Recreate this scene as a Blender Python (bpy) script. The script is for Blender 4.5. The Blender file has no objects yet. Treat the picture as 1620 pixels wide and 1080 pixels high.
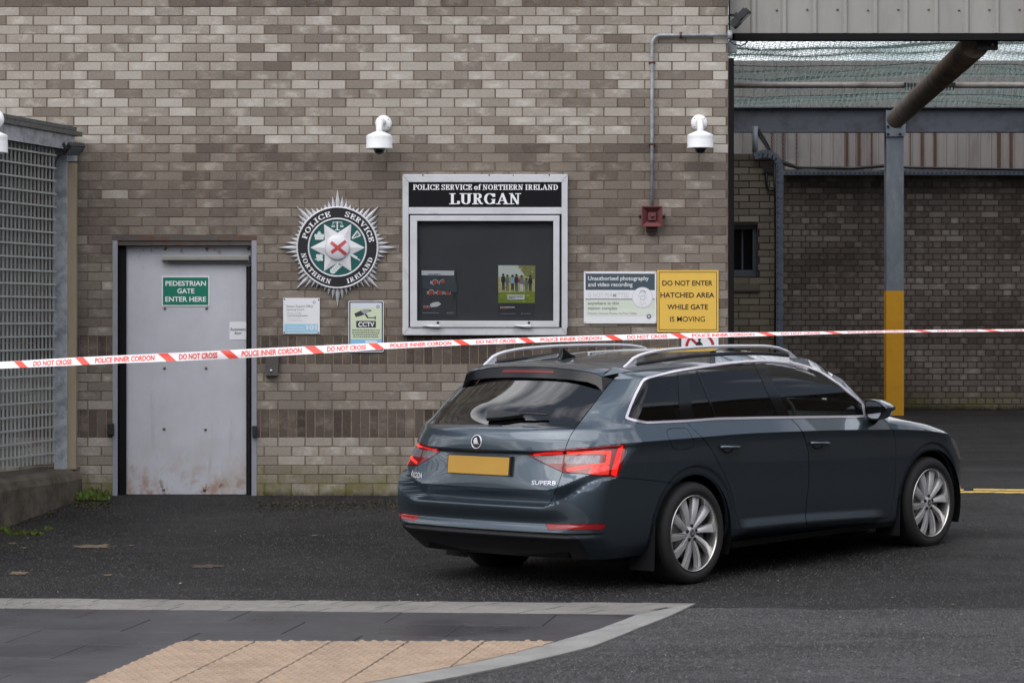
import bpy, bmesh, math, random
import numpy as np
from mathutils import Vector, Matrix
random.seed(7); np.random.seed(7)
SC = bpy.context.scene
COL = SC.collection
# ------------------------------------------------------------------ camera, sky, sun, exposure
FPX, PCX, HOR, CAMZ = 4260.0, 810.0, 505.0, 1.717      # focal length and horizon in photo pixels (1620 wide)
cd = bpy.data.cameras.new('camera'); cam = bpy.data.objects.new('camera', cd); COL.objects.link(cam)
cam.location = (0, 0, CAMZ); cam.rotation_euler = (math.radians(90), 0, 0)
cd.sensor_width = 36.0; cd.lens = 36.0 * FPX / 1620.0
cd.shift_y = -(540.0 - HOR) / 1620.0
cd.clip_start = 0.1; cd.clip_end = 900.0
cd.dof.use_dof = True; cd.dof.focus_distance = 20.0; cd.dof.aperture_fstop = 7.1
SC.camera = cam
SC.view_settings.view_transform = 'Standard'; SC.view_settings.look = 'None'
SC.view_settings.exposure = 0.42; SC.view_settings.gamma = 1.0; SC.view_settings.use_curve_mapping = False
SUN_EL, SUN_AZ = math.radians(52), math.radians(212)     # azimuth clockwise from +Y
w = bpy.data.worlds.new('World'); SC.world = w; w.use_nodes = True
nt = w.node_tree; nt.nodes.clear()
out = nt.nodes.new('ShaderNodeOutputWorld'); bg = nt.nodes.new('ShaderNodeBackground'); bg.inputs[1].default_value = 0.15
sky = nt.nodes.new('ShaderNodeTexSky'); sky.sky_type = 'NISHITA'; sky.sun_disc = False
sky.sun_elevation = SUN_EL; sky.sun_rotation = SUN_AZ; sky.air_density = 1.0; sky.dust_density = 2.0
hs = nt.nodes.new('ShaderNodeHueSaturation'); hs.inputs['Saturation'].default_value = 0.6; hs.inputs['Value'].default_value = 0.85
tc = nt.nodes.new('ShaderNodeTexCoord'); mp = nt.nodes.new('ShaderNodeMapping'); mp.inputs['Scale'].default_value = (1.0, 1.0, 2.2)
mp.inputs['Location'].default_value = (1.3, 0.4, 0.2)
nz = nt.nodes.new('ShaderNodeTexNoise'); nz.inputs['Scale'].default_value = 2.1; nz.inputs['Detail'].default_value = 7; nz.inputs['Roughness'].default_value = 0.55
cr = nt.nodes.new('ShaderNodeValToRGB'); cr.color_ramp.elements[0].position = 0.42; cr.color_ramp.elements[1].position = 0.58
nz2 = nt.nodes.new('ShaderNodeTexNoise'); nz2.inputs['Scale'].default_value = 5.0; nz2.inputs['Detail'].default_value = 5
cr2 = nt.nodes.new('ShaderNodeValToRGB'); cr2.color_ramp.elements[0].position = 0.3; cr2.color_ramp.elements[1].position = 0.72
cr2.color_ramp.elements[0].color = (3.4, 3.5, 3.9, 1); cr2.color_ramp.elements[1].color = (15.5, 15.4, 15.8, 1)
mx = nt.nodes.new('ShaderNodeMix'); mx.data_type = 'RGBA'
L = nt.links.new
L(sky.outputs[0], hs.inputs['Color']); L(tc.outputs['Generated'], mp.inputs[0]); L(mp.outputs[0], nz.inputs[0]); L(mp.outputs[0], nz2.inputs[0])
L(nz.outputs[0], cr.inputs[0]); L(nz2.outputs[0], cr2.inputs[0])
L(cr.outputs[0], mx.inputs[0]); L(hs.outputs[0], mx.inputs[6]); L(cr2.outputs[0], mx.inputs[7]); L(mx.outputs[2], bg.inputs[0]); L(bg.outputs[0], out.inputs[0])
sd = bpy.data.lights.new('sun', 'SUN'); sd.energy = 1.2; sd.angle = math.radians(65); sd.color = (1.0, 0.97, 0.93)
sun = bpy.data.objects.new('sun', sd); COL.objects.link(sun)
sdir = Vector((math.sin(SUN_AZ) * math.cos(SUN_EL), math.cos(SUN_AZ) * math.cos(SUN_EL), math.sin(SUN_EL)))
sun.rotation_euler = (-sdir).to_track_quat('-Z', 'Y').to_euler(); sun.location = sdir * 40

# ------------------------------------------------------------------ materials
def lin(c):
    c /= 255.0
    return c / 12.92 if c <= 0.04045 else ((c + 0.055) / 1.055) ** 2.4
def rgb(r, g, b, k=1.0): return (lin(r) * k, lin(g) * k, lin(b) * k)
_mats = {}
def mk(name, base, rough=0.6, metal=0.0, spec=0.5, var=0.0, vscale=6.0, bump=0.0, bscale=60.0, coat=0.0, second=None, s_amt=(0.5, 0.62), s_scale=3.0,
       rvar=0.0, emit=None, estr=0.0, stretch=(1, 1, 1)):
    """Principled material with object-space noise: colour variation, optional second colour in patches, bump."""
    if name in _mats: return _mats[name]
    m = bpy.data.materials.new(name); m.use_nodes = True; n = m.node_tree; b = n.nodes['Principled BSDF']; LK = n.links.new
    b.inputs['Roughness'].default_value = rough; b.inputs['Metallic'].default_value = metal
    b.inputs['Specular IOR Level'].default_value = spec; b.inputs['Coat Weight'].default_value = coat; b.inputs['Coat Roughness'].default_value = 0.03
    col = (*base, 1); b.inputs['Base Color'].default_value = col
    need = var or second or bump or rvar
    if need:
        t = n.nodes.new('ShaderNodeTexCoord'); mpn = n.nodes.new('ShaderNodeMapping'); mpn.inputs['Scale'].default_value = stretch
        LK(t.outputs['Object'], mpn.inputs[0])
    cur = None
    if var:
        a = n.nodes.new('ShaderNodeTexNoise'); a.inputs['Scale'].default_value = vscale; a.inputs['Detail'].default_value = 8; a.inputs['Roughness'].default_value = 0.65
        LK(mpn.outputs[0], a.inputs[0])
        r = n.nodes.new('ShaderNodeValToRGB'); r.color_ramp.elements[0].position = 0.25; r.color_ramp.elements[1].position = 0.75
        r.color_ramp.elements[0].color = (*[x * (1 - var) for x in base], 1); r.color_ramp.elements[1].color = (*[min(1, x * (1 + var)) for x in base], 1)
        LK(a.outputs[0], r.inputs[0]); cur = r.outputs[0]
    if second:
        a2 = n.nodes.new('ShaderNodeTexNoise'); a2.inputs['Scale'].default_value = s_scale; a2.inputs['Detail'].default_value = 9; a2.inputs['Roughness'].default_value = 0.7
        LK(mpn.outputs[0], a2.inputs[0])
        r2 = n.nodes.new('ShaderNodeValToRGB'); r2.color_ramp.elements[0].position = s_amt[0]; r2.color_ramp.elements[1].position = s_amt[1]
        LK(a2.outputs[0], r2.inputs[0])
        mm = n.nodes.new('ShaderNodeMix'); mm.data_type = 'RGBA'; LK(r2.outputs[0], mm.inputs[0])
        if cur: LK(cur, mm.inputs[6])
        else: mm.inputs[6].default_value = col
        mm.inputs[7].default_value = (*second, 1); cur = mm.outputs[2]
    if cur: LK(cur, b.inputs['Base Color'])
    if rvar:
        a3 = n.nodes.new('ShaderNodeTexNoise'); a3.inputs['Scale'].default_value = vscale * 0.6; a3.inputs['Detail'].default_value = 5; LK(mpn.outputs[0], a3.inputs[0])
        q = n.nodes.new('ShaderNodeMapRange'); q.inputs[1].default_value = 0.3; q.inputs[2].default_value = 0.7; q.inputs[3].default_value = max(0.02, rough - rvar); q.inputs[4].default_value = min(1, rough + rvar)
        LK(a3.outputs[0], q.inputs[0]); LK(q.outputs[0], b.inputs['Roughness'])
    if bump:
        bn = n.nodes.new('ShaderNodeTexNoise'); bn.inputs['Scale'].default_value = bscale; bn.inputs['Detail'].default_value = 4; LK(mpn.outputs[0], bn.inputs[0])
        bb = n.nodes.new('ShaderNodeBump'); bb.inputs['Strength'].default_value = bump; bb.inputs['Distance'].default_value = 0.01
        LK(bn.outputs[0], bb.inputs['Height']); LK(bb.outputs[0], b.inputs['Normal'])
    if emit:
        b.inputs['Emission Color'].default_value = (*emit, 1); b.inputs['Emission Strength'].default_value = estr
    _mats[name] = m
    return m
def glass(name, tint, ior=1.5, rough=0.02):
    if name in _mats: return _mats[name]
    m = bpy.data.materials.new(name); m.use_nodes = True; n = m.node_tree; n.nodes.clear()
    o = n.nodes.new('ShaderNodeOutputMaterial'); tr = n.nodes.new('ShaderNodeBsdfTransparent'); tr.inputs[0].default_value = (*tint, 1)
    g = n.nodes.new('ShaderNodeBsdfGlossy'); g.inputs['Roughness'].default_value = rough; g.inputs[0].default_value = (1, 1, 1, 1)
    fr = n.nodes.new('ShaderNodeFresnel'); fr.inputs[0].default_value = ior
    ms = n.nodes.new('ShaderNodeMixShader'); n.links.new(fr.outputs[0], ms.inputs[0]); n.links.new(tr.outputs[0], ms.inputs[1]); n.links.new(g.outputs[0], ms.inputs[2]); n.links.new(ms.outputs[0], o.inputs[0])
    _mats[name] = m
    return m

# ------------------------------------------------------------------ mesh builder
def tag(o, label=None, cat=None, group=None, kind=None):
    if label: o['label'] = label
    if cat: o['category'] = cat
    if group: o['group'] = group
    if kind: o['kind'] = kind
    return o
def empty(name, loc, label=None, cat=None, group=None):
    o = bpy.data.objects.new(name, None); COL.objects.link(o); o.location = loc; o.empty_display_size = 0.1
    return tag(o, label, cat, group)
class MB:
    def __init__(s): s.V = []; s.F = []; s.M = []; s.S = []
    def add(s, vs, fs, m=0, smooth=False):
        b = len(s.V); s.V.extend([tuple(map(float, v)) for v in vs])
        for f in fs: s.F.append([b + i for i in f]); s.M.append(m); s.S.append(smooth)
    def box(s, a, b, m=0):
        x0, y0, z0 = [min(a[i], b[i]) for i in range(3)]; x1, y1, z1 = [max(a[i], b[i]) for i in range(3)]
        s.add([(x0,y0,z0),(x1,y0,z0),(x1,y1,z0),(x0,y1,z0),(x0,y0,z1),(x1,y0,z1),(x1,y1,z1),(x0,y1,z1)],
              [(0,3,2,1),(4,5,6,7),(0,1,5,4),(1,2,6,5),(2,3,7,6),(3,0,4,7)], m)
    def beam(s, p, q, wx, wz, m=0, up=(0,0,1)):
        p, q = Vector(p), Vector(q); d = (q - p).normalized(); u = Vector(up)
        if abs(d.dot(u)) > 0.97: u = Vector((0,1,0))
        r = d.cross(u).normalized(); u = r.cross(d).normalized()
        vs = [c + r * sx * wx / 2 + u * sz * wz / 2 for c in (p, q) for sx, sz in ((-1,-1),(1,-1),(1,1),(-1,1))]
        s.add(vs, [(0,1,2,3),(7,6,5,4),(0,4,5,1),(1,5,6,2),(2,6,7,3),(3,7,4,0)], m)
    def tube(s, pts, r, m=0, n=12, cap=True, ry=None):
        pts = [Vector(p) for p in pts]; rings = []; k = len(pts)
        rs = r if isinstance(r, (list, tuple)) else [r] * k
        pu = None; b0 = len(s.V)
        for i, p in enumerate(pts):
            d = (pts[min(i+1, k-1)] - pts[max(i-1, 0)]).normalized()
            if pu is None: pu = Vector((0,0,1)) if abs(d.z) < 0.9 else Vector((0,1,0))
            a = d.cross(pu).normalized(); u = a.cross(d).normalized(); pu = u
            s.V.extend([tuple(p + a * math.cos(t) * rs[i] + u * math.sin(t) * (rs[i] if ry is None else ry)) for t in [2*math.pi*j/n for j in range(n)]])
        for i in range(k-1):
            for j in range(n):
                s.F.append([b0+i*n+j, b0+i*n+(j+1)%n, b0+(i+1)*n+(j+1)%n, b0+(i+1)*n+j]); s.M.append(m); s.S.append(True)
        if cap:
            s.F.append([b0+j for j in range(n)][::-1]); s.M.append(m); s.S.append(False)
            s.F.append([b0+(k-1)*n+j for j in range(n)]); s.M.append(m); s.S.append(False)
    def lathe(s, prof, c, axis='z', m=0, n=32, smooth=True):
        b0 = len(s.V); k = len(prof); c = Vector(c)
        for r, h in prof:
            for j in range(n):
                t = 2*math.pi*j/n; x, y = r*math.cos(t), r*math.sin(t)
                v = {'z': (x, y, h), 'y': (x, h, y), 'x': (h, x, y)}[axis]
                s.V.append(tuple(c + Vector(v)))
        for i in range(k-1):
            for j in range(n):
                f = [b0+i*n+j, b0+i*n+(j+1)%n, b0+(i+1)*n+(j+1)%n, b0+(i+1)*n+j]
                s.F.append(f if axis != 'y' else f[::-1]); s.M.append(m); s.S.append(smooth)
    def prism(s, poly, fn, d0, d1, m=0, mside=None, back=True):
        """2-D polygon -> prism; fn(u, v, d) gives the 3-D point."""
        n = len(poly); a = [fn(u, v, d0) for u, v in poly]; b = [fn(u, v, d1) for u, v in poly]
        s.add(a + b, [list(range(n, 2*n))], m)
        if back: s.add(a, [list(range(n))[::-1]], m)
        s.add(a + b, [(i, (i+1) % n, n+(i+1) % n, n+i) for i in range(n)], m if mside is None else mside)
    def build(s, name, mats, parent=None, loc=None, bevel=0.0, fixn=True):
        if not isinstance(mats, (list, tuple)): mats = [mats]
        if parent is not None and parent.type == 'EMPTY' and loc is None: o0 = Vector(parent.location)
        elif parent is not None and loc is None: o0 = Vector(parent.get('_w', (0, 0, 0)))
        elif loc is not None: o0 = Vector(loc)
        else: o0 = None
        A = np.array(s.V, float)
        if o0 is None:
            lo, hi = A.min(0), A.max(0); o0 = Vector(((lo[0]+hi[0])/2, (lo[1]+hi[1])/2, lo[2]))
        me = bpy.data.meshes.new(name); me.from_pydata((A - np.array(o0)).tolist(), [], s.F)
        for mm in mats: me.materials.append(mm)
        me.polygons.foreach_set('material_index', s.M); me.polygons.foreach_set('use_smooth', s.S)
        if bevel or fixn:
            bm = bmesh.new(); bm.from_mesh(me)
            if bevel:
                bmesh.ops.remove_doubles(bm, verts=bm.verts, dist=1e-6)
                es = [e for e in bm.edges if len(e.link_faces) == 2 and e.calc_face_angle(0) > 0.5]
                bmesh.ops.bevel(bm, geom=es, offset=bevel, segments=2, affect='EDGES', profile=0.6, clamp_overlap=True)
            if fixn: bmesh.ops.recalc_face_normals(bm, faces=bm.faces)
            bm.to_mesh(me); bm.free()
        o = bpy.data.objects.new(name, me); COL.objects.link(o)
        if parent is not None:
            o.parent = parent
            pw = Vector(parent.location) if parent.type == 'EMPTY' else Vector(parent.get('_w', (0, 0, 0)))
            o.location = o0 - pw
        else: o.location = o0
        o['_w'] = tuple(o0)
        return o
    def attr(s): pass

# ------------------------------------------------------------------ photo pixel -> world on a frontal plane
YW = FPX / 190.52                                   # the station's front wall
def pt(px, py, Y): return ((px - PCX) * Y / FPX, Y, CAMZ - (py - HOR) * Y / FPX)
def wpt(px, py, off=0.0): return pt(px, py, YW - off)
def wfn(px, py, d): return wpt(px, py, d)
def fnY(Y): return lambda px, py, d: pt(px, py, Y - d)
def gz(Y):                                          # ground height along the view
    return float(np.interp(Y, [-200, 17.3, 18.6, 20.5, YW, 29.4, 34.0, 60.0], [0, 0, .028, .112, .258, .448, .573, 1.27]))
def gpt(px, py, dz=0.0):                            # photo pixel -> ground
    Y = 15.0
    for _ in range(60): Y = (CAMZ - gz(Y)) * FPX / (py - HOR)
    return ((px - PCX) * Y / FPX, Y, gz(Y) + dz)
def rect(mb, x0, y0, x1, y1, o0, o1, m=0, fn=wfn):
    mb.prism([(x0, y0), (x1, y0), (x1, y1), (x0, y1)], fn, o0, o1, m)
def flat(mb, poly, off, m=0, fn=wfn):               # a printed patch
    mb.add([fn(u, v, off) for u, v in poly], [list(range(len(poly)))], m)
def disc(mb, cx, cy, r, off, m=0, n=40, fn=wfn, r2=None, a0=0, a1=360):
    if r2 is None: flat(mb, [(cx + r*math.cos(2*math.pi*i/n), cy + r*math.sin(2*math.pi*i/n)) for i in range(n)], off, m, fn)
    else: 
        A = [math.radians(a0 + (a1-a0)*i/n) for i in range(n+1)]
        vs = [fn(cx + q*math.cos(t), cy + q*math.sin(t), off) for t in A for q in (r, r2)]
        mb.add(vs, [(2*i, 2*i+1, 2*i+3, 2*i+2) for i in range(n)], m)
def rrect(x0, y0, x1, y1, r, n=5):
    p = []
    for cx, cy, a in ((x1-r, y1-r, 0), (x0+r, y1-r, 90), (x0+r, y0+r, 180), (x1-r, y0+r, 270)):
        p += [(cx + r*math.cos(math.radians(a + 90*i/n)), cy + r*math.sin(math.radians(a + 90*i/n))) for i in range(n+1)]
    return p
# ------------------------------------------------------------------ lettering
_tx = {}
def textmesh(s, bold=0.0, shear=0.0):
    k = (s, bold, shear)
    if k not in _tx:
        c = bpy.data.curves.new('t', 'FONT'); c.body = s; c.size = 1; c.offset = bold; c.resolution_u = 3; c.shear = shear
        c.align_x = 'LEFT'
        o = bpy.data.objects.new('t', c); COL.objects.link(o)
        dg = bpy.context.evaluated_depsgraph_get(); me = bpy.data.meshes.new_from_object(o.evaluated_get(dg))
        V = np.array([v.co[:2] for v in me.vertices]); F = [list(p.vertices) for p in me.polygons]
        bpy.data.objects.remove(o); bpy.data.meshes.remove(me); bpy.data.curves.remove(c)
        _tx[k] = (V, F)
    return _tx[k]
def _pen(path, s, t):
    """stroke a skeleton with a broad-nib pen: verticals s thick, horizontals t thick"""
    P = [Vector(p) for p in path]; n = len(P); Lf = []; Rt = []
    for i, p in enumerate(P):
        d = (P[min(i+1, n-1)] - P[max(i-1, 0)]).normalized(); w = (t + (s - t) * abs(d.y)**1.5) / 2; q = Vector((-d.y, d.x))
        Lf.append(p + q*w); Rt.append(p - q*w)
    V = [v for a, b in zip(Lf, Rt) for v in ((a.x, a.y), (b.x, b.y))]
    return V, [(2*i, 2*i+1, 2*i+3, 2*i+2) for i in range(n-1)]
def _arc(cx, cy, rx, ry, a0, a1, n=16): return [(cx + rx*math.cos(math.radians(a0+(a1-a0)*i/n)), cy + ry*math.sin(math.radians(a0+(a1-a0)*i/n))) for i in range(n+1)]
def serif(ch, S=0.2, T=0.075):
    """hand-drawn bold roman letters, cap height 1 -> (strokes, advance)"""
    h = S/2; b = T/2
    def st(x, y0=0, y1=1): return [[(x, y0), (x, y1)]]
    def sf(x, y, w=0.16): return [[(x-w-h, y), (x+w+h, y)]]
    t1 = 1-b
    G = {
     'I': (st(.25) + sf(.25, b) + sf(.25, t1), .5),
     'L': (st(.25) + sf(.25, b) + sf(.25, t1) + [[(.2, b), (.8, b)], [(.78, b), (.8, .3)]], .86),
     'T': (st(.42) + sf(.42, b) + [[(.04, t1), (.8, t1)], [(.06, t1), (.04, .7)], [(.78, t1), (.8, .7)]], .84),
     'E': (st(.25) + [[(.04, b), (.76, b)], [(.04, t1), (.74, t1)], [(.25, .52), (.56, .52)], [(.56, .38), (.56, .66)], [(.74, b), (.77, .3)], [(.72, t1), (.73, .72)]], .84),
     'H': (st(.25) + st(.77) + sf(.25, b) + sf(.25, t1) + sf(.77, b) + sf(.77, t1) + [[(.25, .52), (.77, .52)]], 1.02),
     'N': (sf(.2, b, .14) + [[(.0, t1), (.26, t1)], [(.2, 0), (.2, 1)]] + [[(.2, .98), (.78, .02)]] + [[(.8, 0), (.8, 1)]] + sf(.8, t1, .14), 1.02),
     'P': (st(.25) + sf(.25, b) + [[(.04, t1), (.45, t1)] + _arc(.47, .74, .24, 1-b-.74, 90, -90) + [(.25, .48)]], .82),
     'R': (st(.25) + sf(.25, b) + [[(.04, t1), (.45, t1)] + _arc(.47, .75, .22, 1-b-.75, 90, -90) + [(.25, .5)], [(.48, .5), (.62, .3), (.72, .1), (.92, b)]], .94),
     'D': (st(.25) + [[(.04, t1), (.4, t1)] + _arc(.4, .5, .46, .5-b, 90, -90, 24) + [(.04, b)]], .96),
     'O': ([_arc(.5, .5, .5-h, .5-b, 0, 360, 32)], 1.0),
     'C': ([_arc(.5, .5, .5-h, .5-b, 42, 318, 28), [(.86, .98), (.86, .68)], [(.86, .02), (.86, .26)]], .94),
     'G': ([_arc(.5, .5, .5-h, .5-b, 42, 330, 28), [(.86, .98), (.86, .68)], [(.84, .04), (.84, .44)], [(.62, .44), (1.0, .44)]], 1.04),
     'S': ([_arc(.4, .745, .255, .255-b, 30, 200, 16) + [(.24, .62), (.4, .52), (.56, .42)] + _arc(.4, .26, .27, .26-b, 10, -150, 16), [(.66, .98), (.66, .7)], [(.12, .02), (.12, .3)]], .78),
     'U': ([[(.22, t1), (.22, .35)] + _arc(.5, .33, .28, .33-b, 180, 360, 18) + [(.78, t1)]] + sf(.22, t1) + sf(.78, t1, .13), 1.0),
     'V': ([[(.15, t1), (.5, .02)], [(.5, .02), (.82, t1)]] + sf(.17, t1) + sf(.8, t1, .1), .96),
     'A': ([[(.14, b), (.5, .98)], [(.48, 1.0), (.84, b)], [(.28, .34), (.7, .34)]] + sf(.14, b, .1) + sf(.84, b), 1.0),
     'o': ([_arc(.32, .34, .32-h*.8, .34-b, 0, 360, 24)], .66),
     'f': ([[(.2, 0), (.2, .75)] + _arc(.4, .76, .2, .24-b, 180, 50, 8), [(.02, .66), (.42, .66)]] + sf(.2, b, .06), .42),
     ' ': ([], .36)}
    return G[ch]
def serifmesh(s, gap=0.08, S=0.2):
    """list of (V, F) per letter plus letter centres; caller stacks strokes a hair apart"""
    out = []; x = 0
    for ch in s:
        st, adv = serif(ch, S); parts = []
        for k, p in enumerate(st):
            thin = 0.75 if (ch in 'NAVM' and k >= 0) else 1
            V, F = _pen(p, S if not (ch == 'N' and len(p) == 2 and p[0][0] == p[1][0]) else S*0.5, 0.075)
            if ch == 'A' and k == 0 or ch == 'V' and k == 1: V, F = _pen(p, S*0.5, 0.075)
            parts.append((V, F))
        out.append((parts, x, adv)); x += adv + (gap if ch != ' ' else 0)
    return out, x - gap
def text(mb, s, x0, y0, x1, y1, off, m=0, bold=0.012, fn=wfn, shear=0.0):
    """letters fitted to the pixel box x0..x1, y0 (top) .. y1 (bottom)"""
    V, F = textmesh(s, bold, shear); lo, hi = V.min(0), V.max(0)
    vs = [fn(x0 + (x1-x0)*(u-lo[0])/(hi[0]-lo[0]), y1 - (y1-y0)*(v-lo[1])/(hi[1]-lo[1]), off) for u, v in V]
    mb.add(vs, F, m)
def stext(mb, s, x0, y0, x1, y1, off, m=0, fn=wfn, S=0.25):
    gl, W = serifmesh(s, S=S)
    for parts, gx, adv in gl:
        for k, (V, F) in enumerate(parts):
            mb.add([fn(x0 + (x1-x0)*(gx+u)/W, y1 - (y1-y0)*v, off + k*0.0002) for u, v in V], F, m)
# ================================================================== brickwork
def brick_material(name, ramp, mortar, moss=0.0, zmoss=(0.25, 0.55)):
    m = bpy.data.materials.new(name); m.use_nodes = True; n = m.node_tree; b = n.nodes['Principled BSDF']; LK = n.links.new
    b.inputs['Roughness'].default_value = 0.88; b.inputs['Specular IOR Level'].default_value = 0.25
    at = n.nodes.new('ShaderNodeAttribute'); at.attribute_name = 'brick'
    sp = n.nodes.new('ShaderNodeSeparateColor'); LK(at.outputs['Color'], sp.inputs[0])     # R tone, G seed, B along the brick; alpha = mortar flag
    tc = n.nodes.new('ShaderNodeTexCoord')
    def noise(sc, det=6, ro=0.6, st=(1, 1, 1)):
        mp = n.nodes.new('ShaderNodeMapping'); mp.inputs['Scale'].default_value = st; LK(tc.outputs['Object'], mp.inputs[0])
        q = n.nodes.new('ShaderNodeTexNoise'); q.inputs['Scale'].default_value = sc; q.inputs['Detail'].default_value = det; q.inputs['Roughness'].default_value = ro
        LK(mp.outputs[0], q.inputs[0]); return q.outputs[0]
    def mth(op, a, c=None):
        q = n.nodes.new('ShaderNodeMath'); q.operation = op
        for i, v in enumerate((a, c)):
            if v is None: continue
            if isinstance(v, (int, float)): q.inputs[i].default_value = v
            else: LK(v, q.inputs[i])
        return q.outputs[0]
    def rng(v, a, c, d=0.0, e=1.0):
        q = n.nodes.new('ShaderNodeMapRange'); q.inputs[1].default_value = a; q.inputs[2].default_value = c; q.inputs[3].default_value = d; q.inputs[4].default_value = e; q.interpolation_type = 'SMOOTHSTEP'
        LK(v, q.inputs[0]); return q.outputs[0]
    # pale smudge in the middle of the darker bricks, speckle everywhere
    mid = rng(mth('ABSOLUTE', mth('SUBTRACT', sp.outputs[2], 0.5)), 0.12, 0.46, 1, 0)
    sm = mth('MULTIPLY', mth('MULTIPLY', mid, rng(noise(7, 6, .7, (1, 1, 2)), 0.42, 0.66)), rng(sp.outputs[1], 0.35, 0.6, 0, 0.22))
    tone = mth('ADD', sp.outputs[0], sm)
    tone = mth('ADD', tone, mth('MULTIPLY', mth('SUBTRACT', noise(55, 7, .75), 0.5), 0.42))
    tone = mth('ADD', tone, mth('MULTIPLY', mth('SUBTRACT', noise(1.1, 4), 0.5), 0.20))
    cr = n.nodes.new('ShaderNodeValToRGB'); e = cr.color_ramp.elements
    e[0].position = 0.0; e[0].color = (*ramp[0], 1); e[1].position = 1.0; e[1].color = (*ramp[-1], 1)
    for i, c in enumerate(ramp[1:-1]):
        k = cr.color_ramp.elements.new((i+1) / (len(ramp)-1)); k.color = (*c, 1)
    LK(tone, cr.inputs[0])
    mo = n.nodes.new('ShaderNodeValToRGB'); mo.color_ramp.elements[0].position = .3; mo.color_ramp.elements[1].position = .7
    mo.color_ramp.elements[0].color = (*[c*0.6 for c in mortar], 1); mo.color_ramp.elements[1].color = (*[c*1.25 for c in mortar], 1); LK(noise(9, 8, .7), mo.inputs[0])
    mg = n.nodes.new('ShaderNodeMix'); mg.data_type = 'RGBA'; mg.blend_type = 'MULTIPLY'; mg.inputs[0].default_value = 1.0
    mv = n.nodes.new('ShaderNodeCombineColor'); mvv = mth('ADD', sp.outputs[0], 0.5)
    for q in range(3): LK(mvv, mv.inputs[q])
    LK(mo.outputs[0], mg.inputs[6]); LK(mv.outputs[0], mg.inputs[7])
    mx = n.nodes.new('ShaderNodeMix'); mx.data_type = 'RGBA'; LK(at.outputs['Alpha'], mx.inputs[0]); LK(mg.outputs[2], mx.inputs[6]); LK(cr.outputs[0], mx.inputs[7])
    cur = mx.outputs[2]
    def over(cur, fac, col):
        q = n.nodes.new('ShaderNodeMix'); q.data_type = 'RGBA'; LK(fac, q.inputs[0]); LK(cur, q.inputs[6]); q.inputs[7].default_value = (*col, 1); return q.outputs[2]
    # lime spots and runs
    cur = over(cur, mth('MULTIPLY', rng(noise(16, 8, .8, (1, 1, .55)), 0.72, 0.79), 0.5), rgb(186, 182, 174))
    cur = over(cur, mth('MULTIPLY', rng(noise(2.3, 8, .75, (1, 1, .4)), 0.60, 0.78), 0.45), ramp[0])
    if moss:
        sx = n.nodes.new('ShaderNodeSeparateXYZ'); LK(tc.outputs['Object'], sx.inputs[0])
        band = rng(sx.outputs[2], zmoss[0], zmoss[1], 1, 0)
        cur = over(cur, mth('MULTIPLY', mth('MULTIPLY', band, rng(noise(6, 8, .75), 0.36, 0.62)), moss), rgb(104, 100, 44))
        cur = over(cur, mth('MULTIPLY', rng(sx.outputs[2], zmoss[0], zmoss[0] + .09, 1, 0), rng(noise(9, 8, .75), 0.3, 0.55)), rgb(44, 42, 26))
    LK(cur, b.inputs['Base Color'])
    bp = n.nodes.new('ShaderNodeBump'); bp.inputs['Strength'].default_value = 0.55; bp.inputs['Distance'].default_value = 0.006
    LK(noise(90, 6, .7), bp.inputs['Height']); LK(bp.outputs[0], b.inputs['Normal'])
    return m
class Bricks:
    """a face of laid bricks, each with its own chamfered face, over a recessed mortar bed"""
    def __init__(s): s.V = []; s.F = []; s.C = []
    def quad(s, vs, cols):
        b = len(s.V); s.V += vs; s.F.append(list(range(b, b+len(vs)))); s.C += cols
    def brick(s, x0, x1, z0, z1, Y, tone, seed, vert=False, ch=0.0028, rec=0.0045):
        j = lambda a: random.uniform(-a, a)
        x0 += j(.0015); x1 += j(.0015); z0 += j(.0012); z1 += j(.0012); dy = j(.0015)
        o = [(x0, Y+rec, z0), (x1, Y+rec, z0), (x1, Y+rec, z1), (x0, Y+rec, z1)]
        i = [(x0+ch, Y+dy, z0+ch), (x1-ch, Y+dy+j(.001), z0+ch), (x1-ch, Y+dy, z1-ch), (x0+ch, Y+dy+j(.001), z1-ch)]
        def col(p):
            u = (p[2]-z0)/(z1-z0) if vert else (p[0]-x0)/(x1-x0)
            return (tone, seed, min(1, max(0, u)), 1.0)
        s.quad(i, [col(p) for p in i])
        for k in range(4):
            q = [o[k], o[(k+1) % 4], i[(k+1) % 4], i[k]]; s.quad(q, [col(p) for p in q])
    def mortar(s, x0, x1, z0, z1, Y, k=.5):
        q = [(x0, Y, z0), (x1, Y, z0), (x1, Y, z1), (x0, Y, z1)]; s.quad(q, [(k, 0.5, 0.5, 0.0)]*4)
    def build(s, name, mats, parent, mb=None):
        o0 = Vector(parent.location)
        V = list(s.V); F = list(s.F); M = [0]*len(F); C = list(s.C)
        if mb:
            b = len(V); V += mb.V; F += [[i+b for i in f] for f in mb.F]; M += [i+1 for i in mb.M]; C += [(.4, .5, .5, 1.0)]*len(mb.V)
        me = bpy.data.meshes.new(name); me.from_pydata((np.array(V) - np.array(o0)).tolist(), [], F)
        for q in mats: me.materials.append(q)
        me.polygons.foreach_set('material_index', M)
        a = me.color_attributes.new('brick', 'FLOAT_COLOR', 'POINT'); a.data.foreach_set('color', np.array(C, np.float32).ravel())
        o = bpy.data.objects.new(name, me); COL.objects.link(o); o.parent = parent
        return o
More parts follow.
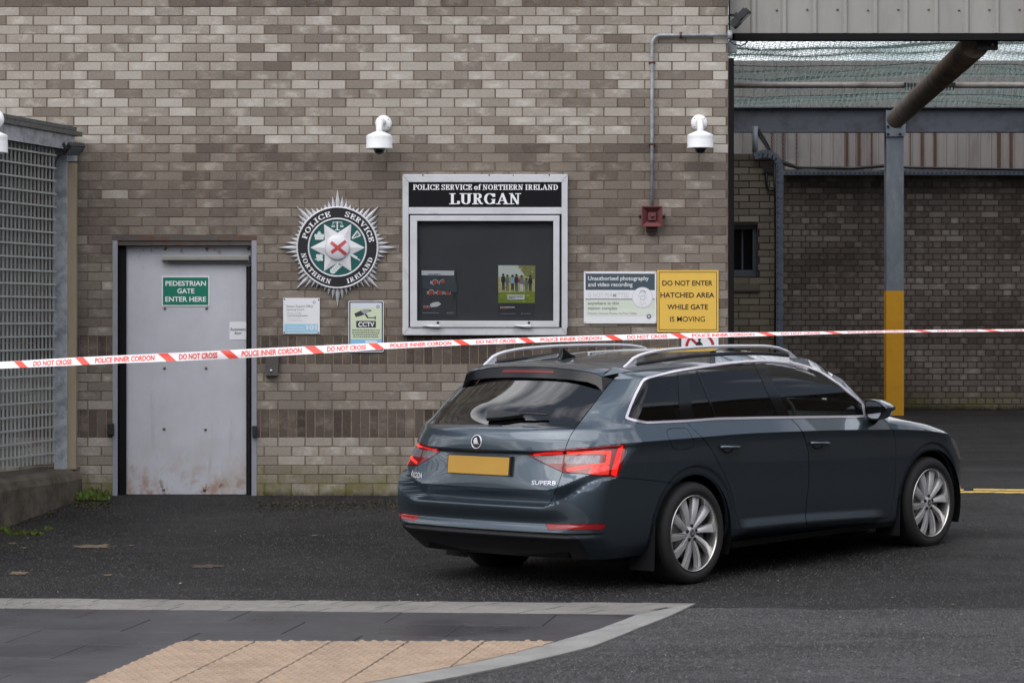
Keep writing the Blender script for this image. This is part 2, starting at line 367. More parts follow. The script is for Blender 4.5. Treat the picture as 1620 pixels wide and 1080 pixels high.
def cut_span(x0, x1, z0, z1, holes):
    """the pieces of a brick that stay outside rectangular openings"""
    sp = [(x0, x1)]
    for hx0, hx1, hz0, hz1 in holes:
        if z1 <= hz0 + .02 or z0 >= hz1 - .02: continue
        r = []
        for a, b in sp:
            if b <= hx0 or a >= hx1: r.append((a, b)); continue
            if a < hx0: r.append((a, hx0))
            if b > hx1: r.append((hx1, b))
        sp = r
    return [(a, b) for a, b in sp if b - a > .025]
def pick(ps):
    r = random.random(); c = 0
    for p, v in ps:
        c += p
        if r < c: return min(1, max(0, random.gauss(v, .042)))
    return ps[-1][1]

# ------------------------------------------------------------------ the station: front wall with its steel door
S = FPX / YW
def zpx(py): return CAMZ - (py - HOR) / S
def xpx(px): return (px - PCX) / S
station = empty('police_station', (xpx(500), YW, zpx(785)), 'tall grey brick station wall with dark upright brick bands and a steel door', 'building')
M_BRICK = brick_material('grey_brick', [rgb(62, 55, 51), rgb(108, 98, 90), rgb(138, 130, 120), rgb(177, 170, 161), rgb(200, 195, 187)], rgb(116, 101, 86), moss=.85, zmoss=(-.02, .42))
DOOR = (178.0, 406.0, 373.0, 790.0)
holes = [(xpx(DOOR[0]), xpx(DOOR[1]), zpx(DOOR[3]), zpx(DOOR[2]))]
bk = Bricks(); X0, X1 = xpx(-420), xpx(1152)
rows = []; y = 785.0
for i in range(6): rows.append((y if i else 790.0, 780 - 14.667*(i+1), 's')); y = 780 - 14.667*(i+1)
rows.append((692, 648.4, 'v')); y = 648.4
for i in range(5): rows.append((y, y-14.48, 's')); y -= 14.48
rows.append((576, 531.9, 'v')); y = 531.9
while y > -330: rows.append((y, y-14.45, 's')); y -= 14.45
J = .0042
for k, (yb, yt, kind) in enumerate(rows):
    z0, z1 = zpx(yb) + J/1.0, zpx(yt)
    ym = (yb+yt)/2
    if kind == 'v':
        px = -420 + (k % 2)*5; step = 14.35
        ps = [(.75, .10), (.25, .2)]
    else:
        step = 43.0; px = -420 + (21.1 - 21.5*(k % 2))
        off = 1 if k % 2 else 0
        if ym > 692: ps = [(.2, .43), (.65, .52), (.15, .60)]
        elif ym > 576: ps = [(.35, .36), (.52, .43), (.13, .52)]
        elif ym > 236:
            f = (ym - 236) / 300.0
            ps = [(.40, .25), (.42, .31), (.14, .38), (.04, .50)]
            if 375 < ym < 480: ps = [(.35, .28), (.46, .35), (.15, .42), (.04, .50)]
        elif ym > 222: ps = [(.45, .24), (.3, .36), (.25, .66)]
        else: ps = [(.20, .37), (.26, .51), (.54, .68)]
        if 0 < ym < 8: ps = [(.7, .22), (.3, .5)]
    prev = None
    while px < 1152:
        a, b = xpx(px) + J, xpx(min(px+step, 1152)) - J*(0 if px+step > 1152 else 1)
        if px+step > 1152: b = X1
        for (p, q) in cut_span(a, b, z0, z1, holes):
            t = pick(ps)
            if kind == 's' and prev is not None and abs(t-prev) > .28 and random.random() < .5: t = (t+prev)/2
            if px > 1090 and kind == 's' and random.random() < .4: t = min(1, t + .15)
            prev = t
            bk.brick(p, q, z0, z1, YW, t, random.random(), vert=(kind == 'v'))
        px += step
REC = .0043
for a, b, c, d in ((X0, holes[0][0], zpx(800), zpx(-330)), (holes[0][1], X1, zpx(800), zpx(-330)), (holes[0][0], holes[0][1], holes[0][3], zpx(-330))):
    zz = [c] + [z_ for z_ in (zpx(692), zpx(648.4), zpx(576), zpx(531.9)) if c < z_ < d] + [d]
    for u, v in zip(zz, zz[1:]): bk.mortar(a, b, u, v, YW+REC, .95 if any(abs(u - zpx(q)) < 1e-6 for q in (692, 576)) else .5)
ret = MB(); ret.box((X1-.002, YW+.012, zpx(800)), (X1, YW+9, zpx(-330)), 0); ret.box((X0, YW+.3, zpx(-325)), (X1-.01, YW+9, zpx(-330)), 0)
M_PLAINB = mk('side_brick', rgb(92, 84, 77), .9, var=.3, vscale=9, bump=.3, bscale=40)
bk.build('wall', [M_BRICK, M_PLAINB], station, ret)

# door set: recessed frame, painted leaf, rubber edges, closer rail
M_LILAC = mk('lilac_grey_paint', rgb(163, 163, 176), .5, var=.07, vscale=5, bump=.04, bscale=25, rvar=.1)
M_FRAME = mk('frame_paint', rgb(142, 143, 151), .5, var=.12, vscale=8, second=rgb(92, 66, 48), s_amt=(.62, .7), s_scale=8)
M_RUSTY = mk('rusted_lintel', rgb(82, 76, 74), .8, var=.25, vscale=14, second=rgb(96, 58, 34), s_amt=(.5, .62), s_scale=9)
M_RUBBER = mk('black_rubber', rgb(18, 18, 21), .7, var=.2, spec=.2)
M_BLACKM = mk('black_metal', rgb(30, 31, 33), .45, var=.2)
M_STEELB = mk('bolt_steel', rgb(120, 112, 102), .45, metal=.7, var=.3, vscale=30)
def door_paint():
    m = bpy.data.materials.new('door_paint'); m.use_nodes = True; n = m.node_tree; b = n.nodes['Principled BSDF']; LK = n.links.new
    b.inputs['Roughness'].default_value = .48
    t = n.nodes.new('ShaderNodeTexCoord'); sx = n.nodes.new('ShaderNodeSeparateXYZ'); LK(t.outputs['Object'], sx.inputs[0])
    def noise(sc, st=(1, 1, 1), ro=.7, det=9):
        mp = n.nodes.new('ShaderNodeMapping'); mp.inputs['Scale'].default_value = st; LK(t.outputs['Object'], mp.inputs[0])
        q = n.nodes.new('ShaderNodeTexNoise'); q.inputs['Scale'].default_value = sc; q.inputs['Detail'].default_value = det; q.inputs['Roughness'].default_value = ro; LK(mp.outputs[0], q.inputs[0]); return q.outputs[0]
    def rng(v, a, c, d=0., e=1.):
        q = n.nodes.new('ShaderNodeMapRange'); q.inputs[1].default_value = a; q.inputs[2].default_value = c; q.inputs[3].default_value = d; q.inputs[4].default_value = e; LK(v, q.inputs[0]); return q.outputs[0]
    def mul(a, c):
        q = n.nodes.new('ShaderNodeMath'); q.operation = 'MULTIPLY'
        for i, v in enumerate((a, c)):
            if isinstance(v, float): q.inputs[i].default_value = v
            else: LK(v, q.inputs[i])
        return q.outputs[0]
    def over(cur, fac, col):
        q = n.nodes.new('ShaderNodeMix'); q.data_type = 'RGBA'; LK(fac, q.inputs[0])
        if isinstance(cur, tuple): q.inputs[6].default_value = (*cur, 1)
        else: LK(cur, q.inputs[6])
        q.inputs[7].default_value = (*col, 1); return q.outputs[2]
    z = sx.outputs[2]
    cur = over(rgb(192, 193, 200), rng(noise(3), .35, .7), rgb(179, 180, 187))
    cur = over(cur, mul(rng(noise(9, (1, 1, .12)), .58, .75), .35), rgb(140, 130, 122))       # faint runs
    cur = over(cur, mul(mul(rng(z, .03, .62, 1, 0), rng(noise(5, (1, 1, .6)), .45, .62)), .7), rgb(170, 158, 146))
    rust = mul(rng(z, .02, .33, 1, 0), .75)
    cur = over(cur, mul(rust, rng(noise(7.5, (1, 1, .75)), .50, .62)), rgb(150, 106, 70))
    cur = over(cur, mul(rng(z, .0, .30, 1, 0), rng(noise(12, (1, 1, .6)), .57, .66)), rgb(104, 66, 40))
    cur = over(cur, mul(rng(z, 1.85, 2.05, 0, 1), rng(noise(14), .58, .66)), rgb(120, 84, 54))
    LK(cur, b.inputs['Base Color']); return m
DY = .10                                                       # leaf set back
def dfn(px, py, d): return pt(px, py, YW + DY - d)
fr = MB()
rect(fr, 178, 373, 406.5, 380.5, -.02, .0, 1); rect(fr, 178, 380.5, 186, 787, -.02, .003, 2); rect(fr, 398, 380.5, 406, 787, -.02, .003, 2)
rect(fr, 186, 380.5, 398, 388, -.16, -.012, 1)
fr.box((xpx(178), YW+.02, zpx(787)), (xpx(180.5), YW+.22, zpx(373)), 2); fr.box((xpx(404), YW+.02, zpx(787)), (xpx(406.3), YW+.22, zpx(373)), 2)
rect(fr, 180, 783, 405, 789, -.2, .0, 0)
fr.box((xpx(170), YW+.24, zpx(800)), (xpx(412), YW+.26, zpx(366)), 0)  # black sheet behind the leaf, added to block sky light through the gaps
fr.build('door_frame', [M_BLACKM, M_RUSTY, M_FRAME], station)
dm = MB(); rect(dm, 198, 389, 397, 782.5, -.04, 0, 0, dfn)
doorp = dm.build('door', [door_paint()], station, bevel=.002, loc=dfn(298, 782.5, 0))
doorp['label'] = 'lilac grey steel door leaf rusting along its foot'
sb = MB(); rect(sb, 187.6, 391, 200, 786, -.02, .035, 0, dfn)
for x in (190, 193.5, 197): rect(sb, x, 391, x+1, 786, .035, .039, 0, dfn)
sb.build('edge_seal', M_RUBBER, doorp)
sb = MB(); rect(sb, 389.5, 421, 393.3, 785, -.02, .03, 0, dfn); rect(sb, 394, 421, 397.5, 785, -.02, .03, 0, dfn); sb.build('edge_seal', M_RUBBER, doorp)
cl = MB(); rect(cl, 256, 405.5, 399, 411.5, .0, .06, 0, dfn); rect(cl, 265, 411.5, 396, 415.5, .0, .05, 1, dfn); rect(cl, 393, 404, 400, 416, 0, .07, 1, dfn)
cl.build('door_closer', [mk('closer_alu', rgb(148, 145, 138), .4, metal=.3, var=.2), M_BLACKM], doorp, bevel=.002)
for bx, by in ((262, 394), (327, 394), (393, 394), (260.5, 582), (326, 582), (259.8, 678), (325, 679), (259, 774), (324, 774), (261, 487.5), (327, 487.5)):
    bo = MB(); bo.lathe([(.0, -.012), (.009, -.011), (.012, -.004), (.012, .0)], dfn(bx, by, 0), 'y', 0, 12); bo.build('bolt', M_STEELB, doorp)
for x0, x1, y0, y1 in ((170.5, 180.5, 669, 688), (399, 406.5, 673, 691)):
    h = MB(); rect(h, x0, y0, x1, y1, .0, .055, 0); h.build('hinge', M_BLACKM, station, bevel=.006)
# rubber buffer down the free corner of the wall and the gate guide channel
cg = MB(); rect(cg, 1152.3, 92, 1161.2, 800, -.10, .01, 0); rect(cg, 1152.3, -200, 1155, 52, -.06, .012, 0)
cg.build('corner_guide', mk('guide_black', rgb(13, 13, 15), .7, var=.2, spec=.2), station, bevel=.004)

# ------------------------------------------------------------------ ground, road, pavement
def ground_mat(name, dark, light, speck, k=1.0, wet=0.0, rough=.82):
    m = bpy.data.materials.new(name); m.use_nodes = True; n = m.node_tree; b = n.nodes['Principled BSDF']; LK = n.links.new
    t = n.nodes.new('ShaderNodeTexCoord'); b.inputs['Specular IOR Level'].default_value = .3
    def noise(sc, det=8, ro=.6, st=(1, 1, 1)):
        mp = n.nodes.new('ShaderNodeMapping'); mp.inputs['Scale'].default_value = st; LK(t.outputs['Object'], mp.inputs[0])
        q = n.nodes.new('ShaderNodeTexNoise'); q.inputs['Scale'].default_value = sc; q.inputs['Detail'].default_value = det; q.inputs['Roughness'].default_value = ro; LK(mp.outputs[0], q.inputs[0]); return q.outputs[0]
    def ramp(v, p0, c0, p1, c1):
        q = n.nodes.new('ShaderNodeValToRGB'); q.color_ramp.elements[0].position = p0; q.color_ramp.elements[1].position = p1
        q.color_ramp.elements[0].color = (*c0, 1); q.color_ramp.elements[1].color = (*c1, 1); LK(v, q.inputs[0]); return q.outputs[0]
    def over(cur, fac, col, mode='MIX'):
        q = n.nodes.new('ShaderNodeMix'); q.data_type = 'RGBA'; q.blend_type = mode
        LK(fac, q.inputs[0]) if not isinstance(fac, float) else setattr(q.inputs[0], 'default_value', fac)
        LK(cur, q.inputs[6])
        if isinstance(col, tuple): q.inputs[7].default_value = (*col, 1)
        else: LK(col, q.inputs[7])
        return q.outputs[2]
    cur = ramp(noise(.55, 8, .62, (1, 1.6, 1)), .38, dark, .62, light)
    vo = n.nodes.new('ShaderNodeTexVoronoi'); vo.inputs['Scale'].default_value = 85; LK(t.outputs['Object'], vo.inputs[0])
    cur = over(cur, 0.75, ramp(vo.outputs['Color'], .15, (.4, .4, .4), .85, (1.6, 1.6, 1.6)), 'MULTIPLY')
    cur = over(cur, 0.9, ramp(noise(11, 9, .78), .34, (.5, .5, .5), .68, (1.45, 1.45, 1.45)), 'MULTIPLY')
    cur = over(cur, 0.8, ramp(noise(26, 6, .8, (1, .35, 1)), .36, (.6, .6, .6), .66, (1.45, 1.45, 1.45)), 'MULTIPLY')
    cur = over(cur, 0.7, ramp(noise(2.2, 6, .6, (.5, 1.4, 1)), .38, (.84, .84, .84), .62, (1.15, 1.15, 1.15)), 'MULTIPLY')
    cur = over(cur, ramp(noise(60, 3, .5), .74, (0, 0, 0), .78, (1, 1, 1)), speck)
    cur = over(cur, ramp(noise(1.7, 9, .75, (1, 2.2, 1)), .60, (0, 0, 0), .78, (.5, .5, .5)), tuple(c*.45 for c in dark))
    LK(cur, b.inputs['Base Color'])
    rr = ramp(noise(.9, 6, .6, (1, 1.8, 1)), .4, (rough-wet,)*3, .6, (rough,)*3); LK(rr, b.inputs['Roughness'])
    bp = n.nodes.new('ShaderNodeBump'); bp.inputs['Strength'].default_value = 1.0; bp.inputs['Distance'].default_value = .014
    ad = n.nodes.new('ShaderNodeMath'); ad.operation = 'ADD'; LK(vo.outputs['Distance'], ad.inputs[0]); LK(noise(40, 6, .7), ad.inputs[1]); LK(ad.outputs[0], bp.inputs['Height']); LK(bp.outputs[0], b.inputs['Normal'])
    return m
M_DRIVE = ground_mat('driveway_asphalt', rgb(33, 32, 33), rgb(48, 46, 46), rgb(84, 80, 74), wet=.16)
M_ROAD = ground_mat('road_asphalt', rgb(58, 57, 59), rgb(76, 74, 76), rgb(112, 110, 106), wet=.2)
def sheet(name, xs, ys, dz, mat, kind='structure'):
    vs = [(x, yy, gz(yy) + dz) for yy in ys for x in xs]; nx = len(xs)
    mb = MB(); mb.add(vs, [(j*nx+i, j*nx+i+1, (j+1)*nx+i+1, (j+1)*nx+i) for j in range(len(ys)-1) for i in range(nx-1)], 0, True)
    o = mb.build(name, mat, loc=(0, 0, 0), fixn=False); o['kind'] = kind; return o
ysg = [-200, -60, -20, 0, 8] + [12 + .25*i for i in range(0, 105)] + [40, 60, 120, 300]
sheet('ground', [-250, -60, -12, -6, -3, 0, 3, 6, 12, 60, 250], ysg, 0, M_DRIVE)
# worn road surface in front of the crossing (a lighter sheet with a ragged laid edge)
def edge_y(x): return 16.0 + .05*math.sin(2.1*x) + .03*math.sin(5.3*x+1) + (.0 if x < 2 else -.06*(x-2))
mb = MB(); xs = [-60, -20, -8] + [-4 + .2*i for i in range(61)] + [12, 30, 60]; vs = []
for x in xs: vs += [(x, edge_y(x), .004), (x, 8, .004), (x, -40, .004)]
mb.add(vs, [(3*i+j, 3*i+j+1, 3*i+j+4, 3*i+j+3) for i in range(len(xs)-1) for j in range(2)], 0)
road = mb.build('road', M_ROAD, loc=(0, 0, 0)); road['kind'] = 'structure'

def clip_poly(poly, cl):
    """Sutherland-Hodgman against a convex counter-clockwise polygon"""
    out_ = list(poly)
    for i in range(len(cl)):
        a, b = cl[i], cl[(i+1) % len(cl)]
        ins = lambda p: (b[0]-a[0])*(p[1]-a[1]) - (b[1]-a[1])*(p[0]-a[0]) >= -1e-9
        src, out_ = out_, []
        for j, p in enumerate(src):
            q = src[j-1]
            ip, iq = ins(p), ins(q)
            if ip != iq:
                d1 = (b[0]-a[0])*(q[1]-a[1]) - (b[1]-a[1])*(q[0]-a[0]); d2 = (b[0]-a[0])*(p[1]-a[1]) - (b[1]-a[1])*(p[0]-a[0]); t = d1/(d1-d2)
                out_.append((q[0]+t*(p[0]-q[0]), q[1]+t*(p[1]-q[1])))
            if ip: out_.append(p)
        if not out_: return []
    return out_
def g2(px, py): v = gpt(px, py); return (v[0], v[1])
outer = [g2(*p) for p in ((1101, 957), (1060, 977), (1014.6, 994.6), (975, 1011), (935.6, 1026), (880, 1040), (817, 1054), (765, 1065), (710, 1076), (640, 1088), (560, 1100))]
inner = [g2(*p) for p in ((1007, 974.5), (985, 984), (950, 997), (915, 1008), (880, 1018), (848, 1027), (813, 1036.5), (768, 1047), (718, 1058), (668, 1067.5), (620, 1077), (550, 1090), (470, 1101))]
outer += [(outer[-1][0]-.9, outer[-1][1]-.45), (outer[-1][0]-2.6, outer[-1][1]-1.0)]
inner += [(inner[-1][0]-.9, inner[-1][1]-.42), (inner[-1][0]-2.3, inner[-1][1]-.85)]
top_l, top_r = g2(-700, 944), g2(1101, 957); bot_l, bot_r = g2(-700, 957), g2(1007, 974.5)
U = Vector((.989, -.148)); Vv = Vector((.148, .989))
def slab_mat(name, c, var, rough, rv, bscale=70, bump=.25):
    return mk(name, c, rough, var=var, vscale=2.2, rvar=rv, bump=bump, bscale=bscale, second=tuple(x*.62 for x in c), s_amt=(.5, .75), s_scale=1.6)
M_DPAVE = slab_mat('dark_paving', rgb(57, 57, 61), .22, .42, .2)
M_SETT = slab_mat('granite_sett', rgb(122, 119, 115), .25, .75, .1, 90)
M_KERB = slab_mat('granite_kerb', rgb(134, 133, 131), .18, .72, .1, 120)
M_BUFF = mk('buff_tactile', rgb(152, 131, 112), .8, var=.22, vscale=5, second=rgb(132, 112, 95), s_amt=(.5, .68), s_scale=2.6, bump=.25, bscale=120)
M_JOINT = mk('joint_sand', rgb(38, 36, 34), .95, var=.2)
pav = MB()
far = (-14, 6)
base = [bot_l] + [bot_r] + inner + [(-14, 8.8), (-14, bot_l[1])]
pav.add([(x, y_, .006) for x, y_ in base], [list(range(len(base)))[::-1]], 1)
# dark slabs: 0.75 x 0.45 m, clipped to the corner
conv = [bot_l, (-14, bot_l[1]), (-14, 8.8)] + inner[::-1] + [bot_r]
tl = Vector(g2(314, 1004.7))
tr = Vector(g2(872, 1018))
tact_clip = [tuple(tl), tuple(tl - Vv*2.74)] + [p for p in inner[::-1] if (Vector(p)-tl).dot(Vv) < 0.0 and (Vector(p)-tl).dot(U) > .3] + [tuple(tr)]
def inset(poly, d):
    c = sum((Vector(p) for p in poly), Vector((0, 0)))/len(poly); r = []
    for p in poly:
        v = c - Vector(p); l = v.length
        r.append(tuple(Vector(p) + v*(min(d*1.3, l*.5)/l if l > 1e-6 else 0)))
    return r
def cell(o, a, b, w_, h_): p = o + U*a + Vv*b; return [tuple(p), tuple(p+U*w_), tuple(p+U*w_+Vv*h_), tuple(p+Vv*h_)]
def put(mb, poly, z, th, m, gap=.004):
    if len(poly) < 3: return
    ar = abs(sum(poly[i-1][0]*poly[i][1]-poly[i][0]*poly[i-1][1] for i in range(len(poly)))/2)
    if ar < .002: return
    q = inset(poly, gap); c = inset(poly, gap+.003); n_ = len(q)
    mb.add([(x, y_, z-th) for x, y_ in q] + [(x, y_, z-.002) for x, y_ in q] + [(x, y_, z) for x, y_ in c],
           [list(range(2*n_, 3*n_))] + [(i, (i+1) % n_, n_+(i+1) % n_, n_+i) for i in range(n_)] + [(n_+i, n_+(i+1) % n_, 2*n_+(i+1) % n_, 2*n_+i) for i in range(n_)], m)
for r in range(-3, 16):
    for c in range(-14, 8):
        o = tl + Vv*(1.24 - .60*(r+1) + .0)
        poly = clip_poly(cell(o, c*.9 + (r % 2)*.45, 0, .9, .6), conv)
        if poly: put(pav, poly, .010 + random.uniform(-.0012, .0012), .006, 0)
o = pav.build('pavement', [M_DPAVE, M_JOINT], loc=(0, 0, 0)); o['kind'] = 'structure'
tac = MB()
for r in range(0, 13):
    for c in range(0, 9):
        o = tl - Vv*.4*(r+1); poly = clip_poly(cell(o, c*.4, 0, .4, .4), tact_clip)
        if not poly: continue
        put(tac, poly, .016, .012, 0, .006)
        if r > 7: continue
        for a in range(6):
            for b in range(6):
                p = o + U*(c*.4 + .0335 + a*.0666 + (.02 if b % 2 else -.012)) + Vv*(.0335 + b*.0666)
                if len(clip_poly([tuple(p+Vector(k)) for k in ((-.012, -.012), (.012, -.012), (.012, .012), (-.012, .012))], tact_clip)) != 4: continue
                n_ = 8; vs = []
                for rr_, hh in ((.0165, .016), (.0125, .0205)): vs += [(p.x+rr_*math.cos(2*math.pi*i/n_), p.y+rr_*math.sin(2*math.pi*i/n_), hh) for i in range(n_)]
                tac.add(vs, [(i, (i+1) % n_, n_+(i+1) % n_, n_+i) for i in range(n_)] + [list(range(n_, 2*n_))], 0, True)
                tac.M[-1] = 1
o = tac.build('tactile_pavement', [M_BUFF, mk('worn_lit_blister', rgb(164, 142, 121), .8, var=.25, vscale=6)], loc=(0, 0, 0)); o['kind'] = 'structure'  # paler stud tops put relief shading into the colour, over some wear
st = MB(); bed = [top_l, top_r, bot_r, bot_l]
st.add([(x, y_, .007) for x, y_ in bed], [(0, 1, 2, 3)], 1)
A0, A1, B0, B1 = Vector(top_l), Vector(top_r), Vector(bot_l), Vector(bot_r)
nn = int((A1-A0).length/.105)
for i in range(nn):
    for k in range(3):
        t0, t1 = i/nn, (i+1)/nn; s0, s1 = k/3, (k+1)/3
        sh = Vector((-.10*0, 0))
        off = (k % 2)*.5/nn
        P = lambda t, s_: tuple((A0.lerp(A1, t)).lerp(B0.lerp(B1, t), s_))
        poly = [P(t0+off, s1), P(t1+off, s1), P(t1+off, s0), P(t0+off, s0)]
        if t1+off > 1: continue
        put(st, poly, .013 + random.uniform(-.002, .002), .008, 0, .003)
o = st.build('kerb_strip', [M_SETT, M_JOINT], loc=(0, 0, 0)); o['kind'] = 'structure'
kb = MB()
def resample(pl, n):
    P = [Vector(p) for p in pl]; d = [0]
    for a, b in zip(P, P[1:]): d.append(d[-1] + (b-a).length)
    r = []
    for i in range(n+1):
        s_ = d[-1]*i/n; k = max(j for j in range(len(d)) if d[j] <= s_+1e-9); k = min(k, len(P)-2)
        r.append(P[k].lerp(P[k+1], (s_-d[k])/(d[k+1]-d[k]) if d[k+1] > d[k] else 0))
    return r
no = 9; O_, I_ = resample(outer, no*6), resample(inner, no*6)
for i in range(no):
    a, b = O_[i*6:i*6+7], I_[i*6:i*6+7]
    put(kb, [tuple(p) for p in a] + [tuple(p) for p in b[::-1]], .014, .012, 0, .003)
o = kb.build('kerb', [M_KERB], loc=(0, 0, 0)); o['kind'] = 'structure'
# yellow line across the yard mouth, dried mud, litter of grit
yl = MB()
for py0, py1 in ((773.6, 776.2), (777.4, 780)):
    for k in range(40):
        if random.random() < .04: continue
        xa, xb = 1460 + k*16, 1460 + k*16 + 16.5
        wob = .5*math.sin(k*.9)
        yl.add([gpt(a, b + wob, .004) for a, b in ((xa, py1), (xb, py1), (xb, py0), (xa, py0))], [(0, 1, 2, 3)])
o = yl.build('road_marking', mk('worn_yellow_line', rgb(205, 172, 84), .75, var=.2, second=rgb(110, 100, 80), s_amt=(.5, .62), s_scale=6)); o['kind'] = 'structure'
M_MUD = mk('dried_mud', rgb(100, 86, 68), .95, var=.35, vscale=14, bump=.3)
mud = MB()
for cx_, cy_, w_, h_ in ((150, 864.5, 34, 3.6), (20, 860, 9, 1.5), (38, 867, 6, 1.2), (208, 862.8, 6, 1.2), (30, 907, 22, 2.6), (170, 910, 10, 1.4), (330, 896, 36, 3.2), (497, 847, 7, 1)):
    n_ = 22; ph = [random.uniform(.45, 1.15) for _ in range(n_)]
    mud.add([gpt(cx_ + w_*ph[i]*math.cos(2*math.pi*i/n_), cy_ + h_*ph[i]*math.sin(2*math.pi*i/n_), .0045) for i in range(n_)], [list(range(n_))], 1 if cy_ == 896 else 0)
o = mud.build('dirt', [M_MUD, mk('dark_mud', rgb(66, 56, 50), .95, var=.3)]); o['kind'] = 'stuff'; tag(o, 'dried mud smears on the dark driveway tarmac', 'dirt')
sm = MB(); xs_s = np.linspace(.95, 6.0, 60); vs = []
for x in xs_s:
    y_ = edge_y(x) + .03*math.sin(9*x) + .02*math.sin(23*x); vs += [(x, y_ - .012, .0062), (x, y_ + .014 + .006*math.sin(31*x), .0062)]
sm.add(vs, [(2*i, 2*i+2, 2*i+3, 2*i+1) for i in range(len(xs_s)-1)]); o = sm.build('road_seam', mk('tar_black', rgb(22, 22, 23), .5, var=.2)); o['kind'] = 'structure'
gr = MB()
for i in range(170):
    px, py = random.uniform(-40, 1660), random.uniform(800, 1075)
    if py < 830 and px > 620: continue
    c = Vector(gpt(px, py, .006)); r = random.uniform(.003, .008)*(1 if random.random() < .95 else 2)
    vs = [c + Vector((r*math.cos(a)*random.uniform(.6, 1.2), r*math.sin(a)*random.uniform(.6, 1.2), 0)) for a in (0, 1.3, 2.5, 3.8, 5.1)] + [c + Vector((0, 0, r*.5))]
    gr.add(vs, [(0, 1, 5), (1, 2, 5), (2, 3, 5), (3, 4, 5), (4, 0, 5)], random.choice((0, 0, 1)))
o = gr.build('gravel', [mk('grit_pale', rgb(150, 146, 138), .9, var=.3), mk('grit_brown', rgb(90, 78, 62), .9, var=.3)], loc=(0, 0, 0)); o['kind'] = 'stuff'
tag(o, 'pale grit and litter crumbs scattered on the asphalt', 'gravel')

# loose-set chippings that give the tarmac its grain
def chippings(name, x0, x1, y0, y1, n, r0, r1, mats, dz, label, keep=None):
    rs = np.random.RandomState(3); V = []; F = []; M = []
    xs, ys, rr, aa, kk = rs.uniform(x0, x1, n), rs.uniform(y0, y1, n), rs.uniform(r0, r1, n), rs.uniform(0, 6.28, n), rs.randint(0, len(mats), n)
    for x, y_, r, a, k in zip(xs, ys, rr, aa, kk):
        if keep and not keep(x, y_): continue
        b = len(V); z = gz(y_) + dz
        for j in range(4): t = a + j*1.571; V.append((x + r*math.cos(t), y_ + r*math.sin(t), z - .001))
        V.append((x + r*.2*math.cos(a), y_ + r*.2*math.sin(a), z + r*.62))
        for j in range(4): F.append((b+j, b+(j+1) % 4, b+4)); M.append(int(k))
    me = bpy.data.meshes.new(name); me.from_pydata(V, [], F)
    for q in mats: me.materials.append(q)
    me.polygons.foreach_set('material_index', M); o = bpy.data.objects.new(name, me); COL.objects.link(o); o['kind'] = 'stuff'; tag(o, label, 'chippings'); return o
def outside_pave(x, y_):
    if y_ > edge_y(x) - .12 + .22*random.random()**2: return False
    if x > 1.15: return True
    for a, b in zip(outer, outer[1:]):
        if min(a[1], b[1]) <= y_ <= max(a[1], b[1]): return x > a[0] + (b[0]-a[0])*(y_-a[1])/(b[1]-a[1] + 1e-9) + .03
    return False
chippings('road_chippings', -1.5, 4.6, 12.2, 16.25, 34000, .004, .0085, [mk('chip_mid', rgb(68, 66, 68), .8, var=.25), mk('chip_pale', rgb(88, 86, 85), .8, var=.25), mk('chip_dark', rgb(42, 41, 43), .8, var=.2), mk('chip_mid', (0, 0, 0))], .0045, 'coarse grey chippings bedded in the road surface', outside_pave)
chippings('asphalt_chippings', -4.6, 6.4, 16.0, 22.3, 42000, .0045, .009, [mk('chip_black', rgb(50, 48, 49), .8, var=.2), mk('chip_grey', rgb(62, 60, 59), .8, var=.2), mk('chip_jet', rgb(30, 29, 30), .8, var=.2)], .001, 'fine dark chippings bedded in the driveway tarmac')
# ================================================================== things on the station wall
M_WHITE = mk('white_enamel', rgb(226, 227, 230), .35, var=.04, vscale=10)
M_WHITEP = mk('white_plastic', rgb(233, 234, 236), .38, var=.03)
M_LETW = mk('white_lettering', rgb(232, 232, 236), .5)
M_LETK = mk('black_lettering', rgb(26, 24, 24), .5)
M_SIGNB = mk('sign_back', rgb(150, 150, 152), .5, metal=.4)
M_SCREW = mk('rusty_screw', rgb(88, 58, 42), .7, var=.4, vscale=80)
M_GALV = mk('galvanised_steel', rgb(164, 169, 174), .5, metal=.15, var=.22, vscale=5, second=rgb(124, 129, 136), s_amt=(.45, .6), s_scale=7, rvar=.12)
M_ALU = mk('weathered_aluminium', rgb(206, 207, 211), .42, metal=.25, var=.08, vscale=7, second=rgb(178, 176, 174), s_amt=(.58, .75), s_scale=5, rvar=.1)
def screws(mb, pts, off, m, r=1.0, fn=wfn):
    for x, y in pts: mb.lathe([(0, -.004), (r/S, -.003), (r*1.2/S, 0)], fn(x, y, off), 'y', m, 10)
def sign_thing(name, bbox, label, cat='sign', fn=wfn):
    x0, y0, x1, y1 = bbox
    return empty(name, fn((x0+x1)/2, y1, 0), label, cat)
# ---- green sign on the door
e = sign_thing('door_sign', (256, 437, 331, 484.4), 'green PEDESTRIAN GATE ENTER HERE sign with a white rim on the steel door', fn=dfn)
mb = MB(); rect(mb, 256, 436.9, 331.3, 484.4, .0, .006, 0, dfn); mb.build('plate', [M_WHITE], e, bevel=.0015)
mb = MB(); flat(mb, rrect(257.8, 438.7, 329.5, 482.3, .8), .0072, 0, dfn); mb.build('face', mk('sign_green', rgb(0, 116, 92), .4, var=.05), e)
for s_, b in (('PEDESTRIAN', (261.7, 444.3, 325.7, 452.2)), ('GATE', (280.4, 456.3, 307.4, 464.2)), ('ENTER HERE', (261.5, 469.2, 326, 477.1))):
    mb = MB(); text(mb, s_, *b, .0085, 0, .022, dfn); mb.build('lettering', M_LETW, e)
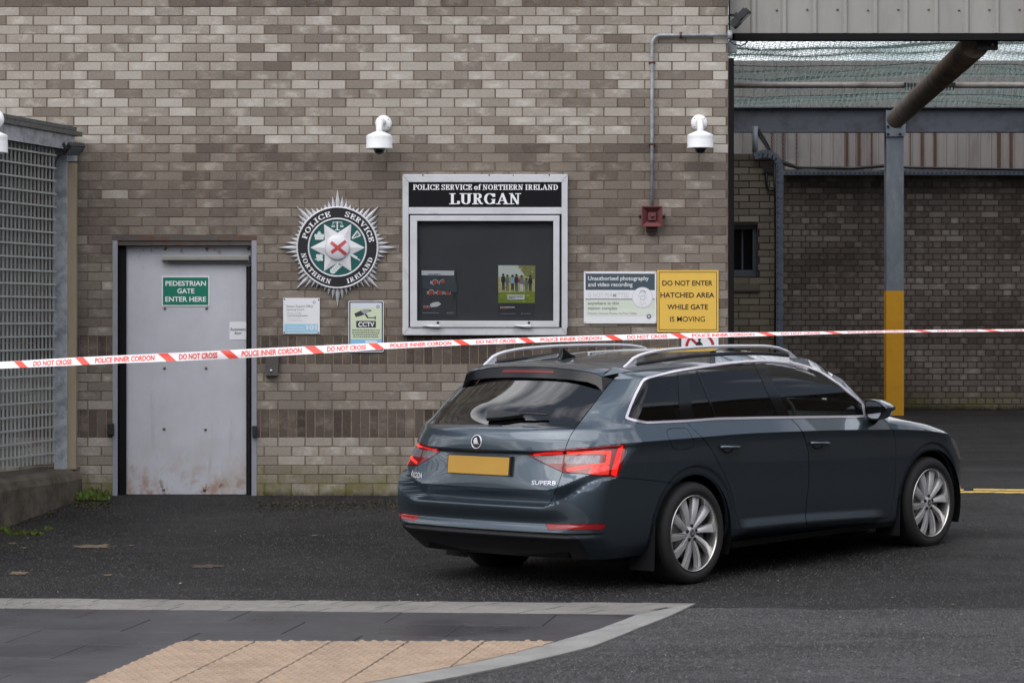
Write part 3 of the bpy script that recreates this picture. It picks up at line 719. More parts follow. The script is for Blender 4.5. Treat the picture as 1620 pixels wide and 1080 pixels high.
# ---- automatic door notice
e = sign_thing('paper_notice', (363, 509, 390, 537), 'small white paper notice reading Automatic door taped to the steel door', 'notice', dfn)
mb = MB(); rect(mb, 363.1, 509, 389.5, 537.2, .0, .003, 0, dfn); mb.build('sheet', mk('paper_white', rgb(226, 227, 232), .7), e)
mb = MB(); text(mb, 'Automatic', 364.4, 518.3, 389.0, 523, .0042, 1, .01, dfn); text(mb, 'door', 371, 524.3, 382.8, 528.6, .0042, 1, .01, dfn)
mb.build('lettering', [M_LETK, M_LETK], e)
# ---- enquiry office sign
def dashes(mb, x0, x1, y, h, off, m, seed, fn=wfn):
    r = random.Random(seed); x = x0
    while x < x1 - .6:
        w_ = min(x1 - x, r.uniform(.8, 3.0)); flat(mb, [(x, y-h), (x+w_, y-h), (x+w_, y), (x, y)], off, m, fn); x += w_ + r.uniform(.4, .8)
def rosette(mb, cx, cy, r, off, m0, m1, fn=wfn):
    P = []
    for i in range(32): q = r*(1.0 if i % 2 == 0 else .78); P.append((cx + q*math.cos(math.pi*i/16), cy + q*math.sin(math.pi*i/16)))
    flat(mb, P, off, m0, fn); disc(mb, cx, cy, r*.5, off+.0006, m1, 18, fn)
e = sign_thing('office_sign', (448, 471, 506, 528), 'square white enquiry office hours sign with a pale blue foot under the crest')
mb = MB(); rect(mb, 448, 471.4, 505.9, 528, .004, .012, 0); mb.build('plate', [M_WHITE], e, bevel=.0015)
mb = MB()
flat(mb, [(450, 512), (503, 512.4), (503, 526), (450, 526)], .0132, 1)
M_GREYT = mk('faded_grey_print', rgb(150, 150, 158), .5); M_PALEB = mk('pale_blue_print', rgb(156, 202, 228), .45, var=.05)
text(mb, 'Station Enquiry Office', 453, 482, 495, 487.6, .0135, 0, .004); text(mb, 'opening hours', 453, 487.6, 481, 492, .0135, 0, .004)
text(mb, 'Monday to Friday', 454.3, 494, 477, 497.2, .0135, 0, 0); dashes(mb, 454.5, 487, 500, 1.5, .0135, 0, 3); dashes(mb, 454.5, 474, 504, .9, .0135, 3, 4); dashes(mb, 454.5, 480, 507.4, .9, .0135, 3, 5)
text(mb, '101', 485, 514, 501, 522, .0145, 2, .03); dashes(mb, 455, 482, 518.5, 1.0, .0145, 2, 8); dashes(mb, 455, 482, 522.5, 1.0, .0145, 2, 9)
rosette(mb, 497, 478, 2.6, .0135, 0, 2); screws(mb, ((450, 473.5), (504, 474), (449.7, 525.7), (503.6, 526)), .012, 4)
mb.build('print', [M_GREYT, M_PALEB, M_WHITE, mk('light_grey_print', rgb(196, 197, 204), .5), M_SCREW], e)
# ---- CCTV sign
e = sign_thing('camera_sign', (551, 476, 607, 556), 'upright CCTV warning sign with a navy border and a drawn camera under the crest')
mb = MB(); mb.prism(rrect(551.2, 475.8, 607, 556.7, 2.2), wfn, .004, .012, 0); mb.build('plate', [M_WHITE], e)
mb = MB(); M_NAVY = mk('navy_print', rgb(46, 58, 82), .4); M_PGREEN = mk('pale_green_print', rgb(202, 213, 184), .4, var=.05); M_PGREY = mk('pale_grey_print', rgb(208, 214, 224), .4); M_SKYB = mk('sky_blue_print', rgb(138, 190, 226), .4)
flat(mb, rrect(552.4, 477, 605.8, 555.4, 1.4), .0128, 0); flat(mb, rrect(554.4, 479, 603.9, 553.6, .6), .0134, 5)
flat(mb, [(554.8, 479.5), (603.6, 479.5), (603.6, 486.5), (554.8, 486.5)], .014, 2); flat(mb, [(554.8, 486.5), (603.6, 486.5), (603.6, 536.6), (554.8, 536.6)], .014, 1)
flat(mb, [(554.8, 536.6), (603.6, 536.6), (603.6, 553), (554.8, 553)], .014, 3)
flat(mb, [(560.5, 496), (570.5, 491.2), (578.5, 491.5), (576, 497.5), (567, 500.8), (562, 499.4)], .0146, 4)       # camera body
flat(mb, [(570, 491), (578, 488.6), (588, 489.8), (583, 493.4), (576, 497)], .0149, 6); flat(mb, [(584.5, 490.0), (588.5, 491.4), (586, 492.3), (582.5, 491.5)], .0152, 4)
flat(mb, [(576.3, 496.6), (579, 495.8), (583, 501.6), (593, 501.6), (593, 503.2), (581, 503.2)], .0146, 4); flat(mb, [(592.4, 500.8), (594.5, 499.4), (594.5, 505.8), (592.4, 504)], .0149, 4)
flat(mb, [(562.3, 499), (565.5, 498), (564.5, 501.2), (562.7, 501.4)], .0149, 4)
flat(mb, rrect(563.6, 507.4, 594.7, 518.1, 1), .0146, 4); text(mb, 'CCTV', 566.7, 509.2, 592.2, 516.7, .0154, 5, .03)
for i in range(5): dashes(mb, 557+(i > 2)*2, 601-(i > 2)*2, 522.3+i*2.85, 1.25, .0146, 4, 20+i)
flat(mb, [(578, 538.5), (596.5, 538.5), (596.5, 542.5), (578, 542.5)], .0146, 5); rosette(mb, 598, 485, 2.8, .0146, 0, 5)
mb.build('print', [M_NAVY, M_PGREEN, M_PGREY, M_SKYB, mk('charcoal_print', rgb(50, 54, 58), .45), M_WHITE, mk('mid_grey_print', rgb(150, 156, 160), .45)], e)
# ---- photography sign
e = sign_thing('photography_sign', (923, 429, 1039, 512), 'wide white unauthorised photography sign with a dark slate heading beside the yellow sign')
mb = MB(); mb.prism(rrect(923.6, 429.2, 1038.4, 511.6, 1.2), wfn, .004, .012, 0); mb.build('plate', [M_WHITE], e)
mb = MB(); M_SLATE = mk('slate_print', rgb(66, 80, 90), .4, var=.05)
flat(mb, [(926.3, 432.6), (1035.9, 432.9), (1035.9, 458.8), (926.3, 458.6)], .0128, 0)
flat(mb, [(926.3, 474.6), (1035.9, 474.6), (1035.9, 488), (926.3, 488)], .0128, 2); flat(mb, [(926.3, 488), (1035.9, 488), (1035.9, 500), (926.3, 500)], .0128, 5)
flat(mb, [(926.3, 472.4), (1035.9, 472.6), (1035.9, 473.9), (926.3, 473.7)], .0134, 0)
text(mb, 'Unauthorised photography', 930.4, 436.9, 1026.3, 445.4, .0138, 1, .014); text(mb, 'and video recording', 930.4, 446.6, 1000.7, 455.2, .0138, 1, .014)
text(mb, 'IS NOT PERMITTED', 930.6, 462.8, 995.6, 469.8, .0138, 3, .002)
text(mb, 'anywhere in this', 930.2, 477.1, 979, 483.4, .0138, 4, .006); text(mb, 'station complex', 930.2, 485.0, 976.8, 491.4, .0138, 4, .004)
text(mb, 'Includes: Cameras, Phones, Go Pros, Tablets', 930.4, 493.6, 1007.8, 497.9, .0138, 6, .003)
disc(mb, 1016.4, 470.4, 16.4, .0142, 3, 40); disc(mb, 1016.4, 470.4, 15.6, .0148, 1, 40)
M_INK = mk('blue_ink', rgb(110, 106, 140), .5)
r_ = random.Random(5)
for k in range(26):                                              # scribbled line drawing of a raised camera
    a = r_.uniform(0, 6.28); q = r_.uniform(2, 10); x, y_ = 1016.6 + q*.75*math.cos(a), 470 + q*math.sin(a); b_ = r_.uniform(0, 3.1); l_ = r_.uniform(1.5, 4.5); t_ = .28
    dx, dy = l_*math.cos(b_), l_*math.sin(b_); nx, ny = -t_*math.sin(b_), t_*math.cos(b_)
    flat(mb, [(x, y_), (x+dx, y_+dy), (x+dx+nx, y_+dy+ny), (x+nx, y_+ny)], .0154 + k*.0001, 7)
disc(mb, 1016.8, 463.2, 4.6, .018, 7, 16, r2=4.0, a0=170, a1=380); rosette(mb, 1026.6, 500.3, 4, .0142, 0, 3)
screws(mb, ((925.6, 431.4), (1036.6, 431.4), (925.6, 509.6), (1036.6, 509.6)), .012, 8, .7)
mb.build('print', [M_SLATE, M_WHITE, mk('pale_lime_print', rgb(208, 216, 200), .4), mk('ghost_grey_print', rgb(200, 201, 208), .4), mk('slate_text', rgb(72, 84, 94), .4), mk('paler_lime_print', rgb(214, 220, 210), .4), mk('soft_grey_print', rgb(140, 146, 140), .4), M_INK, M_SIGNB], e)
# ---- yellow hatched-area sign
e = sign_thing('gate_sign', (1040, 427, 1137, 525), 'square yellow sign warning not to enter the hatched area while the gate moves')
mb = MB(); mb.prism(rrect(1039.6, 427.4, 1136.7, 524.9, 1.0), wfn, .004, .016, 0); mb.build('plate', [mk('sign_yellow', rgb(228, 186, 82), .42, var=.04, vscale=8)], e)
mb = MB()
for a in ((1042.3, 430, 1134.1, 430.9), (1042.3, 520.9, 1134.1, 521.8), (1042.3, 430.9, 1043.2, 520.9), (1133.2, 430.9, 1134.1, 520.9)): flat(mb, [(a[0], a[1]), (a[2], a[1]), (a[2], a[3]), (a[0], a[3])], .0172)
M_BRBK = mk('brown_black_print', rgb(40, 30, 28), .45); mb.build('border_line', M_BRBK, e)
for s_, b in (('DO NOT ENTER', (1047.8, 443.6, 1127.3, 451.8)), ('HATCHED AREA', (1044.8, 462.5, 1130, 470.7)), ('WHILE GATE', (1055.6, 481.3, 1120, 489.5)), ('IS MOVING', (1060, 500.3, 1115.2, 508.7))):
    mb = MB(); text(mb, s_, *b, .0175, 0, .018 if 'M' not in s_ else .006); mb.build('lettering', M_BRBK, e)
# ---- no-pedestrians sign half hidden by the tape and the car roof
e = sign_thing('prohibition_sign', (1078, 526, 1137, 590), 'white no pedestrians sign with a red ring below the yellow sign')
mb = MB(); rect(mb, 1078, 526.5, 1136.6, 590, .004, .011, 0); mb.build('plate', M_WHITE, e)
mb = MB()
disc(mb, 1107.3, 549, 23.3, .0122, 1, 48, r2=18.8)
t45 = [(1107.3 + a, 549 + b) for a, b in ((-14.5, -11.5), (-11.5, -14.5), (14.5, 11.5), (11.5, 14.5))]; flat(mb, t45, .0124, 1)
disc(mb, 1106.6, 537.2, 2.2, .0132, 2, 16); flat(mb, [(1104, 540), (1107.5, 539.5), (1110.5, 542.5), (1112.5, 547), (1111.3, 547.6), (1108.6, 544.5), (1109, 550), (1111.5, 561), (1109, 561), (1106.5, 552), (1103.5, 561), (1101, 561), (1104.4, 550), (1103.6, 544.5), (1101.6, 548), (1100.5, 547.5), (1102, 542.5)], .0134, 2)
screws(mb, ((1079.5, 529), (1135, 529)), .011, 3, .6); mb.build('symbol', [M_WHITE, mk('prohibition_red', rgb(168, 38, 50), .45), M_LETK, M_SIGNB], e)

# ---- the crest
CX, CY = 534.1, 391.8
crest = empty('police_crest', wpt(CX, 484, 0), 'round silver rayed police crest with black ring, green centre and red saltire', 'crest')
M_SILV = mk('cast_silver', rgb(204, 204, 208), .4, metal=.2, var=.12, vscale=20, bump=.1, bscale=90)
M_SILB = mk('bright_silver', rgb(212, 212, 216), .4, metal=.15, var=.06)
M_CRBLK = mk('crest_black', rgb(28, 28, 34), .4, var=.1); M_CRGRN = mk('crest_green', rgb(16, 82, 78), .4, var=.08)
mb = MB()
for i in range(64):
    k = abs(((i + 4) % 8) - 4); R_ = (93.0, 82.0, 75.5, 71.5, 69.0)[k]; a = 2*math.pi*i/64
    if i % 8 == 0 and (i // 8) % 2 == 1: R_ = 92.5
    ca, sa = math.cos(a), math.sin(a); wd = 2.75 + .5*(k == 0)
    rb, rm = 56.0, 60 + (R_-60)*.42
    P = lambda r, t, o: wfn(CX + r*ca - t*sa, CY - r*sa - t*ca, o)
    mb.add([P(rb, -wd*.8, .012), P(rb, wd*.8, .012), P(rm, -wd, .014), P(rm, wd, .014), P(R_, 0, .014), P(rb, 0, .03), P(rm, 0, .034), P(rb, -wd*.8, 0), P(rb, wd*.8, 0), P(rm, -wd, 0), P(rm, wd, 0), P(R_, 0, 0)],
           [(0, 5, 6, 2), (5, 1, 3, 6), (2, 6, 4), (6, 3, 4), (0, 2, 9, 7), (2, 4, 11, 9), (4, 3, 10, 11), (3, 1, 8, 10)], 0)
mb.build('rays', M_SILV, crest)
def cfn(r, h): return (r/S, -h)
c0 = wpt(CX, CY, 0)
mb = MB(); mb.lathe([(66, -.0), (65.2, -.040), (62.6, -.042), (62.2, -.036)], (0, 0, 0), 'y', 0, 72) if False else None
def ring(mb, prof, m): mb.lathe([(r/S, -h) for r, h in prof], c0, 'y', m, 72)
ring(mb, [(65.2, 0), (64.8, .042), (62.6, .043), (62.3, .036)], 0); ring(mb, [(62.3, .036), (46.8, .036)], 1); ring(mb, [(46.8, .036), (46.4, .042), (44.4, .042), (44.1, .034)], 0)
def arctext(mb, s, r, h, a0, a1, off, m, top=True):
    gl, W = serifmesh(s, gap=.16, S=.24)
    for parts, gx, adv in gl:
        for k, (V, F) in enumerate(parts):
            vs = []
            for u, v in V:
                a = math.radians(a0 + (a1-a0)*(gx+u)/W); q = r + v*h if top else r - v*h
                vs.append(wfn(CX + q*math.cos(a), CY - q*math.sin(a), off + k*.0002))
            mb.add(vs, F, m)
arctext(mb, 'POLICE', 50.6, 8.2, 165, 102.5, .0372, 2); arctext(mb, 'SERVICE', 50.6, 8.2, 77.5, 10, .0372, 2)
arctext(mb, 'NORTHERN', 58.6, 7.3, 189, 258.5, .0372, 2, False); arctext(mb, 'IRELAND', 58.6, 7.3, 285.5, 343, .0372, 2, False)
mb.build('ring', [M_SILB, M_CRBLK, M_LETW], crest)
mb = MB(); ring(mb, [(44.1, .034), (0.01, .034)], 0); mb.build('enamel_disc', M_CRGRN, crest)
mb = MB(); P = []
for i in range(12):
    q = 43.2 if i % 2 == 0 else 23.5; a = math.radians(30*i); P.append((CX + q*math.cos(a), CY - q*math.sin(a)))
n_ = len(P); pin = [wfn(CX, CY, .050)] + [wfn(*p, .0365) for p in P]
mb.add(pin, [(0, 1+i, 1+(i+1) % n_) for i in range(n_)], 0)
mb.build('star', M_SILB, crest)
mb = MB(); ring(mb, [(19.6, .04), (19.3, .055), (17.6, .056)], 0); ring(mb, [(17.6, .056), (15, .062), (10, .068), (5, .071), (.01, .072)], 1)
for sx in (1, -1):                                                # saltire following the boss
    vs = []; N_ = 14
    for i in range(N_+1):
        t = -1 + 2*i/N_; q = 17.2*abs(t); hh = .0735 - .0175*(q/17.6)**2 + .0008*(sx > 0)
        for wv in (-2.6, 2.6): vs.append(wfn(CX + t*13.2 - wv*.62*sx, CY + sx*t*10.6 + wv*.78, hh + .0012))
    mb.add(vs, [(2*i, 2*i+1, 2*i+3, 2*i+2) for i in range(N_)], 2)
mb.build('boss', [M_SILV, mk('boss_white', rgb(214, 215, 220), .35), mk('saltire_red', rgb(186, 68, 72), .4)], crest)
mb = MB(); o_ = .0372
def blob(x, y, rx, ry, rot=0, n=14, off=o_):
    c, s_ = math.cos(rot), math.sin(rot); flat(mb, [(x + rx*math.cos(t)*c - ry*math.sin(t)*s_, y + rx*math.cos(t)*s_ + ry*math.sin(t)*c) for t in [2*math.pi*i/n for i in range(n)]], off)
def bar(x0, y0, x1, y1, w_, off=o_):
    d = math.hypot(x1-x0, y1-y0); nx, ny = -(y1-y0)/d*w_/2, (x1-x0)/d*w_/2
    flat(mb, [(x0-nx, y0-ny), (x1-nx, y1-ny), (x1+nx, y1+ny), (x0+nx, y0+ny)], off)
X = lambda zx: 440 + zx/5.684
Yy = lambda zy: 290 + zy/5.684
bar(X(532), Yy(342), X(532), Yy(418), 2.2); bar(X(490), Yy(350), X(576), Yy(350), 1.1, o_+.0003); bar(X(512), Yy(420), X(556), Yy(420), 1.5, o_+.0003)    # scales
for q in (495, 572): blob(X(q), Yy(388), 3.2, 1.2, 0, off=o_+.0003); bar(X(q), Yy(352), X(q-13), Yy(386), .5, o_+.0005); bar(X(q), Yy(352), X(q+13), Yy(386), .5, o_+.0006)
M_SYM = mk('symbol_white', rgb(206, 214, 214), .45)
mb.build('scales_symbol', M_SYM, crest); mb = MB()
bar(X(664), Yy(492), X(712), Yy(428), 2.2); bar(X(712), Yy(428), X(740), Yy(470), 1.6, o_+.0003); bar(X(740), Yy(470), X(664), Yy(498), 1.8, o_+.0005)      # harp
for q in (.25, .45, .65, .85): bar(X(664+48*q), Yy(492-64*q), X(664+76*q), Yy(496-26*q), .45, o_+.0007)
mb.build('harp_symbol', M_SYM, crest); mb = MB()
for dx, dy in ((-14, -14), (14, -16), (16, 14), (-12, 16), (0, 0)): blob(X(372+dx), Yy(668+dy), 3.4, 2.8, .6, off=o_+.0002*(dx+20))                            # shamrock
bar(X(352), Yy(672), X(330), Yy(686), 1.2, o_+.009)
mb.build('shamrock_symbol', M_SYM, crest); mb = MB()
for i in range(4): blob(X(340+20*i), Yy(478 - (8 if i in (1, 2) else 0)), 2.3, 4.2, .2*(i-1.5), off=o_+.0002*i)                                              # crown
bar(X(332), Yy(500), X(408), Yy(500), 2.6, o_+.001); blob(X(370), Yy(443), 2.2, 2.2, off=o_+.001)
mb.build('crown_symbol', M_SYM, crest); mb = MB()
bar(X(656), Yy(644), X(738), Yy(694), 1.8); bar(X(668), Yy(648), X(710), Yy(672), 4.0, o_+.0003); blob(X(670), Yy(650), 4.0, 1.8, .55, off=o_+.0006)          # torch
mb.build('torch_symbol', M_SYM, crest); mb = MB()
bar(X(475), Yy(806), X(552), Yy(728), 1.0)
for i in range(5):
    for sgn in (-1, 1): blob(X(486+15*i + sgn*11), Yy(795-15*i + sgn*9), 3.3, 1.35, math.radians(-45 + sgn*38), off=o_+.0003*(i+1) + (.0001 if sgn > 0 else 0))  # branch
mb.build('branch_symbol', M_SYM, crest)

# ---- notice board
nb = empty('notice_board', wpt(767, 530, 0), 'glazed aluminium notice board headed with the police service name above LURGAN', 'notice board')
nf = lambda u, v, d: pt(u, v, YW - d)
mb = MB(); fd = .075
rect(mb, 636.8, 275.8, 898.4, 288.3, 0, fd, 0); rect(mb, 636.8, 518.5, 896.6, 530, 0, fd, 0)
rect(mb, 636.8, 288.3, 646.4, 518.5, 0, fd-.001, 0); rect(mb, 888.6, 288.3, 898, 518.5, 0, fd-.001, 0); rect(mb, 646.4, 328, 888.6, 338.6, 0, fd-.004, 0)
mb.build('frame', M_ALU, nb, bevel=.003)
M_DJ = mk('dirty_joint', rgb(78, 66, 58), .8)
for x0, y0, x1, y1, a in ((637, 276, 646.6, 288.5, 0), (898.2, 276, 888.4, 288.5, 1), (637, 529.8, 646.6, 518.3, 1), (896.6, 529.8, 888.4, 518.3, 0)):
    d = math.hypot(x1-x0, y1-y0); nx, ny = -(y1-y0)/d*.22, (x1-x0)/d*.22; mb = MB(); flat(mb, [(x0-nx, y0-ny), (x1-nx, y1-ny), (x1+nx, y1+ny), (x0+nx, y0+ny)], fd+.0012); mb.build('mitre_joint', M_DJ, nb)
for x, y_ in ((669, 277.2), (774, 277.2), (869, 276.9), (812, 277.6)):
    mb = MB(); disc(mb, x, y_, 1.3 if x != 812 else 1.0, fd+.0016, 0, 10); mb.build('fixing_hole', M_DJ, nb)
mb = MB(); rect(mb, 646.4, 288.3, 888.6, 328, 0, fd-.008, 0); mb.build('header_panel', mk('header_black', rgb(17, 17, 21), .4, var=.2, vscale=6, spec=.2), nb)
hp = nb.children[-1]
mb = MB(); stext(mb, 'POLICE SERVICE', 653.3, 291.9, 746.6, 300.5, fd-.0068, 0); stext(mb, 'of', 750.2, 291.6, 760.4, 300.5, fd-.0068, 0); stext(mb, 'NORTHERN IRELAND', 763.6, 291.9, 882.5, 300.5, fd-.0068, 0)
mb.build('lettering', M_LETW, hp); mb = MB(); stext(mb, 'LURGAN', 711.2, 305.9, 823.6, 323.2, fd-.0068, 0); mb.build('lettering', M_LETW, hp)
mb = MB(); wd = .088
rect(mb, 648.8, 341, 885.2, 349.6, .02, wd, 0); rect(mb, 648.8, 507.6, 884.6, 517.4, .02, wd, 0); rect(mb, 648.8, 349.6, 659.8, 507.6, .02, wd-.001, 0); rect(mb, 875.4, 349.6, 885, 507.6, .02, wd-.001, 0)
wfb = mb.build('window_frame', M_ALU, nb, bevel=.003)
mb = MB(); rect(mb, 646.4, 338.6, 888.6, 341, 0, fd-.02, 0); mb.box(wpt(646.4, 349, .02), wpt(659.8, 507, .021), 0); rect(mb, 646.4, 340, 888.6, 518, .012, .02, 0)
mb.build('backing_board', mk('backing_charcoal', rgb(68, 68, 73), .85, var=.12, vscale=2), nb)
mb = MB(); rect(mb, 659.2, 349.2, 876, 508, .060, .063, 0); pane = mb.build('pane', glass('board_pane', (.95, .96, .96), 1.22), nb)
for x in (693, 837):
    mb = MB(); c = wpt(x, 516, wd)
    mb.lathe([(.0, -.02), (.016, -.018), (.02, -.01), (.02, 0)], c, 'y', 0, 16); mb.tube([wpt(x-24, 515, wd+.006), wpt(x-10, 516, wd+.016), wpt(x+4, 516.5, wd+.02)], [.004, .010, .012], 0, 8)
    mb.box(wpt(x-2, 508.5, wd), wpt(x+1.5, 513, wd+.016), 1); mb.build('latch', [M_ALU, M_BLACKM], nb)
# posters pinned inside
e = empty('number_poster', wpt(694, 501, .022), 'dark curling poster of five numbered red discs pinned in the notice board', 'poster')
mb = MB(); vs = []; nx_, ny_ = 8, 10; po = .0215
def pfn(u, v, d): return wfn(u, v, d + .010*max(0, (u-712)/10.0)**2*(.4+.6*((v-421)/80.0)) + .004*math.sin(v*.09))
for j in range(ny_+1):
    for i in range(nx_+1): vs.append(pfn(666 + 55.5*i/nx_, 421 + 80*j/ny_, po))
mb.add(vs, [(j*(nx_+1)+i, j*(nx_+1)+i+1, (j+1)*(nx_+1)+i+1, (j+1)*(nx_+1)+i) for j in range(ny_) for i in range(nx_)], 0, True)
q8 = lambda x, y_: (655 + x/8.1, 410 + y_/8.1)
def z8(pts): return [q8(*p) for p in pts]
flat(mb, z8([(97, 145), (513, 148), (512, 208), (97, 205)]), po+.002, 1, pfn); dashes(mb, *[q8(180, 0)[0], q8(490, 0)[0]], q8(0, 200)[1], 1.6, po+.003, 2, 31, pfn)
for k, (x, y_) in enumerate(((268, 297), (372, 297), (222, 428), (328, 428), (430, 428))):
    cx_, cy_ = q8(x, y_); disc(mb, cx_, cy_, 4.9, po+.002, 1, 20, pfn); disc(mb, cx_, cy_, 4.1, po+.0026, 2, 20, pfn); disc(mb, cx_, cy_, 3.4, po+.0032, 3, 20, pfn)
    text(mb, '12345'[k], cx_-7.3, cy_-2.2, cx_-5.2, cy_+2.2, po+.003, 1, .02, pfn); dashes(mb, cx_-4, cx_+4, cy_+10.2 if k < 2 else cy_+9.6, 1.3, po+.002, 4, 40+k, pfn)
flat(mb, z8([(205, 575), (250, 552), (315, 545), (348, 575), (300, 605), (215, 615)]), po+.002, 1, pfn); flat(mb, z8([(118, 615), (205, 613), (205, 630), (118, 633)]), po+.002, 3, pfn)
dashes(mb, q8(118, 0)[0], q8(205, 0)[0], q8(0, 608)[1], 1.2, po+.002, 1, 51, pfn); dashes(mb, q8(110, 0)[0], q8(320, 0)[0], q8(0, 692)[1], 1.4, po+.002, 4, 52, pfn); dashes(mb, q8(420, 0)[0], q8(505, 0)[0], q8(0, 692)[1], 1.4, po+.002, 4, 53, pfn)
flat(mb, z8([(95, 215), (520, 215), (540, 300), (560, 430), (90, 370)]), po+.001, 5, pfn)
mb.build('sheet', [mk('poster_dark', rgb(44, 48, 54), .35, var=.3, vscale=14), mk('poster_white', rgb(208, 208, 212), .5), mk('poster_black', rgb(36, 34, 36), .5), mk('poster_red', rgb(188, 70, 52), .5, var=.25, vscale=40), mk('poster_grey', rgb(128, 130, 134), .5), mk('poster_teal', rgb(62, 72, 78), .4, var=.25, vscale=18)], e)
e = empty('park_poster', wpt(817.5, 505, .022), 'poster of young people standing on sunny grass pinned in the notice board', 'poster')
mb = MB(); rect(mb, 787.8, 419.4, 846.6, 501.5, .0205, .0222, 0)
o1 = .0232
flat(mb, z8([(1080, 78), (1555, 80), (1550, 300), (1080, 300)]), o1, 1); flat(mb, z8([(1080, 230), (1550, 200), (1550, 430), (1080, 430)]), o1+.0004, 2); flat(mb, z8([(1080, 425), (1550, 415), (1548, 560), (1080, 560)]), o1+.0008, 3)
flat(mb, z8([(1330, 80), (1555, 80), (1550, 260), (1420, 210), (1380, 150)]), o1+.0006, 4)
r_ = random.Random(9)
for k in range(60):
    x, y_ = r_.uniform(1090, 1540), r_.uniform(90, 400); a = r_.uniform(4, 13)
    flat(mb, z8([(x-a, y_), (x, y_-a), (x+a, y_), (x+r_.uniform(-3, 3), y_+a)]), o1+.001+k*.00003, r_.choice((2, 4, 1, 4)) if x > 1330 or y_ > 220 else 1)
for k in range(26):
    x, y_ = r_.uniform(1085, 1480), r_.uniform(430, 545); a = r_.uniform(20, 60)
    flat(mb, z8([(x, y_), (x+a, y_-5), (x+a+10, y_+3), (x+5, y_+7)]), o1+.001+k*.00003, r_.choice((3, 5, 5)))
for k, (x, y0, h_, top_, leg) in enumerate(((1143, 185, 215, 6, 6), (1196, 200, 210, 7, 7), (1262, 200, 205, 8, 6), (1312, 190, 220, 6, 9), (1378, 205, 205, 7, 10), (1440, 240, 170, 7, 7), (1490, 205, 205, 6, 6))):
    o2 = o1+.004+k*.0004; cx_, cy_ = q8(x, y0+14)
    disc(mb, cx_, cy_, 2.0, o2, 6, 12)
    flat(mb, z8([(x-22, y0+34), (x+22, y0+34), (x+28, y0+95), (x+16, y0+112), (x-16, y0+112), (x-28, y0+95)]), o2+.0001, top_)
    flat(mb, z8([(x-16, y0+110), (x, y0+110), (x-4, y0+h_), (x-15, y0+h_)]), o2+.0002, leg); flat(mb, z8([(x+1, y0+110), (x+17, y0+110), (x+16, y0+h_), (x+4, y0+h_)]), o2+.0002, leg)
flat(mb, z8([(1335, 250), (1360, 250), (1362, 295), (1338, 295)]), o1+.009, 11); flat(mb, z8([(1130, 235), (1160, 235), (1162, 285), (1130, 285)]), o1+.009, 6); flat(mb, z8([(1368, 255), (1405, 255), (1405, 318), (1368, 318)]), o1+.009, 12)
flat(mb, z8([(1198, 455), (1418, 455), (1415, 517), (1198, 515)]), o1+.009, 10); dashes(mb, q8(1210, 0)[0], q8(1400, 0)[0], q8(0, 478)[1], 1.0, o1+.0095, 6, 61); dashes(mb, q8(1210, 0)[0], q8(1400, 0)[0], q8(0, 492)[1], 1.0, o1+.0095, 6, 62); dashes(mb, q8(1210, 0)[0], q8(1300, 0)[0], q8(0, 504)[1], 1.0, o1+.0095, 6, 63)
dashes(mb, q8(1105, 0)[0], q8(1290, 0)[0], q8(0, 622)[1], 1.7, o1, 10, 64); dashes(mb, q8(1105, 0)[0], q8(1195, 0)[0], q8(0, 640)[1], 1.3, o1, 11, 65); dashes(mb, q8(1100, 0)[0], q8(1305, 0)[0], q8(0, 703)[1], 1.3, o1, 12, 66); rosette(mb, q8(1382, 0)[0], q8(0, 696)[1], 1.8, o1, 12, 6); dashes(mb, q8(1405, 0)[0], q8(1500, 0)[0], q8(0, 702)[1], 1.3, o1, 12, 67)
mb.build('sheet', [mk('poster_slate', rgb(48, 50, 56), .4, var=.2), mk('print_sky', rgb(206, 212, 206), .5), mk('print_haze', rgb(188, 180, 132), .5, var=.25, vscale=30), mk('print_grass', rgb(122, 138, 40), .5, var=.3, vscale=20), mk('print_leaf', rgb(132, 134, 74), .5, var=.3, vscale=40), mk('print_sunlit_grass', rgb(176, 182, 62), .5, var=.2),
          mk('print_dark', rgb(40, 40, 44), .5), mk('print_grey_green', rgb(112, 118, 96), .5), mk('print_pale_blue', rgb(150, 176, 200), .5), mk('print_denim', rgb(54, 76, 106), .5), mk('print_white', rgb(216, 218, 220), .5), mk('print_red', rgb(176, 54, 56), .5), mk('print_bluegrey', rgb(112, 128, 142), .5)], e)

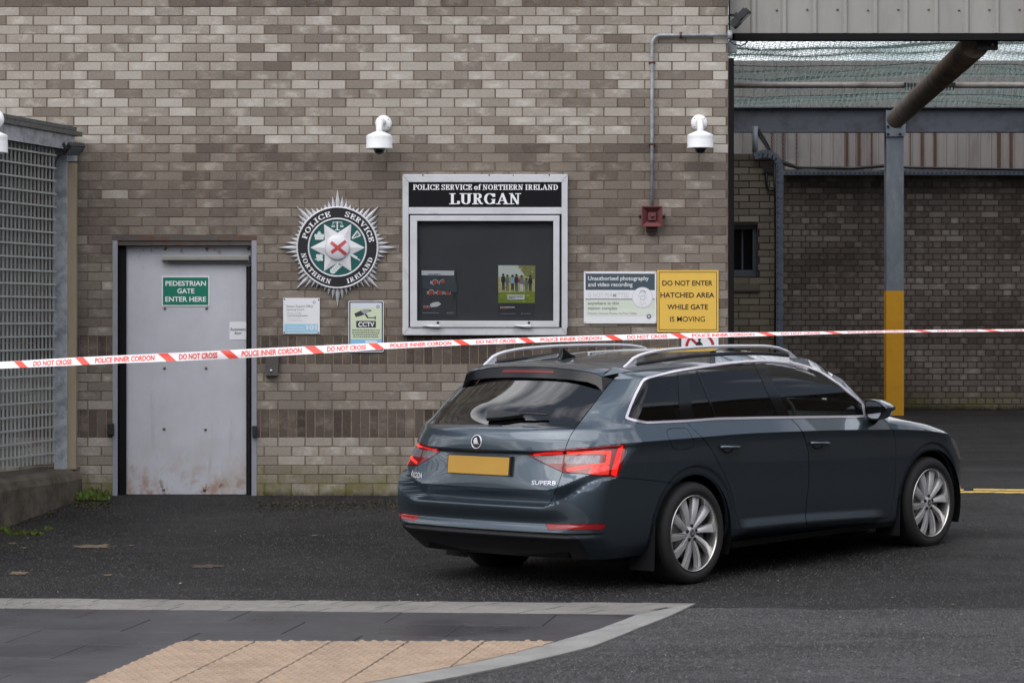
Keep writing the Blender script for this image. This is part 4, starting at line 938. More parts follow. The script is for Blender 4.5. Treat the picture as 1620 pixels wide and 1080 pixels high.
# ---- dome cameras
def dome_camera(px, py, Y, label, ax=0.0, k=1.0):
    """drum centre at pixel (px, py); the mounting disc sits on the plane Y"""
    s_ = FPX/Y; cz = CAMZ - (py - HOR)/s_; yb = Y; yc = Y - .20
    e = empty('dome_camera', ((px-PCX)*yc/FPX, yc, cz), label, 'camera', 'white dome cameras on the station front')
    dx = (px-PCX)*yc/FPX; rx = dx + ax
    mb = MB(); mb.lathe([(.0, -.028), (.045, -.027), (.066, -.016), (.069, 0)], (rx, yb, cz + .165), 'y', 0, 32)
    for a in (40, 140, 220, 320): mb.lathe([(0, -.026), (.005, -.025), (.006, -.018)], (rx + .05*math.cos(math.radians(a)), yb, cz + .165 + .05*math.sin(math.radians(a))), 'y', 1, 8)
    pts = [(rx, yb - .01, cz + .172), (rx + (dx-rx)*.4, yb - .08, cz + .178)] + [(dx + (rx-dx)*.4*math.cos(t), yc + .055*math.cos(t)*1.0, cz + .118 + .06*math.sin(t)) for t in [math.pi/2*(1 - i/6) + .0 for i in range(0)]] + [(rx + (dx-rx)*.75, yb - .14, cz + .168), (rx + (dx-rx)*.93, yb - .18, cz + .142), (dx, yc, cz + .105), (dx, yc, cz + .06)]
    mb.tube(pts, .027, 0, 18); mb.build('bracket', [M_WHITEP, M_BLACKM], e)
    mb = MB(); mb.lathe([(.027, .085), (.04, .083), (.068, .070), (.098, .056), (.106, .050), (.107, .045), (.1075, -.045), (.110, -.052), (.110, -.058), (.100, -.060), (.06, -.056)], (dx, yc, cz), 'z', 0, 48)
    for zz in (.036, .026): mb.lathe([(.1072, zz), (.1085, zz-.002), (.1072, zz-.004)], (dx, yc, cz), 'z', 0, 48)
    mb.build('housing', [M_WHITEP], e)
    mb = MB(); mb.lathe([(.048, -.052), (.047, -.068)] + [(.043*math.cos(t), -.068 - .036*math.sin(t)) for t in [math.pi/2*i/8 for i in range(9)]], (dx, yc, cz), 'z', 0, 32)
    mb.build('lens_dome', mk('smoked_dome', rgb(14, 14, 16), .08, spec=.6), e)
    if k != 1: e.scale = (k, k, k)
dome_camera(600, 227, YW, 'white dome camera on the wall left of the LURGAN notice board', .026)
dome_camera(1108, 226, YW, 'white dome camera on the wall above the yellow gate sign', .004)
# ---- red sounder and its conduit
e = empty('alarm_sounder', wpt(1031.4, 360, 0), 'dull red square alarm horn on the wall under the thin conduit', 'alarm')
M_RED = mk('alarm_red', rgb(98, 50, 50), .6, var=.18, vscale=12, second=rgb(96, 44, 46), s_amt=(.5, .7))
def sq(mb, h0, o0, h1, o1, m): 
    a = [(1031.4+i*h0, 342.3+j*h0) for i, j in ((-1, -1), (1, -1), (1, 1), (-1, 1))]; b = [(1031.4+i*h1, 342.3+j*h1) for i, j in ((-1, -1), (1, -1), (1, 1), (-1, 1))]
    mb.add([wfn(*p, o0) for p in a] + [wfn(*p, o1) for p in b], [(i, (i+1) % 4, 4+(i+1) % 4, 4+i) for i in range(4)], m)
mb = MB(); sq(mb, 12, 0, 12, .05, 0); sq(mb, 12, .05, 16.6, .10, 0); sq(mb, 16.6, .10, 15.2, .102, 0); sq(mb, 15.2, .102, 7, .06, 0); sq(mb, 6.6, .06, 6.2, .085, 0); flat(mb, [(1024, 334.9), (1038.8, 334.9), (1038.8, 349.7), (1024, 349.7)], .059, 0); flat(mb, [(1025.2, 336.1), (1037.6, 336.1), (1037.6, 348.5), (1025.2, 348.5)], .085, 0)
mb.lathe([(0, -.104), (.012, -.102), (.014, -.085)], wpt(1031.4, 342.3, 0), 'y', 0, 12); mb.build('horn', M_RED, e)
mb = MB(); rect(mb, 1022, 359, 1040, 366, 0, .045, 0); rect(mb, 1026, 366, 1037, 371, 0, .03, 0)
mb.build('back_box', mk('rust_brown', rgb(66, 48, 42), .8, var=.3), e)
for x in (1012.4, 1050.4): mb = MB(); mb.lathe([(0, -.03), (.012, -.028), (.012, 0)], wpt(x, 342, 0), 'y', 0, 10); mb.build('lug', mk('rust_brown', (0, 0, 0)), e)
e = empty('conduit_pipe', wpt(1031, 326, 0), 'thin galvanised conduit bending along the wall top down to the red alarm', 'conduit')
r6 = 28
pp = [wpt(1031.4, 326, .03), wpt(1031.4, 200, .03), wpt(1031.6, 56+14, .03)] + [wpt(1031.6+14-14*math.cos(t), 56+14-14*math.sin(t), .03) for t in [math.pi/2*i/7 for i in range(1, 8)]] + [wpt(1100, 56, .03), wpt(1155, 55.6, .03)]
mb = MB(); mb.tube(pp, .0138, 0, 12); mb.tube([wpt(1151, 55.6, .03), wpt(1158, 55.6, .03)], .040, 0, 14); mb.build('pipe', M_GALV, e)
for x, y_ in ((1031.4, 99), (1031.2, 228)):
    mb = MB(); mb.tube([wpt(x-5.2, y_, .012), wpt(x+5.2, y_, .012)], .010, 0, 8); mb.tube([wpt(x, y_-1.6, .03), wpt(x, y_+1.6, .03)], .0172, 0, 12); mb.build('clip', M_SCREW, e)
mb = MB(); mb.tube([wpt(1077, 51, .012), wpt(1077, 61, .012)], .010, 0, 8); mb.tube([wpt(1075.4, 56, .03), wpt(1078.6, 56, .03)], .0172, 0, 12); mb.build('clip', M_SCREW, e)
# ---- intercom box
e = empty('intercom_box', wpt(430, 594.4, 0), 'small brown grey metal entry box on the bricks right of the steel door', 'intercom')
mb = MB(); rect(mb, 420, 553, 440.4, 594.4, 0, .065, 0); mb.build('box', mk('box_grey', rgb(86, 82, 80), .5, metal=.3, var=.15), e, bevel=.004)
mb = MB(); mb.lathe([(0, -.078), (.010, -.076), (.013, -.065)], wpt(430, 586, 0), 'y', 0, 14); mb.build('button', mk('button_steel', rgb(186, 186, 186), .3, metal=.6), e)
# ---- floodlights
def flood(c, aim, size, label, armto):
    """flat LED floodlight: body pointing along aim"""
    c = Vector(c); a = Vector(aim).normalized(); x = a.cross(Vector((0, 0, 1))).normalized(); u = x.cross(a).normalized(); w_, h_, t_ = size
    e = empty('floodlight', c - Vector((0, 0, .12)), label, 'floodlight')
    def bx(mb, cx, cy, cz, sx, sy, sz, m):
        vs = [c + x*(cx+i*sx/2) + u*(cy+j*sy/2) + a*(cz+k*sz/2) for k in (-1, 1) for i, j in ((-1, -1), (1, -1), (1, 1), (-1, 1))]
        mb.add(vs, [(3, 2, 1, 0), (4, 5, 6, 7), (0, 1, 5, 4), (1, 2, 6, 5), (2, 3, 7, 6), (3, 0, 4, 7)], m)
    mb = MB(); bx(mb, 0, 0, 0, w_, h_, t_, 0)
    for k in range(7): bx(mb, -w_*.4 + w_*.8*k/6, 0, -t_*.5-.008, .006, h_*.85, .018, 0)
    mb.build('body', M_BLACKM, e, bevel=.004)
    mb = MB(); bx(mb, 0, 0, t_/2+.002, w_*.84, h_*.8, .004, 0); mb.build('lens', mk('flood_lens', rgb(96, 100, 104), .15, var=.1), e)
    mb = MB(); q = c - a*(t_/2+.01); mb.tube([q, q + (Vector(armto)-q)*.5, Vector(armto)], .012, 0, 8); bx(mb, w_/2+.006, -.0, -.02, .008, .03, .07, 0); bx(mb, -w_/2-.006, -.0, -.02, .008, .03, .07, 0); mb.build('bracket', M_BLACKM, e)
flood(pt(1172, 29.5, 22.2), (.70, -.16, -.70), (.12, .19, .045), 'black floodlight under the cladding at the top corner of the wall', pt(1156, 24, 22.35))

# ================================================================== left fence
FD = Vector((-.218, -.976, 0)).normalized(); FS = Vector((-3.64, 22.12, 0)); FN = Vector((FD.y, -FD.x, 0))   # FN: towards the yard? (fixed below)
if FN.x < 0: FN = -FN
LEN = 4.6
def fp(a, z, o=0.0): v = FS + FD*a + FN*o; return (v.x, v.y, z)
def fbox(mb, a0, a1, z0, z1, o0, o1, m=0):
    vs = [fp(a, z, o) for z in (z0, z1) for a, o in ((a0, o0), (a1, o0), (a1, o1), (a0, o1))]
    mb.add(vs, [(3, 2, 1, 0), (4, 5, 6, 7), (0, 1, 5, 4), (1, 2, 6, 5), (2, 3, 7, 6), (3, 0, 4, 7)], m)
fence = empty('security_fence', fp(0, .49), 'galvanised bar grille fence with a roofed top rail on a low wall', 'fence')
M_GRILLE = mk('grille_galv', rgb(158, 162, 160), .6, metal=.1, var=.18, vscale=8, second=rgb(92, 76, 62), s_amt=(.68, .76), s_scale=7)
mb = MB()
for i in range(int(LEN/.078)):
    a = .33 + i*.078; fbox(mb, a-.0035, a+.0035, .56, 3.10, -.007, .007)
for k in range(24): z = .64 + k*.1045; mb.beam(fp(.31, z, .012), fp(LEN, z, .012), .012, .014)
mb.build('grille', M_GRILLE, fence)
mb = MB()
for i in range(int(LEN/.078)): a = .36 + i*.078; fbox(mb, a-.003, a+.003, .56, 3.10, -.186, -.174)
for k in range(12): z = .69 + k*.209; mb.beam(fp(.31, z, -.17), fp(LEN, z, -.17), .010, .012)
mb.build('inner_grille', mk('inner_grille_grey', rgb(110, 112, 110), .6, metal=.1, var=.2), fence)
mb = MB(); fbox(mb, -.05, LEN, 3.10, 3.225, -.03, .03); fbox(mb, -.05, LEN, 3.10, 3.108, -.24, .05); mb.build('top_rail', M_GALV, fence, bevel=.002)
mb = MB(); fbox(mb, -.16, LEN, 3.226, 3.262, -.30, .055); fbox(mb, -.10, LEN, 3.27, 3.30, -3.2, .03); mb.build('capping_and_shade_roof', mk('lichen_felt', rgb(92, 92, 90), .95, var=.35, vscale=25, bump=.6, bscale=60), fence)  # wide sheet behind the capping is an added roof that darkens the fence interior
mb = MB(); mb.box(pt(87.5, 742, 22.16), pt(106, 228, 22.10), 0); mb.build('post', M_GALV, fence, bevel=.003)
mb = MB(); mb.box(pt(106.4, 741, 22.20), pt(120, 258, 22.12), 0); mb.build('cover_strip', mk('cream_rusty', rgb(150, 136, 114), .7, var=.15, vscale=6, second=rgb(122, 84, 54), s_amt=(.56, .68), s_scale=9, stretch=(1, 1, .35)), fence, bevel=.002)
mb = MB(); mb.box(pt(106.4, 256, 22.21), pt(120, 224, 22.13), 0); mb.build('post_cap', M_GALV, fence)
# concrete plinth
plw = empty('plinth_wall', fp(0, .0), 'low mossy concrete wall under the bar fence', 'wall')
mb = MB(); prof = [(-.32, 0), (.085, 0), (.085, .40), (.06, .46), (.0, .49), (-.32, .495)]
k = 26; vs = []
for i in range(k+1):
    a = -.26 + (LEN+.26)*i/k; c = FS + FD*a; g0 = gz(c.y) - .05
    for o, z in prof: vs.append(fp(a, (g0 if z == 0 else z - .0 + random.uniform(-.006, .006)), o + random.uniform(-.006, .006) - (.10 if i == 0 and o > 0 else 0)))
n_ = len(prof); mb.add(vs, [(i*n_+j, (i+1)*n_+j, (i+1)*n_+j+1, i*n_+j+1) for i in range(k) for j in range(n_-1)] + [tuple(range(n_)), tuple(k*n_+j for j in range(n_))], 0, False)
mb.build('concrete', mk('mossy_concrete', rgb(92, 84, 74), .95, var=.3, vscale=5, second=rgb(58, 54, 44), s_amt=(.42, .62), s_scale=3.5, bump=.6, bscale=35), plw)
# floodlight and looping cable on the fence
flood(pt(117, 236, 21.85), (.42, -.42, -.80), (.15, .12, .035), 'black floodlight clamped to the end of the bar fence rail', fp(.10, 3.14, .04))
mb = MB(); cpts = [pt(*p) for p in ((104, 240, 21.9), (94, 246, 21.88), (88, 256, 21.87), (85, 272, 21.87), (80, 292, 21.86), (74, 300, 21.86), (72, 290, 21.86), (76, 272, 21.86), (83, 268, 21.86), (86, 280, 21.86), (81, 297, 21.86), (75, 296, 21.86), (74, 272, 21.88), (66, 254, 21.9), (58, 240, 21.95), (50, 226, 22.0))]
mb.tube(cpts, .007, 0, 8); tag(mb.build('power_cable', M_BLACKM), 'black looped cable hanging below the floodlight on the bar fence', 'cable')
dome_camera(-15.5, 230, 20.55, 'white dome camera at the bar fence rail, cut by the photo edge', -.02, 1.22)

# ================================================================== gate canopy and yard behind
M_CLAD = mk('cladding_grey', rgb(150, 148, 144), .5, var=.08, vscale=3, second=rgb(128, 124, 118), s_amt=(.5, .8), s_scale=2, stretch=(1, 1, .3))
def corrugated(mb, x0, x1, z0, z1, Y, pitch, rib, dep, m, x_off=0.0):
    xs = [x0]; x = x0 + x_off; prof = []
    while x < x1 + pitch: prof += [(x, 0), (x + rib*.3, -dep), (x + rib*.7, -dep), (x + rib, 0)]; x += pitch
    prof = [(x0, 0)] + [p for p in prof if x0 < p[0] < x1] + [(x1, 0)]
    vs = [(a, Y + b, z) for a, b in prof for z in (z0, z1)]
    mb.add(vs, [(2*i, 2*i+2, 2*i+3, 2*i+1) for i in range(len(prof)-1)], m)
FY = 22.55; fs = FPX/FY
canopy = empty('gate_canopy', (5.5, FY, 4.05), 'pale ribbed metal cladding over the vehicle gate with a black bottom edge', 'canopy')
mb = MB(); xr = lambda p: (p-PCX)/fs; zr_ = lambda p: CAMZ-(p-HOR)/fs
corrugated(mb, xr(1152.6)+.01, 9.4, zr_(53), 6.6, FY, 48/fs, 12/fs, .028, 0, x_off=(1200-1152.6-13)/fs - 48/fs + .25 - .01)
mb.build('cladding', M_CLAD, canopy)
for i in range(14):
    mb = MB(); mb.lathe([(0, -.012), (.007, -.011), (.010, -.004), (.010, 0)], pt(1229 + 48*i, 14.5 + (1 if i % 3 else 2), FY), 'y', 0, 10); mb.build('bolt', M_STEELB, canopy)
mb = MB(); mb.box((xr(1162), FY-.03, zr_(64)), (9.4, FY+.10, zr_(53.3)), 0); mb.build('edge_trim', mk('trim_black', rgb(14, 14, 16), .7, spec=.2), canopy)
mb = MB(); mb.box((xr(1153)+.02, FY+.105, zr_(62)), (9.4, FY+.16, 6.5), 0); mb.build('backing', M_BLACKM, canopy)
mb = MB(); mb.box((xr(1152), FY-.02, zr_(84)), (xr(1165), FY+.05, zr_(65)), 0); mb.build('corner_plate', M_GALV, canopy)
mb = MB(); mb.tube([pt(1154, 64, 22.3), pt(1160, 70, 22.3), pt(1172, 73, 22.35), pt(1180, 69, 22.45), pt(1184, 64, 22.52)], .006, 0, 6); tag(mb.build('stray_cable', M_BLACKM), 'thin black cable drooping from the conduit end to the canopy', 'cable')
# column, beam, pipes
CYm = 33.0; cs = FPX/CYm
col = empty('support_column', (4.68, CYm, gz(CYm)), 'grey steel column with a yellow painted foot before the yard wall', 'column')
zc_ = lambda p: CAMZ-(p-HOR)/cs; xc_ = lambda p: (p-PCX)/cs
M_GALVC = mk('column_galv', rgb(118, 126, 136), .55, metal=.35, var=.2, vscale=4, second=rgb(140, 146, 152), s_amt=(.5, .66), s_scale=5, stretch=(1, 1, .4))
def hsec(mb, z0, z1, ex, m):
    x0, x1 = xc_(1400.6)-ex, xc_(1427.8)+ex; t = .012
    mb.box((x0, CYm-.10-ex, z0), (x1, CYm-.10+t, z1), m); mb.box((x0, CYm+.10-t, z0), (x1, CYm+.10+ex, z1), m); mb.box(((x0+x1)/2-.008-ex, CYm-.10+t, z0), ((x0+x1)/2+.008+ex, CYm+.10-t, z1), m)
mb = MB(); hsec(mb, zc_(460), zc_(196), 0, 0); mb.build('shaft', M_GALVC, col)
mb = MB(); hsec(mb, gz(CYm)-.02, zc_(460), .002, 0); mb.build('painted_foot', mk('yellow_paint', rgb(206, 150, 24), .5, var=.1, vscale=4, second=rgb(120, 92, 38), s_amt=(.62, .75), s_scale=6), col)
mb = MB(); mb.box((xc_(1399.5), CYm-.125, zc_(217)), (xc_(1430.5), CYm-.103, zc_(176)), 0)
for x, y_ in ((1405, 212), (1424, 212), (1405, 200), (1424, 200)): mb.lathe([(0, -.02), (.016, -.018), (.018, 0)], pt(x, y_, CYm-.125), 'y', 1, 6)
mb.build('bracket', [M_GALVC, M_BLACKM], col)
mb = MB(); zb0, zb1 = zc_(208), zc_(172)
mb.box((2.2, CYm-.015, zb0), (9.4, CYm+.0, zb1), 0); mb.box((2.2, CYm-.09, zb0), (9.4, CYm+.09, zb0-.014), 0); mb.box((2.2, CYm-.09, zb1), (9.4, CYm+.09, zb1+.014), 0)
tag(mb.build('steel_beam', mk('beam_steel', rgb(84, 88, 98), .6, metal=.3, var=.25, vscale=3, second=rgb(58, 60, 66), s_amt=(.45, .65), s_scale=3), bevel=.001), 'long grey steel beam running across the yard at the column head', 'beam')
P0, P1 = Vector(pt(1418, 188, 32.6)), Vector(pt(1543, 71, 22.85))
mb = MB(); mb.tube([P0, P0.lerp(P1, .33), P0.lerp(P1, .66), P1], .115, 0, 28); br = mb.build('roof_pipe', mk('grimy_pipe', rgb(118, 102, 88), .75, var=.3, vscale=4, second=rgb(84, 70, 60), s_amt=(.42, .6), s_scale=5, bump=.2, bscale=30))
tag(br, 'thick grimy steel pipe slanting from the column head to the canopy', 'pipe')
mb = MB(); mb.box(pt(1544, 80, 22.78), pt(1579, 65, 22.72), 0); mb.lathe([(0, -.01), (.012, -.008), (.012, 0)], pt(1570, 72, 22.72), 'y', 1, 8); tag(mb.build('pipe_bracket', [M_BLACKM, M_STEELB]), 'dark steel plate joining the thick pipe to the canopy edge', 'bracket')
for (a, b), lab in (((1150, 1430), 'slim pale tube under the netting between the wall and the thick pipe'), ((1510, 1980), 'slim pale tube under the netting right of the thick pipe')):
    A_, B_ = pt(a, 135, 29), pt(b, 135, 29); e = empty('tie_tube', ((A_[0]+B_[0])/2, 29, A_[2]-.04), lab, 'tube', 'tubes under the netting')
    mb = MB(); mb.tube([A_, B_], .033, 0, 14); mb.build('tube', mk('tube_grey', rgb(146, 142, 138), .5, metal=.2, var=.2, vscale=5, second=rgb(110, 100, 92), s_amt=(.5, .7)), e)
    mb = MB(); s0 = b if a < 1200 else a; sg = 1 if a < 1200 else -1
    for k in range(5): mb.box(pt(s0 + sg*k*5, 139 - k*.2, 29.02), pt(s0 + sg*(k*5+4), 131 + k*.3, 28.96), 0); mb.box(pt(s0 + sg*(k*5+1.2), 143, 29.0), pt(s0 + sg*(k*5+2.6), 131, 28.98), 0)
    mb.build('clamp', M_BLACKM, e)
# netting over the yard
mb = MB(); NX0, NX1, NY0, NY1 = 1.9, 9.3, 22.8, 33.9; step = .105
def nzf(x, y): return 4.36 + .03*math.sin(y*2.1 + .4*x) + .025*math.sin(x*1.7) + .02*math.sin(y*5.3+1) + .012*math.sin(x*6+y*3)
def wire(p, q):
    l = (Vector(q)-Vector(p)).length; n = max(1, int(l/.35)); vs = []
    for i in range(n+1):
        x = p[0] + (q[0]-p[0])*i/n; y = p[1] + (q[1]-p[1])*i/n; z = nzf(x, y); vs += [(x, y, z-.0016), (x, y, z+.0016)]
    mb.add(vs, [(2*i, 2*i+2, 2*i+3, 2*i+1) for i in range(n)], 0)
    vs = [(a+.0014*(1 if k % 2 else -1), b, (c-.0016 if k % 2 else c+.0016)) for k, (a, b, c) in enumerate(vs)]
    mb.add(vs, [(2*i, 2*i+2, 2*i+3, 2*i+1) for i in range(n)], 0)
c = NX0 - (NY1-NY0)
while c < NX1:
    a = max(c, NX0); b = min(c + (NY1-NY0), NX1)
    if b > a: wire((a, NY0 + a - c), (b, NY0 + b - c)); wire((a, NY1 - (a - c)), (b, NY1 - (b - c)))
    c += step
rs_ = random.Random(4)                                            # the twisted links standing up along each wire
y_ = NY0
while y_ < NY1:
    x = NX0 + rs_.uniform(0, .05); px_ = .050 + .016*(y_-NY0)/11
    while x < NX1:
        z = nzf(x, y_); h = rs_.uniform(.016, .030); l = rs_.uniform(.012, .03); t = .0022
        mb.add([(x-t, y_, z-h), (x+t, y_, z-h), (x+l+t, y_+.02, z+h), (x+l-t, y_+.02, z+h)], [(0, 1, 2, 3)], 0); x += px_*rs_.uniform(.85, 1.15)
    y_ += .095
tag(mb.build('wire_netting', mk('netting_wire', rgb(100, 120, 115), .5, metal=.1, var=.2), loc=(5.6, 28, 4.3), fixn=False), 'sagging green grey wire netting stretched over the yard', 'netting')
mb = MB()
for k in range(6): y_ = 24.3 + k*1.75; mb.tube([(NX0, y_, nzf(NX0, y_)), *[(NX0 + (NX1-NX0)*i/16, y_, nzf(NX0 + (NX1-NX0)*i/16, y_) - .004) for i in range(1, 16)], (NX1, y_, nzf(NX1, y_))], .005, 0, 6)
tag(mb.build('straining_wire', M_BLACKM), 'dark straining wires carrying the netting over the yard', 'wire')
# yard wall at the back: English bond
YB = 34.0; bs = FPX/YB
yard = empty('yard_wall', (5.5, YB, gz(YB)), 'stained dark brick yard wall behind the yellow footed column', 'wall')
M_BRICK2 = brick_material('dark_brick', [rgb(42, 38, 36), rgb(80, 73, 68), rgb(110, 103, 98), rgb(140, 134, 129), rgb(170, 165, 160)], rgb(72, 63, 57), moss=.7, zmoss=(.0, .35))
b2 = Bricks(); z = gz(YB) + .0; r = 0; top = CAMZ - (277-HOR)/bs; sb_ = 27.75/bs; ch_ = 9.5/bs
while z < top:
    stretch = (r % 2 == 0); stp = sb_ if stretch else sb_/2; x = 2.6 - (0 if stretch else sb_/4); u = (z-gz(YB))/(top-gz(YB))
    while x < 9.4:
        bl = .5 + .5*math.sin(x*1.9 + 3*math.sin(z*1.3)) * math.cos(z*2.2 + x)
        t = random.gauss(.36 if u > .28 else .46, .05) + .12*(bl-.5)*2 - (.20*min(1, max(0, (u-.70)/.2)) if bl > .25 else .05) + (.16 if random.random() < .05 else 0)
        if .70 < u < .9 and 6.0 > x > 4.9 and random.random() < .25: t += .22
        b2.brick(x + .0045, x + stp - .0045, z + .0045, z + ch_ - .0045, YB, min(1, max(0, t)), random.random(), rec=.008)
        x += stp
    z += ch_; r += 1
b2.mortar(2.6, 9.4, gz(YB)-.1, z, YB + .008)
cap = MB(); cap.box((2.6, YB+.009, gz(YB)-.1), (9.4, YB+.3, z), 0)
b2.build('brickwork', [M_BRICK2, M_PLAINB], yard, cap)
# far cladding above it
YCd = 35.2; ks = FPX/YCd
cw = empty('cladding_wall', (5.5, YCd, 3.4), 'rust streaked ribbed metal wall rising behind the dark yard wall', 'wall')
M_CL2 = mk('old_cladding', rgb(122, 118, 116), .6, var=.14, vscale=3, second=rgb(98, 92, 88), s_amt=(.46, .7), s_scale=3, stretch=(1, 1, .18))
M_RUST = mk('rust_streak', rgb(66, 42, 31), .85, var=.35, vscale=10)
mb = MB(); corrugated(mb, 1.5, 9.6, 2.9, CAMZ-(96-HOR)/ks, YCd, .148, .035, .02, 0); mb.build('sheeting', M_CL2, cw)
mb = MB()
for x, w_ in ((1221, 3), (1239, 4), (1260, 2), (1340, 4.4), (1359, 5), (1379, 3), (1459, 5), (1479, 5), (1580, 5), (1599.5, 5), (1440, 1.5), (1700, 5), (1719, 5)):
    mb.box(pt(x-w_/2, 330, YCd-.022), pt(x+w_/2, 168, YCd-.030), 0)
mb.build('rusted_rib', M_RUST, cw)
mb = MB(); corrugated(mb, 1.5, 9.6, CAMZ-(96-HOR)/ks, CAMZ-(60-HOR)/ks, YCd+.05, .148, .035, .02, 0)
for i in range(7): mb.box((1.5+1.35*i, YCd, CAMZ-(97-HOR)/ks), (1.58+1.35*i, YCd+.06, CAMZ-(52-HOR)/ks), 1)
# cable tray and cables along the yard wall
M_TRAY = mk('tray_galv', rgb(98, 106, 120), .55, metal=.4, var=.2, vscale=8)
tr_ = empty('cable_tray', pt(1430, 277, YB-.12), 'perforated steel cable tray along the top of the dark yard wall', 'cable tray')
mb = MB(); mb.box(pt(1239, 277, YB-.10), pt(1900, 270.2, YB-.125), 0); mb.box(pt(1239, 277, YB-.10), pt(1900, 276, YB-.005), 0)
for i in range(90): x = 1243 + i*7.2; mb.box(pt(x, 274.6, YB-.1255), pt(x+3.2, 272.6, YB-.127), 1)
mb.build('tray', [M_TRAY, M_BLACKM], tr_)
mb = MB()
for k, dy in enumerate((0, 1.4, 2.6)):
    mb.tube([pt(1193+4*k, 205, 30.5), pt(1205+3*k, 222, 31), pt(1216+2*k, 238+dy, 32), pt(1236, 254+dy*2, 33), pt(1262, 264+dy, YB-.2), pt(1300, 267-dy, YB-.2), pt(1350, 267.5-dy*.8, YB-.2), pt(1398, 264-dy, YB-.2), pt(1440, 266-dy*.5, YB-.2), pt(1640, 269, YB-.2)], .013 + .004*(k == 1), 0, 7)
tag(mb.build('cable_bundle', M_BLACKM), 'black cables sagging along the tray on the dark yard wall', 'cable')
# brick outbuilding (pier) with its window
YP = 29.4; ps_ = FPX/YP
pier = empty('brick_outbuilding', (2.4, YP, gz(YP)), 'narrow buff brick building with a small sunk window beside the yard', 'building')
M_BRICK3 = brick_material('buff_brick', [rgb(66, 61, 54), rgb(104, 97, 86), rgb(126, 118, 106), rgb(142, 135, 122)], rgb(58, 52, 46), moss=.4, zmoss=(.3, 2.2))
b3 = Bricks(); xp_ = lambda p: (p-PCX)/ps_; zp_ = lambda p: CAMZ-(p-HOR)/ps_
WN = (xp_(1140), xp_(1199), zp_(437), zp_(355)); b3h = [WN]
z = gz(YP); r = 0; topz = zp_(250); xr1 = xp_(1228.5)
while z < topz:
    x = xr1 - 3.0 + (.1125 if r % 2 else 0)
    while x < xr1:
        for p, q in cut_span(x+.004, min(x+.225, xr1)-.004*(x+.225 < xr1), z+.004, z+.071, b3h):
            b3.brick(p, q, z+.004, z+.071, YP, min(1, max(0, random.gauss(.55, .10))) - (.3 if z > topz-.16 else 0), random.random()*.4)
        x += .225
    z += .075; r += 1
for a, b, c_, d in ((xr1-3, WN[0], gz(YP)-.1, z), (WN[1], xr1, gz(YP)-.1, z), (WN[0], WN[1], gz(YP)-.1, WN[2]), (WN[0], WN[1], WN[3], z)): b3.mortar(a, b, c_, d, YP+.007)
cap = MB(); cap.box((xr1-.002, YP+.01, gz(YP)-.1), (xr1, YB, z), 0); cap.box((xr1-3, YP+.3, z-.02), (xr1-.003, YB, z), 0)
b3.build('brickwork', [M_BRICK3, M_PLAINB], pier, cap)
mb = MB(); w0, w1, v0, v1 = WN; d0 = YP+.02
mb.box((w0, d0+.06, v0), (w1, d0+.16, v0+.07), 0); mb.box((w0, d0+.06, v1-.05), (w1, d0+.16, v1), 0); mb.box((w1-.05, d0+.06, v0+.07), (w1, d0+.16, v1-.05), 0); mb.box((w1-.165, d0+.13, v0+.07), (w1-.148, d0+.16, v1-.05), 0)
wf_ = mb.build('window', mk('window_grey', rgb(72, 79, 90), .5, var=.15), pier)
mb = MB(); mb.box((w0, d0+.17, v0), (w1, d0+.18, v1), 0); mb.build('pane', mk('dark_pane', rgb(14, 15, 20), .3, spec=.1), wf_)
mb = MB(); mb.box((w1-.003, YP+.008, v0), (w1, YP+.1, v1), 0); mb.box((w0, YP+.008, v1-.003), (w1-.003, YP+.1, v1), 0); mb.build('reveal', M_PLAINB, pier)
mb = MB(); A_ = [(1140, 437), (1199, 437), (1205, 459), (1140, 461)]
mb.add([pt(1140, 436, YP+.05), pt(1196, 436, YP+.05), pt(1203, 458, YP-.03), pt(1140, 458, YP-.03), pt(1203, 461, YP-.03), pt(1140, 461, YP-.03), pt(1203, 461, YP+.005), pt(1203, 440, YP+.005), pt(1196, 436, YP+.03)], [(0, 1, 2, 3), (3, 2, 4, 5), (2, 1, 8, 7, 6, 4)], 0)
mb.build('sill', mk('sill_stone', rgb(78, 72, 64), .9, var=.25, vscale=6), pier)
# vertical tray with an elbow on the outbuilding corner
vt = empty('cable_riser', pt(1233, 640, YP-.1), 'upright perforated steel cable tray turning over at the outbuilding corner', 'cable tray')
mb = MB(); ctr = [(1193, 247), (1205, 243.5), (1214, 243.5), (1223, 246), (1229, 251), (1232, 258), (1233.4, 268)] + [(1233.4, y_) for y_ in range(290, 660, 24)]
for (a, b) in zip(ctr, ctr[1:]):
    A_, B_ = Vector(pt(*a, YP-.08)), Vector(pt(*b, YP-.08)); mb.beam(A_, B_ + (B_-A_)*.05, .05, .082, 0, up=(0, 1, 0)) if False else mb.beam(A_, B_ + (B_-A_)*.04, .078, .05, 0, up=(0, 1, 0))
for y_ in range(262, 650, 8): mb.box(pt(1229.6, y_, YP-.106), pt(1231.2, y_+3.2, YP-.108), 1)
for (x, y_) in ((1200, 244.5), (1207, 243), (1214, 243), (1221, 245), (1227, 250)): mb.box(pt(x, y_, YP-.106), pt(x+2, y_+2.2, YP-.108), 1)
mb.build('tray', [M_TRAY, M_BLACKM], vt)
mb = MB(); mb.tube([pt(1224, 262, YP-.03), pt(1226, 300, YP-.03), pt(1227, 400, YP-.03), pt(1226, 640, YP-.03)], .012, 0, 7); mb.tube([pt(1213, 262, YP-.03), pt(1212, 285, YP-.03), pt(1216, 301, YP-.03), pt(1224, 302, YP-.03)], .014, 0, 7); mb.box(pt(1208, 262, YP-.02), pt(1224, 273, YP-.05), 0)
tag(mb.build('drop_cable', M_BLACKM), 'black cable and junction hanging beside the upright cable tray', 'cable')
